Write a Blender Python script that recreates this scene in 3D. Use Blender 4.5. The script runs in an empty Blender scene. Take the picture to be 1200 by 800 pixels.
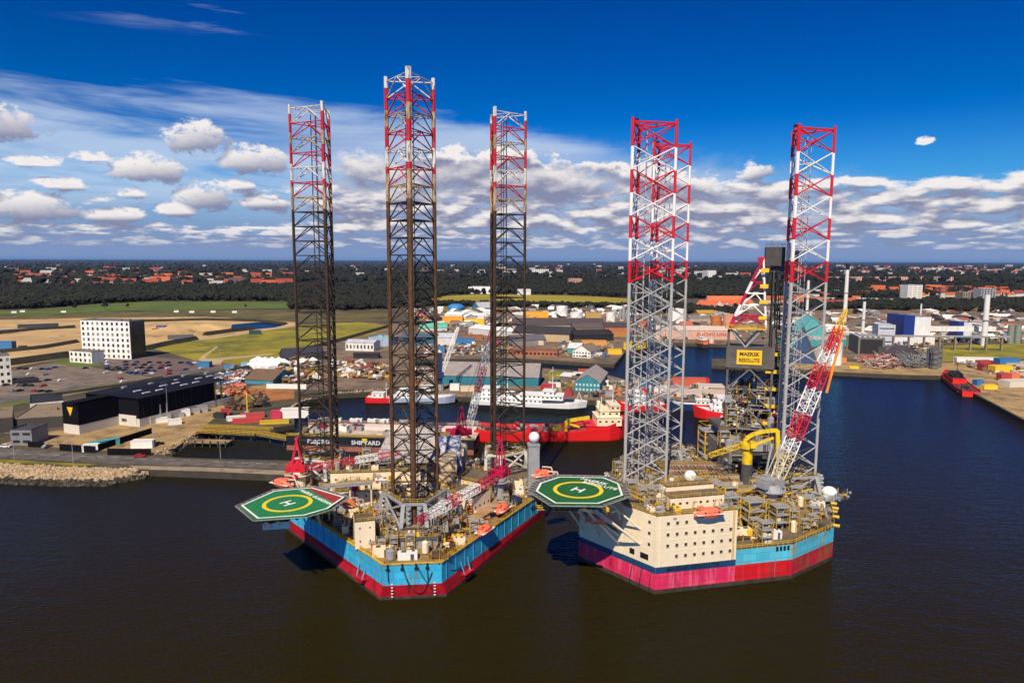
import bpy, bmesh, math, random
from mathutils import Vector, Matrix, noise as mnoise
from mathutils.geometry import tessellate_polygon
R = math.radians
scene = bpy.context.scene
COL = scene.collection
rnd = random.Random(7)

# ------------------------------------------------------------------ camera
CAM_H, FOC, HORIZ = 85.0, 800.0, 304.6          # photograph is 1200 x 800
PITCH = math.atan((400 - HORIZ) / FOC)
ROLL = R(0.2)
cp, sp, cr, sr = math.cos(PITCH), math.sin(PITCH), math.cos(ROLL), math.sin(ROLL)
_r, _u, _f = Vector((1, 0, 0)), Vector((0, sp, cp)), Vector((0, cp, -sp))
cam_d = bpy.data.cameras.new('camera')
cam_d.lens, cam_d.sensor_width, cam_d.clip_start, cam_d.clip_end = 24, 36, 1.0, 150000
cam = bpy.data.objects.new('camera', cam_d)
COL.objects.link(cam)
_cx, _cy = cr * _r + sr * _u, -sr * _r + cr * _u
cam.matrix_world = Matrix(((_cx.x, _cy.x, -_f.x, 0), (_cx.y, _cy.y, -_f.y, 0), (_cx.z, _cy.z, -_f.z, CAM_H), (0, 0, 0, 1)))
scene.camera = cam

# ------------------------------------------------------------------ sun, exposure
SUN_EL, SUN_AZ = R(47), R(-15)      # sun stands behind the camera, a little to the left
sun_dir = Vector((math.sin(SUN_AZ) * math.cos(SUN_EL), -math.cos(SUN_AZ) * math.cos(SUN_EL), math.sin(SUN_EL)))  # towards the sun
sd = bpy.data.lights.new('sun', 'SUN')
sd.energy, sd.angle, sd.color = 5.0, R(0.53), (1.0, 0.88, 0.69)
so = bpy.data.objects.new('sun', sd)
COL.objects.link(so)
so.rotation_euler = sun_dir.to_track_quat('Z', 'Y').to_euler()
so.location = (-60, -80, 200)
vs = scene.view_settings
vs.view_transform, vs.look, vs.exposure, vs.gamma = 'Standard', 'None', 0.22, 1.0
vs.use_curve_mapping = False
scene.cycles.max_bounces = 6
scene.cycles.volume_bounces = 0
scene.cycles.transparent_max_bounces = 6

# ------------------------------------------------------------------ world: sky with cloud decks
world = bpy.data.worlds.new('World')
scene.world = world
world.use_nodes = True
NT = world.node_tree
NT.nodes.clear()
world.cycles.sampling_method, world.cycles.sample_map_resolution = 'MANUAL', 256

class E:
    """tiny expression wrapper for shader math"""
    tree = NT
    def __init__(s, sock): s.s = sock
    @staticmethod
    def m(op, *a):
        n = E.tree.nodes.new('ShaderNodeMath'); n.operation = op
        for i, v in enumerate(a):
            if isinstance(v, E): E.tree.links.new(v.s, n.inputs[i])
            else: n.inputs[i].default_value = v
        return E(n.outputs[0])
    def __add__(s, o): return E.m('ADD', s, o)
    __radd__ = __add__
    def __sub__(s, o): return E.m('SUBTRACT', s, o)
    def __rsub__(s, o): return E.m('SUBTRACT', o, s)
    def __mul__(s, o): return E.m('MULTIPLY', s, o)
    __rmul__ = __mul__
    def __truediv__(s, o): return E.m('DIVIDE', s, o)
    def max(s, o): return E.m('MAXIMUM', s, o)
    def min(s, o): return E.m('MINIMUM', s, o)
def smooth(x, a, b, lo=0.0, hi=1.0):
    n = E.tree.nodes.new('ShaderNodeMapRange'); n.interpolation_type = 'SMOOTHSTEP'
    E.tree.links.new(x.s, n.inputs[0])
    for i, v in enumerate((a, b, lo, hi)): n.inputs[i + 1].default_value = v
    return E(n.outputs[0])
def comb(x, y, z=0.0):
    n = E.tree.nodes.new('ShaderNodeCombineXYZ')
    for i, v in enumerate((x, y, z)):
        if isinstance(v, E): E.tree.links.new(v.s, n.inputs[i])
        else: n.inputs[i].default_value = v
    return n.outputs[0]
def fbm(vec, scale, detail, rough=0.55, dist=0.0):
    n = E.tree.nodes.new('ShaderNodeTexNoise')
    n.inputs['Scale'].default_value, n.inputs['Detail'].default_value = scale, detail
    n.inputs['Roughness'].default_value, n.inputs['Distortion'].default_value = rough, dist
    E.tree.links.new(vec, n.inputs['Vector'])
    return E(n.outputs['Fac'])
def mixc(f, a, b):
    n = E.tree.nodes.new('ShaderNodeMix'); n.data_type = 'RGBA'
    if isinstance(f, E): E.tree.links.new(f.s, n.inputs[0])
    else: n.inputs[0].default_value = f
    for v, i in ((a, 6), (b, 7)):
        if isinstance(v, tuple): n.inputs[i].default_value = (*v, 1)
        else: E.tree.links.new(v, n.inputs[i])
    return n.outputs[2]

SKY_STRENGTH = 0.085
sky = NT.nodes.new('ShaderNodeTexSky')
sky.sky_type, sky.sun_disc = 'NISHITA', False
sky.sun_elevation, sky.sun_rotation = SUN_EL, math.pi + SUN_AZ * -1
sky.altitude, sky.air_density, sky.dust_density, sky.ozone_density = 60, 1.0, 0.25, 2.5
hs = NT.nodes.new('ShaderNodeHueSaturation')
hs.inputs['Saturation'].default_value, hs.inputs['Value'].default_value = 1.25, 1.0
NT.links.new(sky.outputs[0], hs.inputs['Color'])
tc = NT.nodes.new('ShaderNodeTexCoord')
sep = NT.nodes.new('ShaderNodeSeparateXYZ')
NT.links.new(tc.outputs['Generated'], sep.inputs[0])
dx, dy, dz = (E(sep.outputs[i]) for i in range(3))
az = E.m('ARCTAN2', dx, dy)                     # 0 straight ahead, radians
el = E.m('ARCSINE', dz.max(-0.999).min(0.999))

HEAPS = [(-0.426, 0.152, 0.036, 0.024), (-0.482, 0.110, 0.042, 0.020), (-0.412, 0.080, 0.036, 0.023), (-0.345, 0.076, 0.036, 0.013), (-0.355, 0.128, 0.044, 0.022),
         (-0.610, 0.058, 0.052, 0.022), (-0.520, 0.054, 0.040, 0.012), (-0.655, 0.150, 0.060, 0.026), (-0.575, 0.088, 0.026, 0.009), (-0.45, 0.062, 0.03, 0.010),
         (0.533, 0.146, 0.010, 0.006), (0.335, 0.118, 0.022, 0.016), (-0.545, 0.122, 0.020, 0.008), (-0.60, 0.112, 0.028, 0.008), (-0.37, 0.098, 0.020, 0.010), (-0.50, 0.082, 0.022, 0.009), (-0.66, 0.078, 0.026, 0.009), (-0.69, 0.098, 0.035, 0.014)]
_w1 = fbm(comb(az, el * 1.7, 3.1), 30, 3, 0.62)
_w2 = fbm(comb(az, el * 1.5, 8.3), 90, 4, 0.68)
wob = (_w1 - 0.5) * 1.7 + (_w2 - 0.5) * 1.15
left = smooth(az, -0.40, -0.20)                  # the deck thins out to the left into separate heaps
def puffs(oe, oa, det):
    """heaped cloud density at (azimuth + oa, elevation + oe)"""
    a, e = az + oa, el + oe
    # three noise decks: big heaps higher up, ever smaller and flatter ones towards the horizon
    big = fbm(comb(a * 9.5, e * 21.0, 1.7), 1.0, det, 0.55)
    sml = fbm(comb(a * 19.0, e * 62.0, 5.2), 1.0, det, 0.55)
    tin = fbm(comb(a * 30.0, e * 150.0, 7.7), 1.0, max(1, det - 1), 0.55)
    top = 0.176 - 0.10 * a - 0.10 * (a * a)
    cov_b = smooth(e, 0.060, 0.085) * smooth(top.min(0.180) - e + (_w1 - 0.5) * 0.05, 0.0, 0.035) * (0.12 + 0.88 * left)
    cov_s = smooth(e, 0.030, 0.045) * smooth(0.128 - e, 0.0, 0.03) * (0.66 + 0.34 * left)
    cov_t = smooth(e, 0.008, 0.018) * smooth(0.060 - e, 0.0, 0.02)
    d = ((big - 0.50) * 3.4 + cov_b * 2.60 - 1.92).max((sml - 0.50) * 3.4 + cov_s * 2.50 - 1.98).max((tin - 0.5) * 3.0 + cov_t * 2.4 - 1.98) + wob * 0.62
    for (ca, ce, ra, re) in HEAPS:               # separate heaps: azimuth, elevation, half width, half height
        t = (e - ce) * (1.0 / re)
        u = (a - ca) * (1.0 / ra)
        d = d.max(1.0 - (u * u + t * t * smooth(t, -0.35, 0.1, 1.7, 1.0)) * 0.7 - 0.12 + wob * 1.6)
    return d
d0 = puffs(0.0, 0.0, 4)
d1 = puffs(0.011, -0.006, 2)                     # a little up and towards the sun
cmask = smooth(d0, -0.08, 0.62)
lit = smooth(d0 - d1 + wob * 0.25, -0.36, 0.72)
thick = smooth(d0, 0.5, 1.8)
ccol = mixc(lit * (1.0 - thick * 0.15), (0.205, 0.220, 0.335), (0.80, 0.755, 0.735))
# thin veil of high cloud, drawn out sideways
veil_n = fbm(comb(az * 3.2 + el * 2.0, el * 26.0, 2.2), 1.0, 4, 0.62, 0.4)
veil_t = 0.200 - 0.22 * az
veil = smooth(veil_n + smooth(veil_t.min(0.228) - el, -0.012, 0.04, -0.42, 0.05), 0.33, 0.70) * smooth(el, 0.03, 0.09) * smooth(az, 0.05, 0.55, 0.85, 0.25)
# wisps high up on the left
wisp_n = fbm(comb(az * 5.0 - el * 9.0, el * 44.0, 9.0), 1.0, 4, 0.6, 0.4)
wisp = smooth(wisp_n, 0.52, 0.72) * smooth(el, 0.27, 0.31) * smooth(az, -0.62, -0.5) * smooth(az, -0.42, -0.30, 1.0, 0.0)
VEIL_C = (0.52, 0.62, 0.76)
K = 1.0 / SKY_STRENGTH
vm = NT.nodes.new('ShaderNodeVectorMath'); vm.operation = 'SCALE'; vm.inputs[3].default_value = SKY_STRENGTH
NT.links.new(hs.outputs[0], vm.inputs[0])
gm = NT.nodes.new('ShaderNodeGamma'); gm.inputs[1].default_value = 1.45
NT.links.new(vm.outputs[0], gm.inputs[0])
hs2 = NT.nodes.new('ShaderNodeHueSaturation'); hs2.inputs['Saturation'].default_value, hs2.inputs['Value'].default_value = 1.5, 1.12; hs2.inputs['Hue'].default_value = 0.516
NT.links.new(gm.outputs[0], hs2.inputs['Color'])
skyb = mixc(smooth(el, 0.0, 0.20, 0.90, 0.0), hs2.outputs[0], (0.125, 0.320, 0.660))
skyc = mixc(veil * 0.80, skyb, VEIL_C)
dveil = smooth(0.178 - 0.10 * az - 0.10 * (az * az) - el + (_w1 - 0.5) * 0.04, -0.012, 0.045) * left * smooth(el, 0.02, 0.06)
skyc = mixc(dveil * 0.62, skyc, (0.38, 0.46, 0.63))
skyc = mixc(wisp * 0.6, skyc, (0.63, 0.70, 0.80))
# low grey-violet bank that the farthest clouds melt into
bank = smooth(el, 0.016, 0.105, 0.86, 0.0) * smooth(el, -0.01, 0.004)
skyc = mixc(bank, skyc, (0.185, 0.250, 0.435))
skyc = mixc(cmask * smooth(el, 0.008, 0.05, 0.35, 0.97), skyc, ccol)
bg = NT.nodes.new('ShaderNodeBackground'); bg.inputs['Strength'].default_value = 1.0
NT.links.new(skyc, bg.inputs['Color'])
wo = NT.nodes.new('ShaderNodeOutputWorld')
NT.links.new(bg.outputs[0], wo.inputs[0])

# ------------------------------------------------------------------ helpers
def ray(u, v):
    x0, y0 = (u - 600) / FOC, (400 - v) / FOC
    x, y = cr * x0 - sr * y0, sr * x0 + cr * y0
    return Vector((x, cp + y * sp, -sp + y * cp))
def G(u, v, z=2.5):
    """where the sight line meets the level z: a point on the ground"""
    d = ray(u, v); t = (z - CAM_H) / d.z
    return Vector((d.x * t, d.y * t, z))
def HZ(u, v, Y):
    """height of a sight line above the place at distance Y"""
    d = ray(u, v); t = Y / d.y
    return CAM_H + d.z * t
def AT(u, v, Y):
    d = ray(u, v); t = Y / d.y
    return Vector((d.x * t, Y, CAM_H + d.z * t))

_mats = {}
def mat(name, col, rough=0.6, metal=0.0, var=0.18, scale=0.4, col2=None, thr=0.5, soft=0.12, streak=1.0, bump=0.0, spec=None, det=4, plates=None):
    """plain surface with some unevenness; col2 = second colour (rust, dirt) showing through in patches"""
    if name in _mats: return _mats[name]
    m = bpy.data.materials.new(name); m.use_nodes = True
    t = m.node_tree; b = t.nodes['Principled BSDF']
    b.inputs['Roughness'].default_value, b.inputs['Metallic'].default_value = rough, metal
    if spec is not None: b.inputs['Specular IOR Level'].default_value = spec
    tcn = t.nodes.new('ShaderNodeTexCoord'); mp = t.nodes.new('ShaderNodeMapping')
    mp.inputs['Scale'].default_value = (1, 1, 1.0 / streak)
    t.links.new(tcn.outputs['Object'], mp.inputs[0])
    n = t.nodes.new('ShaderNodeTexNoise'); n.inputs['Scale'].default_value = scale; n.inputs['Detail'].default_value = det
    n.inputs['Roughness'].default_value = 0.62
    t.links.new(mp.outputs[0], n.inputs['Vector'])
    r = t.nodes.new('ShaderNodeValToRGB'); e = r.color_ramp.elements
    e[0].position, e[1].position = 0.3, 0.7
    e[0].color = (*[c * (1 - var) for c in col], 1); e[1].color = (*[min(1, c * (1 + var)) for c in col], 1)
    t.links.new(n.outputs['Fac'], r.inputs[0]); out = r.outputs[0]
    if col2:
        n2 = t.nodes.new('ShaderNodeTexNoise'); n2.inputs['Scale'].default_value = scale * 1.7; n2.inputs['Detail'].default_value = 6
        n2.inputs['Roughness'].default_value = 0.7
        mp2 = t.nodes.new('ShaderNodeMapping'); mp2.inputs['Location'].default_value = (31, 7, 13); mp2.inputs['Scale'].default_value = (1, 1, 1.0 / streak)
        t.links.new(tcn.outputs['Object'], mp2.inputs[0]); t.links.new(mp2.outputs[0], n2.inputs['Vector'])
        mr = t.nodes.new('ShaderNodeMapRange'); mr.interpolation_type = 'SMOOTHSTEP'
        mr.inputs[1].default_value, mr.inputs[2].default_value = thr - soft, thr + soft
        t.links.new(n2.outputs['Fac'], mr.inputs[0])
        mx = t.nodes.new('ShaderNodeMix'); mx.data_type = 'RGBA'
        t.links.new(mr.outputs[0], mx.inputs[0]); t.links.new(out, mx.inputs[6]); mx.inputs[7].default_value = (*col2, 1)
        out = mx.outputs[2]
    if plates:                                                   # welded plates, each a shade of its own
        sx = t.nodes.new('ShaderNodeSeparateXYZ'); t.links.new(tcn.outputs['Object'], sx.inputs[0])
        ad = t.nodes.new('ShaderNodeMath'); ad.operation = 'ADD'; t.links.new(sx.outputs[0], ad.inputs[0]); t.links.new(sx.outputs[1], ad.inputs[1])
        cb = t.nodes.new('ShaderNodeCombineXYZ'); t.links.new(ad.outputs[0], cb.inputs[0]); t.links.new(sx.outputs[2], cb.inputs[1])
        bk = t.nodes.new('ShaderNodeTexBrick'); bk.inputs['Scale'].default_value = 1.0; bk.inputs['Brick Width'].default_value, bk.inputs['Row Height'].default_value = plates
        bk.inputs['Color1'].default_value, bk.inputs['Color2'].default_value, bk.inputs['Mortar'].default_value = (1, 1, 1, 1), (0.80, 0.80, 0.82, 1), (0.55, 0.52, 0.50, 1)
        bk.inputs['Mortar Size'].default_value = 0.05; t.links.new(cb.outputs[0], bk.inputs['Vector'])
        mu = t.nodes.new('ShaderNodeMix'); mu.data_type = 'RGBA'; mu.blend_type = 'MULTIPLY'; mu.inputs[0].default_value = 1.0
        t.links.new(out, mu.inputs[6]); t.links.new(bk.outputs[0], mu.inputs[7]); out = mu.outputs[2]
    t.links.new(out, b.inputs['Base Color'])
    if bump:
        bp = t.nodes.new('ShaderNodeBump'); bp.inputs['Strength'].default_value = bump; bp.inputs['Distance'].default_value = 0.3
        t.links.new(n.outputs['Fac'], bp.inputs['Height']); t.links.new(bp.outputs[0], b.inputs['Normal'])
    _mats[name] = m
    return m
def glass(name, col=(0.02, 0.025, 0.03), rough=0.12):
    return mat(name, col, rough, 0.0, 0.3, 0.6, spec=0.8)

class MB:
    """collects solids into one mesh; every face carries the index of its material"""
    def __init__(s): s.v, s.f, s.m, s.cur = [], [], [], 0
    def use(s, i): s.cur = i; return s
    def add(s, vs, fs):
        o = len(s.v); s.v += [tuple(p) for p in vs]
        for f in fs: s.f.append([i + o for i in f]); s.m.append(s.cur)
        return s
    def box(s, c, d, rz=0.0, rx=0.0, ry=0.0):
        hx, hy, hz_ = d[0] / 2, d[1] / 2, d[2] / 2
        ps = [Vector((x * hx, y * hy, z * hz_)) for z in (-1, 1) for y in (-1, 1) for x in (-1, 1)]
        if rz or rx or ry:
            M = Matrix.Rotation(rz, 3, 'Z') @ Matrix.Rotation(ry, 3, 'Y') @ Matrix.Rotation(rx, 3, 'X')
            ps = [M @ p for p in ps]
        c = Vector(c)
        return s.add([p + c for p in ps], [(0, 2, 3, 1), (4, 5, 7, 6), (0, 1, 5, 4), (2, 6, 7, 3), (0, 4, 6, 2), (1, 3, 7, 5)])
    def bz(s, x0, x1, y0, y1, z0, z1):
        return s.box(((x0 + x1) / 2, (y0 + y1) / 2, (z0 + z1) / 2), (abs(x1 - x0), abs(y1 - y0), abs(z1 - z0)))
    def tube(s, a, b, r0, r1=None, n=8, caps=True):
        a, b = Vector(a), Vector(b); r1 = r0 if r1 is None else r1
        d = (b - a).normalized(); up = Vector((0, 0, 1)) if abs(d.z) < 0.95 else Vector((1, 0, 0))
        x = d.cross(up).normalized(); y = x.cross(d)
        ps = []
        for c, r in ((a, r0), (b, r1)):
            for i in range(n):
                t = 2 * math.pi * (i + 0.5) / n; ps.append(c + x * (r * math.cos(t)) + y * (r * math.sin(t)))
        fs = [(i, i + n, (i + 1) % n + n, (i + 1) % n) for i in range(n)]
        if caps: fs += [tuple(range(n)), tuple(reversed(range(n, 2 * n)))]
        return s.add(ps, fs)
    def beam(s, a, b, w, h=None):
        """square bar"""
        h = h or w
        a, b = Vector(a), Vector(b); d = (b - a).normalized(); up = Vector((0, 0, 1)) if abs(d.z) < 0.95 else Vector((1, 0, 0))
        x = d.cross(up).normalized() * (w / 2); y = x.normalized().cross(d) * (h / 2)
        ps = [c + i * x + j * y for c in (a, b) for i, j in ((-1, -1), (1, -1), (1, 1), (-1, 1))]
        return s.add(ps, [(0, 1, 2, 3), (7, 6, 5, 4), (0, 4, 5, 1), (1, 5, 6, 2), (2, 6, 7, 3), (3, 7, 4, 0)])
    def prism(s, poly, z0, z1, top=True, bottom=True, poly1=None):
        n = len(poly); q = poly1 or poly
        ps = [(p[0], p[1], z0) for p in poly] + [(p[0], p[1], z1) for p in q]
        fs = [(i, (i + 1) % n, (i + 1) % n + n, i + n) for i in range(n)]
        if top: fs.append(tuple(range(n, 2 * n)))
        if bottom: fs.append(tuple(reversed(range(n))))
        return s.add(ps, fs)
    def ball(s, c, r, n=12, m=8, sz=1.0, jit=0.0):
        ps, fs = [], []
        for j in range(m + 1):
            t = math.pi * j / m
            for i in range(n):
                p = 2 * math.pi * i / n
                k = r * (1 + (rnd.uniform(-jit, jit) if jit else 0))
                ps.append((c[0] + k * math.sin(t) * math.cos(p), c[1] + k * math.sin(t) * math.sin(p), c[2] + sz * k * math.cos(t)))
        for j in range(m):
            for i in range(n): fs.append((j * n + i, (j + 1) * n + i, (j + 1) * n + (i + 1) % n, j * n + (i + 1) % n))
        return s.add(ps, fs)
    def loft(s, rings, cap=True):
        n = len(rings[0]); ps = [p for r in rings for p in r]; fs = []
        for j in range(len(rings) - 1):
            for i in range(n): fs.append((j * n + i, j * n + (i + 1) % n, (j + 1) * n + (i + 1) % n, (j + 1) * n + i))
        if cap: fs += [tuple(reversed(range(n))), tuple(range((len(rings) - 1) * n, len(rings) * n))]
        return s.add(ps, fs)
    def mesh(s, name, mats, smooth_=False):
        me = bpy.data.meshes.new(name); me.from_pydata(s.v, [], s.f)
        if not isinstance(mats, (list, tuple)): mats = [mats]
        for m in mats: me.materials.append(m)
        if len(mats) > 1: me.polygons.foreach_set('material_index', s.m)
        if smooth_: me.polygons.foreach_set('use_smooth', [True] * len(s.f))
        me.update(); return me
    def build(s, name, mats, parent=None, loc=(0, 0, 0), rz=0.0, smooth_=False):
        return place(name, s.mesh(name, mats, smooth_), parent, loc, rz)
def place(name, me, parent=None, loc=(0, 0, 0), rz=0.0, sc=None):
    o = bpy.data.objects.new(name, me); COL.objects.link(o)
    if parent is not None: o.parent = parent
    o.location = loc; o.rotation_euler = (0, 0, rz)
    if sc: o.scale = sc
    return o
def tag(o, label, cat, group=None):
    o['label'], o['category'] = label, cat
    if group: o['group'] = group
    return o
def thing(name, label, cat, loc=(0, 0, 0), rz=0.0, group=None):
    o = place(name, None, None, loc, rz); o.empty_display_size = 1.0
    return tag(o, label, cat, group)
def kind(o, k): o['kind'] = k; return o
def copy_tree(o, parent=None):
    c = o.copy(); COL.objects.link(c); c.parent = parent
    for ch in list(o.children): copy_tree(ch, c)
    return c
def text_mesh(txt, size, mt, name='lettering', depth=0.02, bold=0.0, align='CENTER'):
    cu = bpy.data.curves.new(name, 'FONT'); cu.body = txt; cu.size = size; cu.extrude = depth; cu.offset = bold
    cu.align_x, cu.align_y = align, 'CENTER'; cu.resolution_u = 2
    ob = bpy.data.objects.new(name, cu); COL.objects.link(ob)
    me = bpy.data.meshes.new_from_object(ob.evaluated_get(bpy.context.evaluated_depsgraph_get()))
    bpy.data.objects.remove(ob); me.materials.clear(); me.materials.append(mt)
    return me
def put_text(txt, size, mt, parent, origin, xdir, ydir, name='lettering', sx=1.0, bold=0.0, depth=0.02):
    """flat lettering with its baseline along xdir"""
    o = place(name, text_mesh(txt, size, mt, name, depth, bold), parent)
    x, y = Vector(xdir).normalized(), Vector(ydir).normalized(); z = x.cross(y)
    o.matrix_local = Matrix(((x.x * sx, y.x, z.x, origin[0]), (x.y * sx, y.y, z.y, origin[1]), (x.z * sx, y.z, z.z, origin[2]), (0, 0, 0, 1)))
    return o
def sheet(name, pts, z, mt, knd='structure'):
    """flat sheet from a list of ground points"""
    vs_ = [Vector((p[0], p[1], 0)) for p in pts]
    tris = tessellate_polygon([vs_])
    me = bpy.data.meshes.new(name); 
    fs = []
    for t in tris:
        a, b, c = (vs_[i] for i in t)
        fs.append(t if (b - a).cross(c - a).z > 0 else t[::-1])
    me.from_pydata([(p.x, p.y, z) for p in vs_], [], fs); me.materials.append(mt); me.update()
    o = place(name, me)
    return kind(o, knd) if knd else o

# ------------------------------------------------------------------ common paints
WHITE = mat('white_paint', (0.74, 0.73, 0.69), 0.45, var=0.06, col2=(0.50, 0.44, 0.36), thr=0.66, soft=0.10)
CREAM = mat('cream_paint', (0.80, 0.66, 0.46), 0.5, var=0.06, scale=0.3, col2=(0.62, 0.48, 0.30), thr=0.68, soft=0.1, streak=4)
GREY = mat('grey_paint', (0.30, 0.30, 0.31), 0.5, var=0.15, col2=(0.20, 0.15, 0.10), thr=0.63, soft=0.1)
DGREY = mat('dark_grey_paint', (0.07, 0.07, 0.075), 0.5, var=0.25)
BLACK = mat('black_paint', (0.012, 0.012, 0.014), 0.45, var=0.3)
YELLOW = mat('yellow_paint', (0.80, 0.48, 0.015), 0.45, var=0.1, col2=(0.32, 0.17, 0.03), thr=0.66)
RED = mat('red_paint', (0.58, 0.015, 0.030), 0.42, var=0.12)
CRIMSON = mat('crimson_paint', (0.46, 0.008, 0.055), 0.42, var=0.15, col2=(0.20, 0.02, 0.03), thr=0.64)
ORANGE = mat('lifeboat_orange', (0.90, 0.17, 0.085), 0.35, var=0.08, scale=1.2)
STEEL = mat('galvanised_steel', (0.42, 0.41, 0.38), 0.45, 0.3, var=0.15)
RUST = mat('rust_brown', (0.098, 0.042, 0.014), 0.75, var=0.45, scale=1.1)
DRUST = mat('dark_rust', (0.026, 0.016, 0.010), 0.7, var=0.5, scale=0.9)
OCHRE = mat('ochre_deck', (0.27, 0.17, 0.062), 0.7, var=0.3, scale=0.25, col2=(0.18, 0.11, 0.05), thr=0.58)
RADOME = mat('radome_white', (0.80, 0.80, 0.78), 0.35, var=0.03)
BLUE = mat('blue_paint', (0.03, 0.10, 0.33), 0.45, var=0.15)
CYAN = mat('cyan_hull', (0.045, 0.42, 0.66), 0.5, var=0.14, scale=0.35, col2=(0.16, 0.25, 0.27), thr=0.60, soft=0.07, streak=7, plates=(4.2, 1.9))
YRAIL = mat('rail_yellow', (0.60, 0.37, 0.02), 0.5, var=0.2, col2=(0.25, 0.14, 0.04), thr=0.58)
GLASS = glass('window_glass')

# ------------------------------------------------------------------ the setting: water, land, fields
wm = bpy.data.materials.new('harbour_water'); wm.use_nodes = True
t = wm.node_tree; t.nodes.clear()
wd_ = t.nodes.new('ShaderNodeBsdfDiffuse'); wd_.inputs['Color'].default_value = (0.0185, 0.0138, 0.0018, 1)      # silty water
wg = t.nodes.new('ShaderNodeBsdfGlossy'); wg.inputs['Color'].default_value = (0.05, 0.36, 0.82, 1); wg.inputs['Roughness'].default_value = 0.14
wf = t.nodes.new('ShaderNodeFresnel'); wf.inputs['IOR'].default_value = 1.33
wk = t.nodes.new('ShaderNodeMath'); wk.operation = 'MULTIPLY'; wk.inputs[1].default_value = 1.5
wx = t.nodes.new('ShaderNodeMixShader'); wout = t.nodes.new('ShaderNodeOutputMaterial')
wpw = t.nodes.new('ShaderNodeMath'); wpw.operation = 'POWER'; wpw.inputs[1].default_value = 1.45; t.links.new(wf.outputs[0], wpw.inputs[0]); t.links.new(wpw.outputs[0], wk.inputs[0]); t.links.new(wk.outputs[0], wx.inputs[0]); t.links.new(wd_.outputs[0], wx.inputs[1]); t.links.new(wg.outputs[0], wx.inputs[2]); t.links.new(wx.outputs[0], wout.inputs[0])
tcn = t.nodes.new('ShaderNodeTexCoord')
def wave(scale, det, sx, rot, dist=0.0):
    mp = t.nodes.new('ShaderNodeMapping'); mp.inputs['Rotation'].default_value = (0, 0, rot); mp.inputs['Scale'].default_value = (sx, 1, 1)
    n = t.nodes.new('ShaderNodeTexNoise'); n.inputs['Scale'].default_value, n.inputs['Detail'].default_value = scale, det
    n.inputs['Distortion'].default_value = dist
    t.links.new(tcn.outputs['Object'], mp.inputs[0]); t.links.new(mp.outputs[0], n.inputs['Vector']); return n.outputs['Fac']
h1, h2 = wave(0.30, 3, 0.45, 0.42, 0.5), wave(1.1, 3, 0.6, 0.15, 0.3)
ma = t.nodes.new('ShaderNodeMath'); ma.operation = 'MULTIPLY_ADD'; ma.inputs[1].default_value = 0.75
t.links.new(h2, ma.inputs[0]); t.links.new(h1, ma.inputs[2])
bp = t.nodes.new('ShaderNodeBump'); bp.inputs['Distance'].default_value = 0.60
wp = wave(0.012, 4, 0.5, 0.3, 0.8); wr = t.nodes.new('ShaderNodeMapRange'); t.links.new(wp, wr.inputs[0])
for i_, v_ in enumerate((0.35, 0.65, 0.45, 1.0)): wr.inputs[i_ + 1].default_value = v_
t.links.new(wr.outputs[0], bp.inputs['Strength'])
t.links.new(ma.outputs[0], bp.inputs['Height'])
for nd in (wd_, wg, wf): t.links.new(bp.outputs[0], nd.inputs['Normal'])
_mats['harbour_water'] = wm
sheet('water', [(-3000, -600), (3000, -600), (3000, 1700), (-3000, 1700)], 0.0, wm)

COAST = [G(u, v) for u, v in [(-700, 520), (-200, 541), (0, 545), (110, 549), (165, 550), (250, 553), (338, 557), (402, 560), (402, 541), (240, 537), (205, 535.5),
    (183, 531), (212, 518), (228, 510), (256, 500), (322, 501), (345, 497), (345, 490), (330, 486), (352, 471.5), (391, 462.5), (434, 460), (458, 457.5),
    (470, 464), (600, 467), (680, 469), (760, 473), (862, 479), (876, 470), (874, 453), (800, 450), (740, 446), (700, 436), (640, 431), (484, 428),
    (480, 422), (600, 420), (720, 427.5), (729, 417), (738, 404), (760, 401.5), (855, 404.5), (905, 406), (915, 414), (852, 420), (834, 420), (834, 428),
    (925, 433), (970, 436), (1060, 440), (1105, 441), (1143, 462), (1200, 492), (1330, 555)]]
FAR = [Vector((2600, 250, 0)), Vector((60000, 4000, 0)), Vector((60000, 62000, 0)), Vector((-60000, 62000, 0)), Vector((-60000, 4000, 0)), Vector((-2600, 420, 0))]
GROUND = mat('ground_earth', (0.085, 0.062, 0.036), 0.9, var=0.35, scale=0.02, col2=(0.030, 0.036, 0.014), thr=0.55, soft=0.1)
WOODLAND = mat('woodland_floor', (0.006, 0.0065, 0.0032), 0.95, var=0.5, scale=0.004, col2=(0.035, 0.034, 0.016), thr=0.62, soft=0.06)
CONC = mat('quay_concrete', (0.30, 0.235, 0.16), 0.85, var=0.2, scale=0.12, col2=(0.16, 0.12, 0.085), thr=0.58)
QWALL = mat('quay_wall', (0.045, 0.034, 0.022), 0.8, var=0.4, scale=0.3)
sheet('ground', COAST + FAR, 2.5, GROUND)
# quay walls and banks below the edge of the land
w = MB()
for a, b_ in zip(COAST[:-1], COAST[1:]):
    w.add([(a.x, a.y, 2.495), (b_.x, b_.y, 2.495), (b_.x, b_.y, -2), (a.x, a.y, -2)], [(0, 1, 2, 3)])
kind(w.build('quay_wall', QWALL), 'structure')

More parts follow.
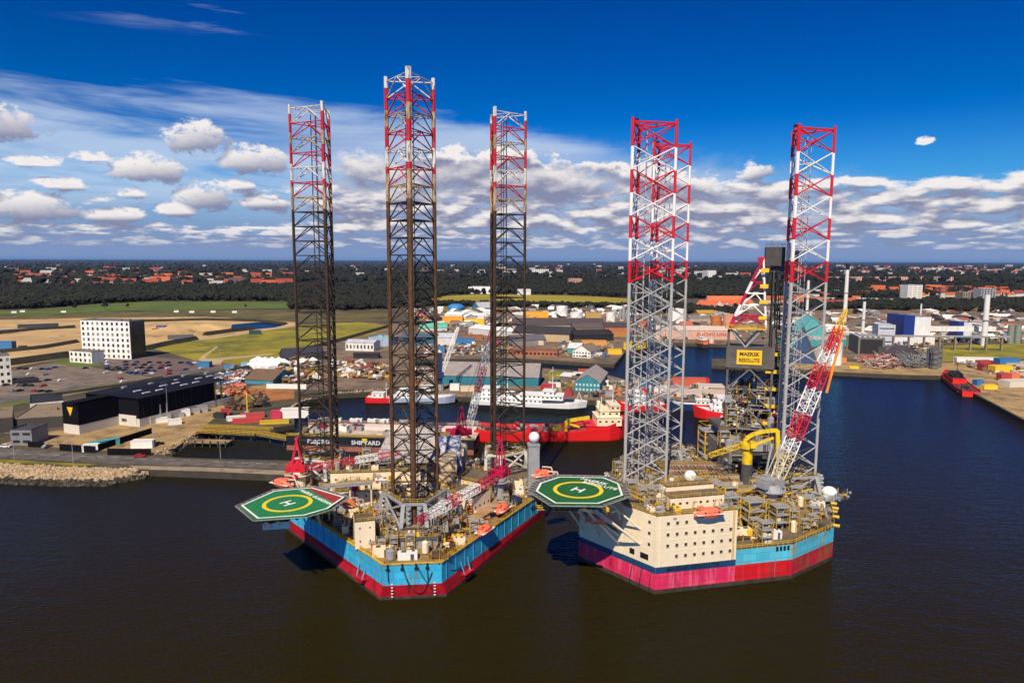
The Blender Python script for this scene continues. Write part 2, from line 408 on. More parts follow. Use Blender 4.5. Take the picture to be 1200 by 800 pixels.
ASPH = mat('asphalt', (0.120, 0.103, 0.090), 0.85, var=0.3, scale=0.15, col2=(0.045, 0.042, 0.040), thr=0.56)
ASPH2 = mat('car_park_asphalt', (0.190, 0.145, 0.108), 0.85, var=0.3, scale=0.10, col2=(0.085, 0.072, 0.062), thr=0.55)
REDLOT = mat('car_park_pavers', (0.150, 0.098, 0.088), 0.85, var=0.3, scale=0.10, col2=(0.09, 0.062, 0.058), thr=0.56)
SAND = mat('sand', (0.47, 0.31, 0.135), 0.95, var=0.25, scale=0.018, col2=(0.20, 0.13, 0.06), thr=0.60, soft=0.08, bump=0.4)
SAND2 = mat('yard_gravel', (0.37, 0.245, 0.105), 0.9, var=0.25, scale=0.06, col2=(0.15, 0.10, 0.055), thr=0.56)
GRASS = mat('meadow', (0.26, 0.215, 0.008), 0.9, var=0.3, scale=0.02, col2=(0.085, 0.098, 0.012), thr=0.55, soft=0.14)
GREEN = mat('green_field', (0.070, 0.115, 0.008), 0.9, var=0.25, scale=0.010, col2=(0.12, 0.125, 0.012), thr=0.56)
CROP = mat('ripe_crop', (0.29, 0.235, 0.008), 0.9, var=0.15, scale=0.006)
SCRUB = mat('scrubland', (0.115, 0.090, 0.022), 0.95, var=0.4, scale=0.015, col2=(0.035, 0.040, 0.012), thr=0.56, soft=0.08)
SOIL = mat('rusty_soil', (0.30, 0.115, 0.03), 0.95, var=0.35, scale=0.08)
PALE = mat('pale_path', (0.42, 0.31, 0.17), 0.9, var=0.15, scale=0.05)
YARD = mat('industrial_yard', (0.215, 0.145, 0.085), 0.9, var=0.3, scale=0.03, col2=(0.095, 0.075, 0.060), thr=0.52)
def area(name, px, z, mt): return sheet(name, [G(u, v, z) for u, v in px], z, mt)
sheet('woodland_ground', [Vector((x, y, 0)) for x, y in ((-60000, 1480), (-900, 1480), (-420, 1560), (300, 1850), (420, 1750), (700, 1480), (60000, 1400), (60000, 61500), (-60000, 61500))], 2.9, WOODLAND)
area('sand', [(-300, 379), (0, 374.5), (120, 371.5), (260, 371), (345, 376), (352, 383), (262, 395), (170, 405), (80, 419), (0, 432), (-300, 470)], 2.55, SAND)
area('green_field', [(-200, 366), (40, 363.5), (120, 356), (180, 353.4), (350, 353.6), (352, 361), (150, 364), (60, 368), (-200, 370)], 3.1, GREEN)
area('scrubland', [(-300, 370), (0, 367.5), (60, 368), (200, 362.5), (460, 366), (455, 376), (345, 377), (240, 371), (120, 372), (0, 374.5), (-300, 380)], 2.7, SCRUB)
area('meadow', [(172, 406), (262, 395), (350, 381), (420, 377), (458, 381), (440, 390), (340, 414), (318, 427), (285, 428), (235, 424)], 2.58, GRASS)
area('pale_track', [(232, 421.5), (236, 417.5), (246, 411), (253, 406), (256, 406.3), (248, 412), (240, 418), (243, 420.2), (280, 417.5), (320, 414), (320, 415.2), (262, 421.5), (258, 427), (248, 427)], 2.61, PALE)
area('sand_track', [(262, 395.2), (172, 406.4), (172, 404.2), (262, 393), (350, 379.6), (350, 381.4)], 2.61, PALE)
area('canal_water', [(272, 380), (300, 377.6), (328, 377.8), (335, 380.5), (322, 383.6), (297, 386), (270, 386.5)], 2.60, wm)
area('canal_water', [(0, 386.5), (60, 383), (88, 380.5), (88, 382.6), (40, 386), (0, 389.5)], 2.60, wm)
area('crop_field', [(506, 347.5), (560, 345), (600, 345.2), (660, 346), (700, 347.6), (740, 350), (742, 358.5), (640, 357.2), (500, 355)], 4.0, CROP)
area('meadow', [(508, 359), (600, 361), (600, 366), (505, 366)], 2.6, GRASS)
area('yard_ground', [(345, 408), (400, 396), (455, 381), (520, 366), (740, 360), (742, 401), (730, 415), (719, 426.5), (600, 419), (482, 421), (480, 452), (435, 456), (390, 457), (350, 457), (330, 452), (330, 424)], 2.56, YARD)
area('yard_ground', [(742, 361), (1300, 352), (1300, 400), (1110, 398), (1080, 428), (915, 412), (852, 403.5), (762, 400.5)], 2.56, YARD)
area('meadow', [(1104, 405), (1200, 402), (1300, 404), (1300, 425), (1200, 421), (1130, 422), (1103, 424)], 2.60, GRASS)
area('quay_apron', [(925, 423), (1000, 424), (1104, 425), (1150, 424), (1300, 428), (1320, 549), (1200, 490.5), (1144, 461), (1106, 440), (1060, 439), (970, 435), (928, 432)], 2.59, SAND2)
area('finger_pier', [(482, 430), (640, 432), (700, 437), (740, 447), (800, 451), (873, 454), (874, 469), (861, 478), (760, 472), (680, 468), (600, 466), (472, 463)], 2.57, YARD)
area('car_park', [(118, 424), (130, 419.5), (178, 417.6), (262, 424.5), (276, 428), (190, 442), (150, 437)], 2.60, REDLOT)
area('car_park', [(-60, 448), (0, 437), (60, 425), (90, 427), (150, 437.5), (188, 443), (160, 448), (40, 471), (-60, 482)], 2.60, ASPH2)
area('meadow', [(55, 424), (88, 419), (110, 423), (120, 428), (90, 430)], 2.63, GREEN)
area('road', [(-60, 470), (36, 462.5), (86, 453.5), (150, 446.5), (225, 434), (262, 430.5), (262, 433), (225, 438), (150, 451), (70, 462), (0, 475), (-60, 482)], 2.62, ASPH)
for pl_ in ([(48, 462.5), (70, 458.4), (84, 457), (64, 462)], [(78, 457.6), (100, 454), (112, 453), (92, 456.5)], [(106, 453.6), (128, 450), (150, 447.6), (122, 452.2)]): area('grass_strip', pl_, 2.66, GRASS)
area('grass_verge', [(-60, 486), (0, 474), (48, 465), (48, 467), (0, 479), (-60, 494)], 2.64, GREEN)
area('yard_gravel', [(0, 520), (60, 505), (100, 500), (165, 490), (245, 470), (290, 452), (330, 450), (300, 470), (255, 487), (225, 510), (205, 525), (180, 530), (160, 530), (60, 524)], 2.60, SAND2)
area('rusty_soil', [(262, 462), (290, 454), (345, 457), (345, 467), (300, 472), (270, 474)], 2.63, SOIL)
area('road', [(-300, 521), (-60, 517), (0, 524), (110, 532), (230, 538.2), (402, 545), (402, 553), (250, 546.5), (150, 544), (0, 536.5), (-100, 533), (-300, 534)], 2.64, ASPH)
area('quay_apron', [(150, 545), (250, 547.5), (402, 554), (401, 559.4), (250, 552.4), (160, 549.4)], 2.65, CONC)
area('grass_verge', [(-300, 535), (-60, 534.5), (0, 537.5), (60, 541), (118, 544), (100, 546), (0, 541.5), (-60, 538), (-300, 540)], 2.66, GRASS)
# painted dashes on the road
LINE = mat('road_marking', (0.70, 0.68, 0.62), 0.7, var=0.1)
m_ = MB()
for i in range(26):
    u = -40 + i * 17
    a, c = G(u, 528.8 + (u + 40) * 0.0400, 2.648), G(u + 8, 529.1 + (u + 40) * 0.0400, 2.648)
    n = Vector((-(c - a).y, (c - a).x, 0)).normalized() * 0.09
    m_.add([a - n, c - n, c + n, a + n], [(0, 1, 2, 3)])
kind(m_.build('road_marking', LINE), 'structure')

# ------------------------------------------------------------------ jack-up rigs: shared builders
PWHITE = mat('leg_white', (0.68, 0.64, 0.58), 0.5, var=0.1, scale=0.8, col2=(0.20, 0.10, 0.05), thr=0.56, soft=0.08, streak=3)
PRED = mat('leg_red', (0.50, 0.010, 0.022), 0.45, var=0.15, scale=0.8, col2=(0.34, 0.16, 0.13), thr=0.62, soft=0.08, streak=3)
PCREAM = mat('leg_cream_rusty', (0.50, 0.36, 0.21), 0.6, var=0.2, scale=0.8, col2=(0.16, 0.07, 0.025), thr=0.52, soft=0.1, streak=4)
NRED = mat('new_red', (0.62, 0.012, 0.022), 0.4, var=0.08, scale=0.5)
NWHITE = mat('new_white', (0.82, 0.80, 0.77), 0.4, var=0.05, scale=0.5)
NGREY = mat('leg_grey', (0.40, 0.39, 0.375), 0.45, var=0.12, scale=0.4)
DECKG = mat('deck_grey_green', (0.11, 0.092, 0.065), 0.8, var=0.3, scale=0.2, col2=(0.20, 0.125, 0.055), thr=0.55)

def build_leg(parent, cx, cy, rot, s, z0, z1, bay, segs, bay_mats, xbrace, cr_, br, label=None):
    """three-chord lattice leg: chords and each bay of bracing are pieces of the leg"""
    rc = s / math.sqrt(3)
    ch = [Vector((rc * math.cos(2 * math.pi * k / 3), rc * math.sin(2 * math.pi * k / 3), 0)) for k in range(3)]
    core = MB()                                                   # riser pipes and ladder inside the leg
    for px_, py_, r_ in ((0.9, 0.4, 0.16), (-0.8, 0.9, 0.12), (-0.2, -1.1, 0.12)):
        core.tube((px_, py_, z0), (px_, py_, z1 - 3), r_, n=5)
    for i in range(int((z1 - z0) / bay)):
        z = z0 + i * bay + 0.6
        core.beam((-0.8, 0.9, z), (-0.2, -1.1, z), 0.10); core.beam((-0.2, -1.1, z), (0.9, 0.4, z), 0.10)
    lg = core.build('leg', DRUST if not xbrace else NGREY, parent, (cx, cy, 0), rot)
    if label: lg['label'] = label
    mats = []
    for _, mm in segs:
        if mm not in mats: mats.append(mm)
    for k in range(3):
        m = MB(); z = z1; d = ch[k].normalized(); tdir = Vector((-d.y, d.x, 0))
        for h, mm in segs:
            zb = max(z0, z - h); m.use(mats.index(mm))
            m.tube(ch[k] + Vector((0, 0, zb)), ch[k] + Vector((0, 0, z)), cr_, n=10)
            m.box(ch[k] + d * 0.0 + Vector((0, 0, (zb + z) / 2)), (cr_ * 0.34, cr_ * 2.5, z - zb - 0.02), math.atan2(d.y, d.x))
            z = zb
            if z <= z0: break
        # rack teeth on both edges of the chord
        m.use(mats.index(segs[-1][1]))
        m.build('chord', mats, lg)
    n = int((z1 - 1.2 - z0) / bay)
    cache = {}
    for i in range(n):
        mm = bay_mats[i] if i < len(bay_mats) else bay_mats[-1]
        if mm not in cache:
            m = MB()
            for k in range(3):
                a, b_ = ch[k], ch[(k + 1) % 3]; mid = (a + b_) / 2; dn = Vector((0, 0, -bay))
                if xbrace:
                    m.tube(a, b_ + dn, br, n=6, caps=False); m.tube(b_, a + dn, br * 0.95, n=6, caps=False)
                    q0, q1 = mid + dn / 2, (ch[(k + 1) % 3] + ch[(k + 2) % 3]) / 2 + dn / 2
                    m.tube(q0, q1, br * 0.55, n=5, caps=False)
                else:
                    m.tube(a, b_, br, n=6, caps=False)
                    m.tube(mid, a + dn, br * 1.05, n=6, caps=False); m.tube(mid, b_ + dn, br * 1.05, n=6, caps=False)
                    m.tube(mid, (ch[(k + 1) % 3] + ch[(k + 2) % 3]) / 2, br * 0.7, n=5, caps=False)
            cache[mm] = m.mesh('brace_bay', mm)
        place('brace_bay', cache[mm], lg, (0, 0, z1 - 1.2 - i * bay))
    return lg

def lattice(m, a, b, w0, w1, wt, r, rl, bands=None, upref=Vector((0, 0, 1)), step=None, nslots=2):
    """four-chord lattice boom from a to b; width w0 at root, w1 in the body, wt at the tip"""
    a, b = Vector(a), Vector(b); L = (b - a).length; d = (b - a).normalized()
    x = d.cross(upref).normalized(); y = x.cross(d).normalized()
    step = step or w1 * 1.0
    n = max(4, int(L / step))
    def wd(t):
        if t < 0.18: return w0 + (w1 - w0) * t / 0.18
        if t > 0.72: return w1 + (wt - w1) * (t - 0.72) / 0.28
        return w1
    pts = []
    for i in range(n + 1):
        t = i / n; c = a + d * (L * t); q = wd(t) / 2
        pts.append([c + x * (i_ * q) + y * (j_ * q * 0.9) for i_, j_ in ((-1, -1), (1, -1), (1, 1), (-1, 1))])
    for i in range(n):
        if bands: m.use(bands[min(len(bands) - 1, int(i / n * len(bands)))])
        for k in range(4):
            m.tube(pts[i][k], pts[i + 1][k], r, n=5, caps=False)
            m.tube(pts[i][k], pts[i][(k + 1) % 4], rl, n=4, caps=False)
            p, q = (k, (k + 1) % 4) if i % 2 else ((k + 1) % 4, k)
            m.tube(pts[i][p], pts[i + 1][q], rl, n=4, caps=False)
    return pts

def deck_crane(parent, base, z0, z1, tip, bands, bmats, cab_mat, ped_mat, mast_h=9.0, bw=2.0, ped_r=1.6, name='deck_crane', mast=True, label=None):
    """pedestal crane: base = (x, y), boom foot beside the cab at z1, boom tip at tip"""
    bx, by = base
    m = MB(); m.tube((0, 0, z0), (0, 0, z1 - 1.2), ped_r, n=14); m.tube((0, 0, z1 - 1.6), (0, 0, z1 - 0.9), ped_r * 1.45, n=16)
    m.tube((0, 0, z1 - 2.0), (0, 0, z1 - 1.9), ped_r * 2.0, n=16)
    root = m.build(name, ped_mat, parent, (bx, by, 0))
    if label: root['label'] = label
    tip = Vector(tip) - Vector((bx, by, 0))
    hd = Vector((tip.x, tip.y, 0)).normalized(); sd_ = Vector((-hd.y, hd.x, 0)); ang = math.atan2(hd.y, hd.x)
    foot = hd * 1.8 + Vector((0, 0, z1))
    m = MB()                                                     # machinery house, cab, ballast
    m.box((-hd * 1.6) + Vector((0, 0, z1 + 0.5)), (4.4, 3.2, 2.6), ang)
    m.box((-hd * 3.6) + Vector((0, 0, z1 + 0.1)), (1.4, 3.6, 1.9), ang)
    m.box((-hd * 1.4) + sd_ * 0.7 + Vector((0, 0, z1 + 2.2)), (1.8, 1.4, 0.9), ang)
    m.tube((-hd * 0.6) - sd_ * 1.9 + Vector((0, 0, z1 + 1.0)), (-hd * 0.6) + sd_ * 1.9 + Vector((0, 0, z1 + 1.0)), 0.9, n=10)
    m.build('machinery_house', cab_mat, root)
    m = MB(); m.box(hd * 1.2 - sd_ * 2.2 + Vector((0, 0, z1 + 0.6)), (1.9, 1.5, 2.1), ang); m.build('cab', cab_mat, root)
    m = MB(); m.box(hd * 2.16 - sd_ * 2.2 + Vector((0, 0, z1 + 0.8)), (0.06, 1.2, 1.1), ang); m.build('cab_window', GLASS, root)
    m = MB(); lattice(m, foot, tip, bw * 0.75, bw, bw * 0.55, bw * 0.055, bw * 0.034, bands, step=bw * 0.62); m.build('boom', bmats, root)
    if mast:
        m = MB(); top = -hd * 0.8 + Vector((0, 0, z1 + mast_h))
        for q in (-1, 1):
            m.beam(hd * 0.8 + sd_ * (1.3 * q) + Vector((0, 0, z1 + 1)), top + sd_ * (0.5 * q), 0.42)
            m.beam(-hd * 2.6 + sd_ * (1.3 * q) + Vector((0, 0, z1 + 1)), top + sd_ * (0.5 * q), 0.34)
        for k in range(1, 5):
            t_ = k / 5; p = (hd * 0.8 + Vector((0, 0, z1 + 1))).lerp(top, t_); w_ = 1.3 + (0.5 - 1.3) * t_
            m.beam(p - sd_ * w_, p + sd_ * w_, 0.22)
        m.box(top + Vector((0, 0, 0.2)), (1.0, 1.8, 0.7), ang)
        m.build('gantry_mast', cab_mat, root)
        m = MB()
        for q in (-0.35, 0.35): m.tube(top + sd_ * q, foot.lerp(tip, 0.97) + sd_ * q * 0.6 + Vector((0, 0, 0.4)), 0.05, n=4, caps=False)
        m.build('pendant_wire', DGREY, root)
    hk = foot.lerp(tip, 0.985)
    m = MB(); m.tube(hk, hk - Vector((0, 0, 3.0)), 0.05, n=4); m.box(hk - Vector((0, 0, 3.5)), (0.6, 0.5, 1.1)); m.build('hook_block', YELLOW, root)
    return root

def railing_mesh(path, h=1.15, sp=1.8, r=0.045):
    m = MB()
    for a, b_ in zip(path[:-1], path[1:]):
        a, b_ = Vector(a), Vector(b_); L = (b_ - a).length; n = max(1, int(L / sp))
        for k in (0.55, 1.0): m.beam(a + Vector((0, 0, h * k)), b_ + Vector((0, 0, h * k)), r * 2)
        for i in range(n + 1): p = a.lerp(b_, i / n); m.beam(p, p + Vector((0, 0, h)), r * 2)
    return m
def stairs_mesh(a, b, w=1.0):
    a, b = Vector(a), Vector(b); m = MB(); d = b - a; hd = Vector((d.x, d.y, 0)).normalized(); sdv = Vector((-hd.y, hd.x, 0)) * w / 2
    for q in (-1, 1):
        m.beam(a + sdv * q, b + sdv * q, 0.10, 0.3); m.beam(a + sdv * q + Vector((0, 0, 1)), b + sdv * q + Vector((0, 0, 1)), 0.09)
        for i in range(6): p = a.lerp(b, i / 5) + sdv * q; m.beam(p, p + Vector((0, 0, 1)), 0.07)
    n = max(4, int(abs(d.z) / 0.25))
    for i in range(n): p = a.lerp(b, (i + 0.5) / n); m.box(p, (0.26, w, 0.05), math.atan2(hd.y, hd.x))
    return m

# deck equipment kit: each piece a small mesh of two or three paints
def kit():
    K = {}
    def mk(n, m, mats): K[n] = m.mesh(n, mats)
    for nm, mm in (('cream', CREAM), ('grey', GREY), ('white', WHITE), ('yellow', YELLOW), ('red', CRIMSON), ('ochre', OCHRE), ('blue', BLUE)):
        m = MB(); m.box((0, 0, 1.25), (5, 2.4, 2.5)); 
        for i in range(8): m.box((-2.3 + i * 0.66, -1.22, 1.25), (0.10, 0.06, 2.3))
        m.use(1); m.box((1.2, -1.24, 1.1), (0.9, 0.05, 2.0)); m.box((-1.0, 0, 2.62), (1.2, 1.0, 0.25)); m.box((1.4, 0.3, 2.68), (0.7, 0.7, 0.36))
        mk('equipment_cabin_' + nm, m, [mm, DGREY])
    for nm, mm in (('grey', GREY), ('cream', CREAM), ('yellow', YELLOW)):
        m = MB(); m.tube((0, 0, 0.4), (0, 0, 3.6), 1.1, n=12); m.tube((0, 0, 3.6), (0, 0, 4.0), 1.1, 0.4, n=12); m.tube((0, 0, 0), (0, 0, 0.4), 0.5, 1.1, n=12)
        m.use(1); m.tube((0.3, 0, 4.0), (0.3, 0, 4.7), 0.12, n=6); m.beam((1.2, 0.2, 0), (1.2, 0.2, 4.4), 0.08); m.beam((1.2, -0.2, 0), (1.2, -0.2, 4.4), 0.08)
        for i in range(9): m.beam((1.2, -0.2, 0.4 + i * 0.45), (1.2, 0.2, 0.4 + i * 0.45), 0.05)
        mk('storage_tank_' + nm, m, [mm, YRAIL])
    m = MB(); m.box((0, 0, 0.2), (4, 2, 0.3)); m.tube((-1.4, 0, 1.0), (0.6, 0, 1.0), 0.6, n=10); m.box((1.2, 0, 0.9), (1.2, 1.2, 1.1))
    m.use(1); m.tube((-1.4, 0.5, 0.4), (-1.4, 0.5, 2.2), 0.14, n=6); m.tube((-1.4, 0.5, 2.2), (1.4, 0.5, 2.2), 0.14, n=6); m.tube((1.4, 0.5, 2.2), (1.4, 0.5, 0.4), 0.14, n=6)
    mk('pump_skid', m, [GREY, YRAIL])
    m = MB(); m.box((0, 0.9, 0.9), (0.25, 0.3, 1.8)); m.box((0, -0.9, 0.9), (0.25, 0.3, 1.8)); m.tube((0, -0.85, 1.1), (0, 0.85, 1.1), 0.75, n=12)
    m.use(1); m.tube((0, -0.95, 1.1), (0, -0.8, 1.1), 1.05, n=14); m.tube((0, 0.8, 1.1), (0, 0.95, 1.1), 1.05, n=14); m.box((0, 0, 0.1), (2.2, 2.2, 0.2))
    mk('mooring_winch', m, [RUST, GREY])
    m = MB()
    for i in range(9): m.tube((-4.5, -1.4 + i * 0.35, 1.0 + 0.1 * (i % 2)), (4.5, -1.4 + i * 0.35, 1.0 + 0.1 * (i % 2)), 0.13, n=6)
    m.use(1)
    for x in (-3.5, 0, 3.5): m.box((x, 0, 0.45), (0.3, 3.4, 0.9)); m.box((x, 1.7, 1.1), (0.2, 0.2, 2.2)); m.box((x, -1.7, 1.1), (0.2, 0.2, 2.2))
    mk('pipe_rack', m, [RUST, YRAIL])
    m = MB()
    for x in (-1.5, 1.5):
        for y in (-1.5, 1.5): m.beam((x, y, 0), (x, y, 5.5), 0.16)
    for z in (1.8, 3.6, 5.4):
        for x in (-1.5, 1.5): m.beam((x, -1.5, z + 1), (x, 1.5, z + 1), 0.06); m.beam((-1.5, x, z + 1), (1.5, x, z + 1), 0.06)
    for z in (0, 1.8, 3.6): m.beam((-1.5, -1.5, z), (1.5, -1.5, z + 1.8), 0.08); m.beam((1.5, 1.5, z), (-1.5, 1.5, z + 1.8), 0.08)
    m.use(1); m.box((0.3, 0.2, 4.2), (1.4, 1.2, 1.1)); m.tube((-0.6, -0.5, 0), (-0.6, -0.5, 6.3), 0.18, n=6)
    for z in (1.8, 3.6, 5.4): m.box((0, 0, z), (3.2, 3.2, 0.10))
    m.use(2); m.box((-0.5, 0.6, 2.6), (1.0, 0.9, 1.3)); m.tube((0.8, -0.8, 0.4), (0.8, -0.8, 1.6), 0.5, n=8)
    mk('access_tower', m, [YRAIL, GREY, CREAM])
    q = random.Random(2); m = MB()                                # knot of valves and pipework
    for i in range(16):
        m.use(i % 4); p = Vector((q.uniform(-2, 2), q.uniform(-1.5, 1.5), q.uniform(0.2, 1.8))); d = q.choice((Vector((1, 0, 0)), Vector((0, 1, 0)), Vector((0, 0, 1)))) * q.uniform(0.6, 2.2)
        m.tube(p, p + d, q.uniform(0.08, 0.22), n=6)
        if i % 3 == 0: m.box(p + d, (q.uniform(.4, .9), q.uniform(.4, .8), q.uniform(.4, 1.0)))
    mk('valve_skid', m, [STEEL, YRAIL, DGREY, RUST])
    m = MB()
    for i in range(12):
        m.use(i % 4); m.box((q.uniform(-2.2, 2.2), q.uniform(-1.6, 1.6), q.uniform(0.3, 0.7)), (q.uniform(.5, 1.6), q.uniform(.5, 1.2), q.uniform(.5, 1.4)), q.uniform(0, 1.5))
    mk('crate_group', m, [OCHRE, DGREY, CREAM, RUST])
    m = MB(); m.use(0)
    for i in range(6): m.box((0, -1.8 + i * 0.7, 0.15 + i * 0.02), (5.5, 0.28, 0.3))
    m.use(1); m.box((0.5, 0.2, 0.7), (2.6, 1.4, 0.8)); m.tube((-2, -1, 0.5), (2, -0.6, 0.5), 0.2, n=6)
    mk('steel_beams', m, [RUST, DGREY])
    m = MB()
    for i in range(5): m.tube((-2 + i * 0.9, -1.5, 0.2), (-2 + i * 0.9, -1.5 + 0.2 * i, 1.6 + 0.35 * i), 0.16, n=6); m.tube((-2 + i * 0.9, -1.5 + 0.2 * i, 1.6 + 0.35 * i), (-2 + i * 0.9, 2.2, 1.6 + 0.35 * i), 0.16, n=6)
    m.use(1); m.tube((-2.4, 2.2, 0), (-2.4, 2.2, 3.8), 0.2, n=6); m.tube((2.0, 2.2, 0), (2.0, 2.2, 3.8), 0.2, n=6); m.beam((-2.4, 2.2, 3.5), (2.0, 2.2, 3.5), 0.2)
    mk('pipe_manifold', m, [STEEL, OCHRE])
    m = MB(); m.tube((0, 0, 0), (0, 0, 6), 0.12, 0.07, n=6); m.box((0, 0, 5.0), (1.4, 0.1, 0.1)); m.box((0, 0, 4.0), (0.9, 0.1, 0.1)); m.use(1); m.ball((0.45, 0, 5.3), 0.25, 8, 5); m.box((-0.5, 0, 5.3), (0.3, 0.3, 0.4))
    mk('signal_mast', m, [WHITE, RADOME])
    m = MB()
    for i in range(4):
        for j in range(3): m.tube((-0.9 + i * 0.6, -0.6 + j * 0.6, 0.15), (-0.9 + i * 0.6, -0.6 + j * 0.6, 1.7), 0.25, n=7)
    m.use(1)
    for z in (0.1, 0.9, 1.8): 
        for y in (-0.95, 0.95): m.beam((-1.3, y, z), (1.3, y, z), 0.12)
        for x in (-1.3, 1.3): m.beam((x, -0.95, z), (x, 0.95, z), 0.12)
    mk('bottle_rack', m, [CRIMSON, YELLOW])
    return K
KIT = kit()
def inside(p, poly):
    x, y = p; c = False; n = len(poly)
    for i in range(n):
        x0, y0 = poly[i][:2]; x1, y1 = poly[(i + 1) % n][:2]
        if (y0 > y) != (y1 > y) and x < (x1 - x0) * (y - y0) / (y1 - y0) + x0: c = not c
    return c
def clutter(parent, poly, z, n, names, seed, avoid=(), smin=0.7, smax=1.3, rz0=0.0, sep=2.4):
    r = random.Random(seed); xs = [p[0] for p in poly]; ys = [p[1] for p in poly]; done = []
    tries = 0
    while len(done) < n and tries < n * 40:
        tries += 1
        p = (r.uniform(min(xs), max(xs)), r.uniform(min(ys), max(ys)))
        if not inside(p, poly) or any(math.hypot(p[0] - a[0], p[1] - a[1]) < a[2] for a in avoid): continue
        if any(math.hypot(p[0] - q[0], p[1] - q[1]) < sep for q in done): continue
        nm = r.choice(names); s = r.uniform(smin, smax)
        base = nm
        for c_ in ('_cream', '_grey', '_white', '_yellow', '_red', '_ochre', '_blue'): base = base.replace(c_, '')
        place(base, KIT[nm], parent, (p[0], p[1], z), rz0 + r.choice((0, 0.5, 1, 1.5)) * math.pi, (s * r.uniform(0.8, 1.25), s, s * r.uniform(0.8, 1.3)))
        done.append(p)
    return done

def helideck(parent, cx, cy, z, poly, xdir, text_lines, netw=1.5, green=None, red_seg=None, ring_r=6.4, struts=(), text_at=None, tsize=1.9):
    """poly: outline in parent space, counter-clockwise"""
    c = Vector((cx, cy, 0)); P = [Vector((p[0], p[1], 0)) for p in poly]
    def off(k): return [c + (p - c) * ((p - c).length + k) / (p - c).length for p in P]
    m = MB(); m.prism(P, z - 0.7, z); root = m.build('helideck', green, parent)
    # safety net frame, sloping up outwards
    m = MB(); o1, o2 = off(0.05), off(netw); n = len(P)
    for i in range(n):
        a, b_, c2, d = o1[i], o1[(i + 1) % n], o2[(i + 1) % n], o2[i]
        m.add([a + Vector((0, 0, z - 0.5)), b_ + Vector((0, 0, z - 0.5)), c2 + Vector((0, 0, z - 0.15)), d + Vector((0, 0, z - 0.15)),
               a + Vector((0, 0, z - 0.6)), b_ + Vector((0, 0, z - 0.6)), c2 + Vector((0, 0, z - 0.25)), d + Vector((0, 0, z - 0.25))],
              [(0, 3, 2, 1), (4, 5, 6, 7), (3, 7, 6, 2)])
    m.build('safety_net', mat('net_grey', (0.075, 0.07, 0.068), 0.8, var=0.3, scale=2.0), root)
    m = MB()
    for i in range(n):
        L = (o2[(i + 1) % n] - o2[i]).length; k = max(2, int(L / 1.8))
        for j in range(k): 
            q = o2[i].lerp(o2[(i + 1) % n], j / k); q0 = o1[i].lerp(o1[(i + 1) % n], j / k)
            m.beam(q0 + Vector((0, 0, z - 0.46)), q + Vector((0, 0, z - 0.08)), 0.12)
        m.beam(o2[i] + Vector((0, 0, z - 0.1)), o2[(i + 1) % n] + Vector((0, 0, z - 0.1)), 0.14)
    m.build('net_frame', GREY, root)
    # beams under the deck
    m = MB(); xd = Vector(xdir).normalized(); yd = Vector((-xd.y, xd.x, 0))
    for k in range(-4, 5):
        m.beam(c + yd * (k * 2.3) - xd * 9.5 + Vector((0, 0, z - 1.05)), c + yd * (k * 2.3) + xd * 9.5 + Vector((0, 0, z - 1.05)), 0.3, 0.6)
    for k in (-6, 0, 6): m.beam(c + xd * k - yd * 9.5 + Vector((0, 0, z - 1.5)), c + xd * k + yd * 9.5 + Vector((0, 0, z - 1.5)), 0.4, 0.5)
    m.build('support_frame', DGREY, root)
    wl = mat('line_white', (0.80, 0.80, 0.76), 0.6, var=0.06); yl = mat('line_yellow', (0.78, 0.56, 0.01), 0.6, var=0.08)
    m = MB(); a_, b2 = off(-0.15), off(-0.75)
    for i in range(n):
        m.add([a_[i] + Vector((0, 0, z + 0.006)), a_[(i + 1) % n] + Vector((0, 0, z + 0.006)), b2[(i + 1) % n] + Vector((0, 0, z + 0.006)), b2[i] + Vector((0, 0, z + 0.006))], [(0, 1, 2, 3)])
    m.build('perimeter_line', wl, root)
    m = MB(); N = 48
    for i in range(N):
        t0, t1 = 2 * math.pi * i / N, 2 * math.pi * (i + 1) / N
        m.add([c + Vector((r_ * math.cos(tt), r_ * math.sin(tt), z + 0.012)) for r_, tt in ((ring_r, t0), (ring_r, t1), (ring_r - 1.0, t1), (ring_r - 1.0, t0))], [(0, 1, 2, 3)][::1])
        m.f[-1] = m.f[-1][::-1]
    m.build('aiming_circle', yl, root)
    m = MB()
    hd = Vector(xdir).normalized(); pd = Vector((-hd.y, hd.x, 0)); A = math.atan2(hd.y, hd.x)
    m.box(c + hd * 1.15 + Vector((0, 0, z + 0.010)), (0.6, 3.2, 0.012), A); m.box(c - hd * 1.15 + Vector((0, 0, z + 0.010)), (0.6, 3.2, 0.012), A)
    m.box(c + Vector((0, 0, z + 0.010)), (1.7, 0.6, 0.011), A)
    m.build('landing_letter', wl, root)
    if red_seg:
        m = MB(); m.add([(p[0], p[1], z + 0.005) for p in red_seg], [tuple(range(len(red_seg)))]); m.build('closed_sector', mat('sector_red', (0.30, 0.03, 0.03), 0.7, var=0.15), root)
    for (txt, o_, td) in text_lines:
        tdv = Vector(td).normalized()
        put_text(txt, tsize, wl, root, (o_[0], o_[1], z + 0.02), (tdv.x, tdv.y, 0), (-tdv.y, tdv.x, 0), bold=0.03)
    m = MB()
    for a, b_, w_ in struts: m.tube(a, b_, w_, n=8)
    m.build('support_strut', CREAM, root)
    return root

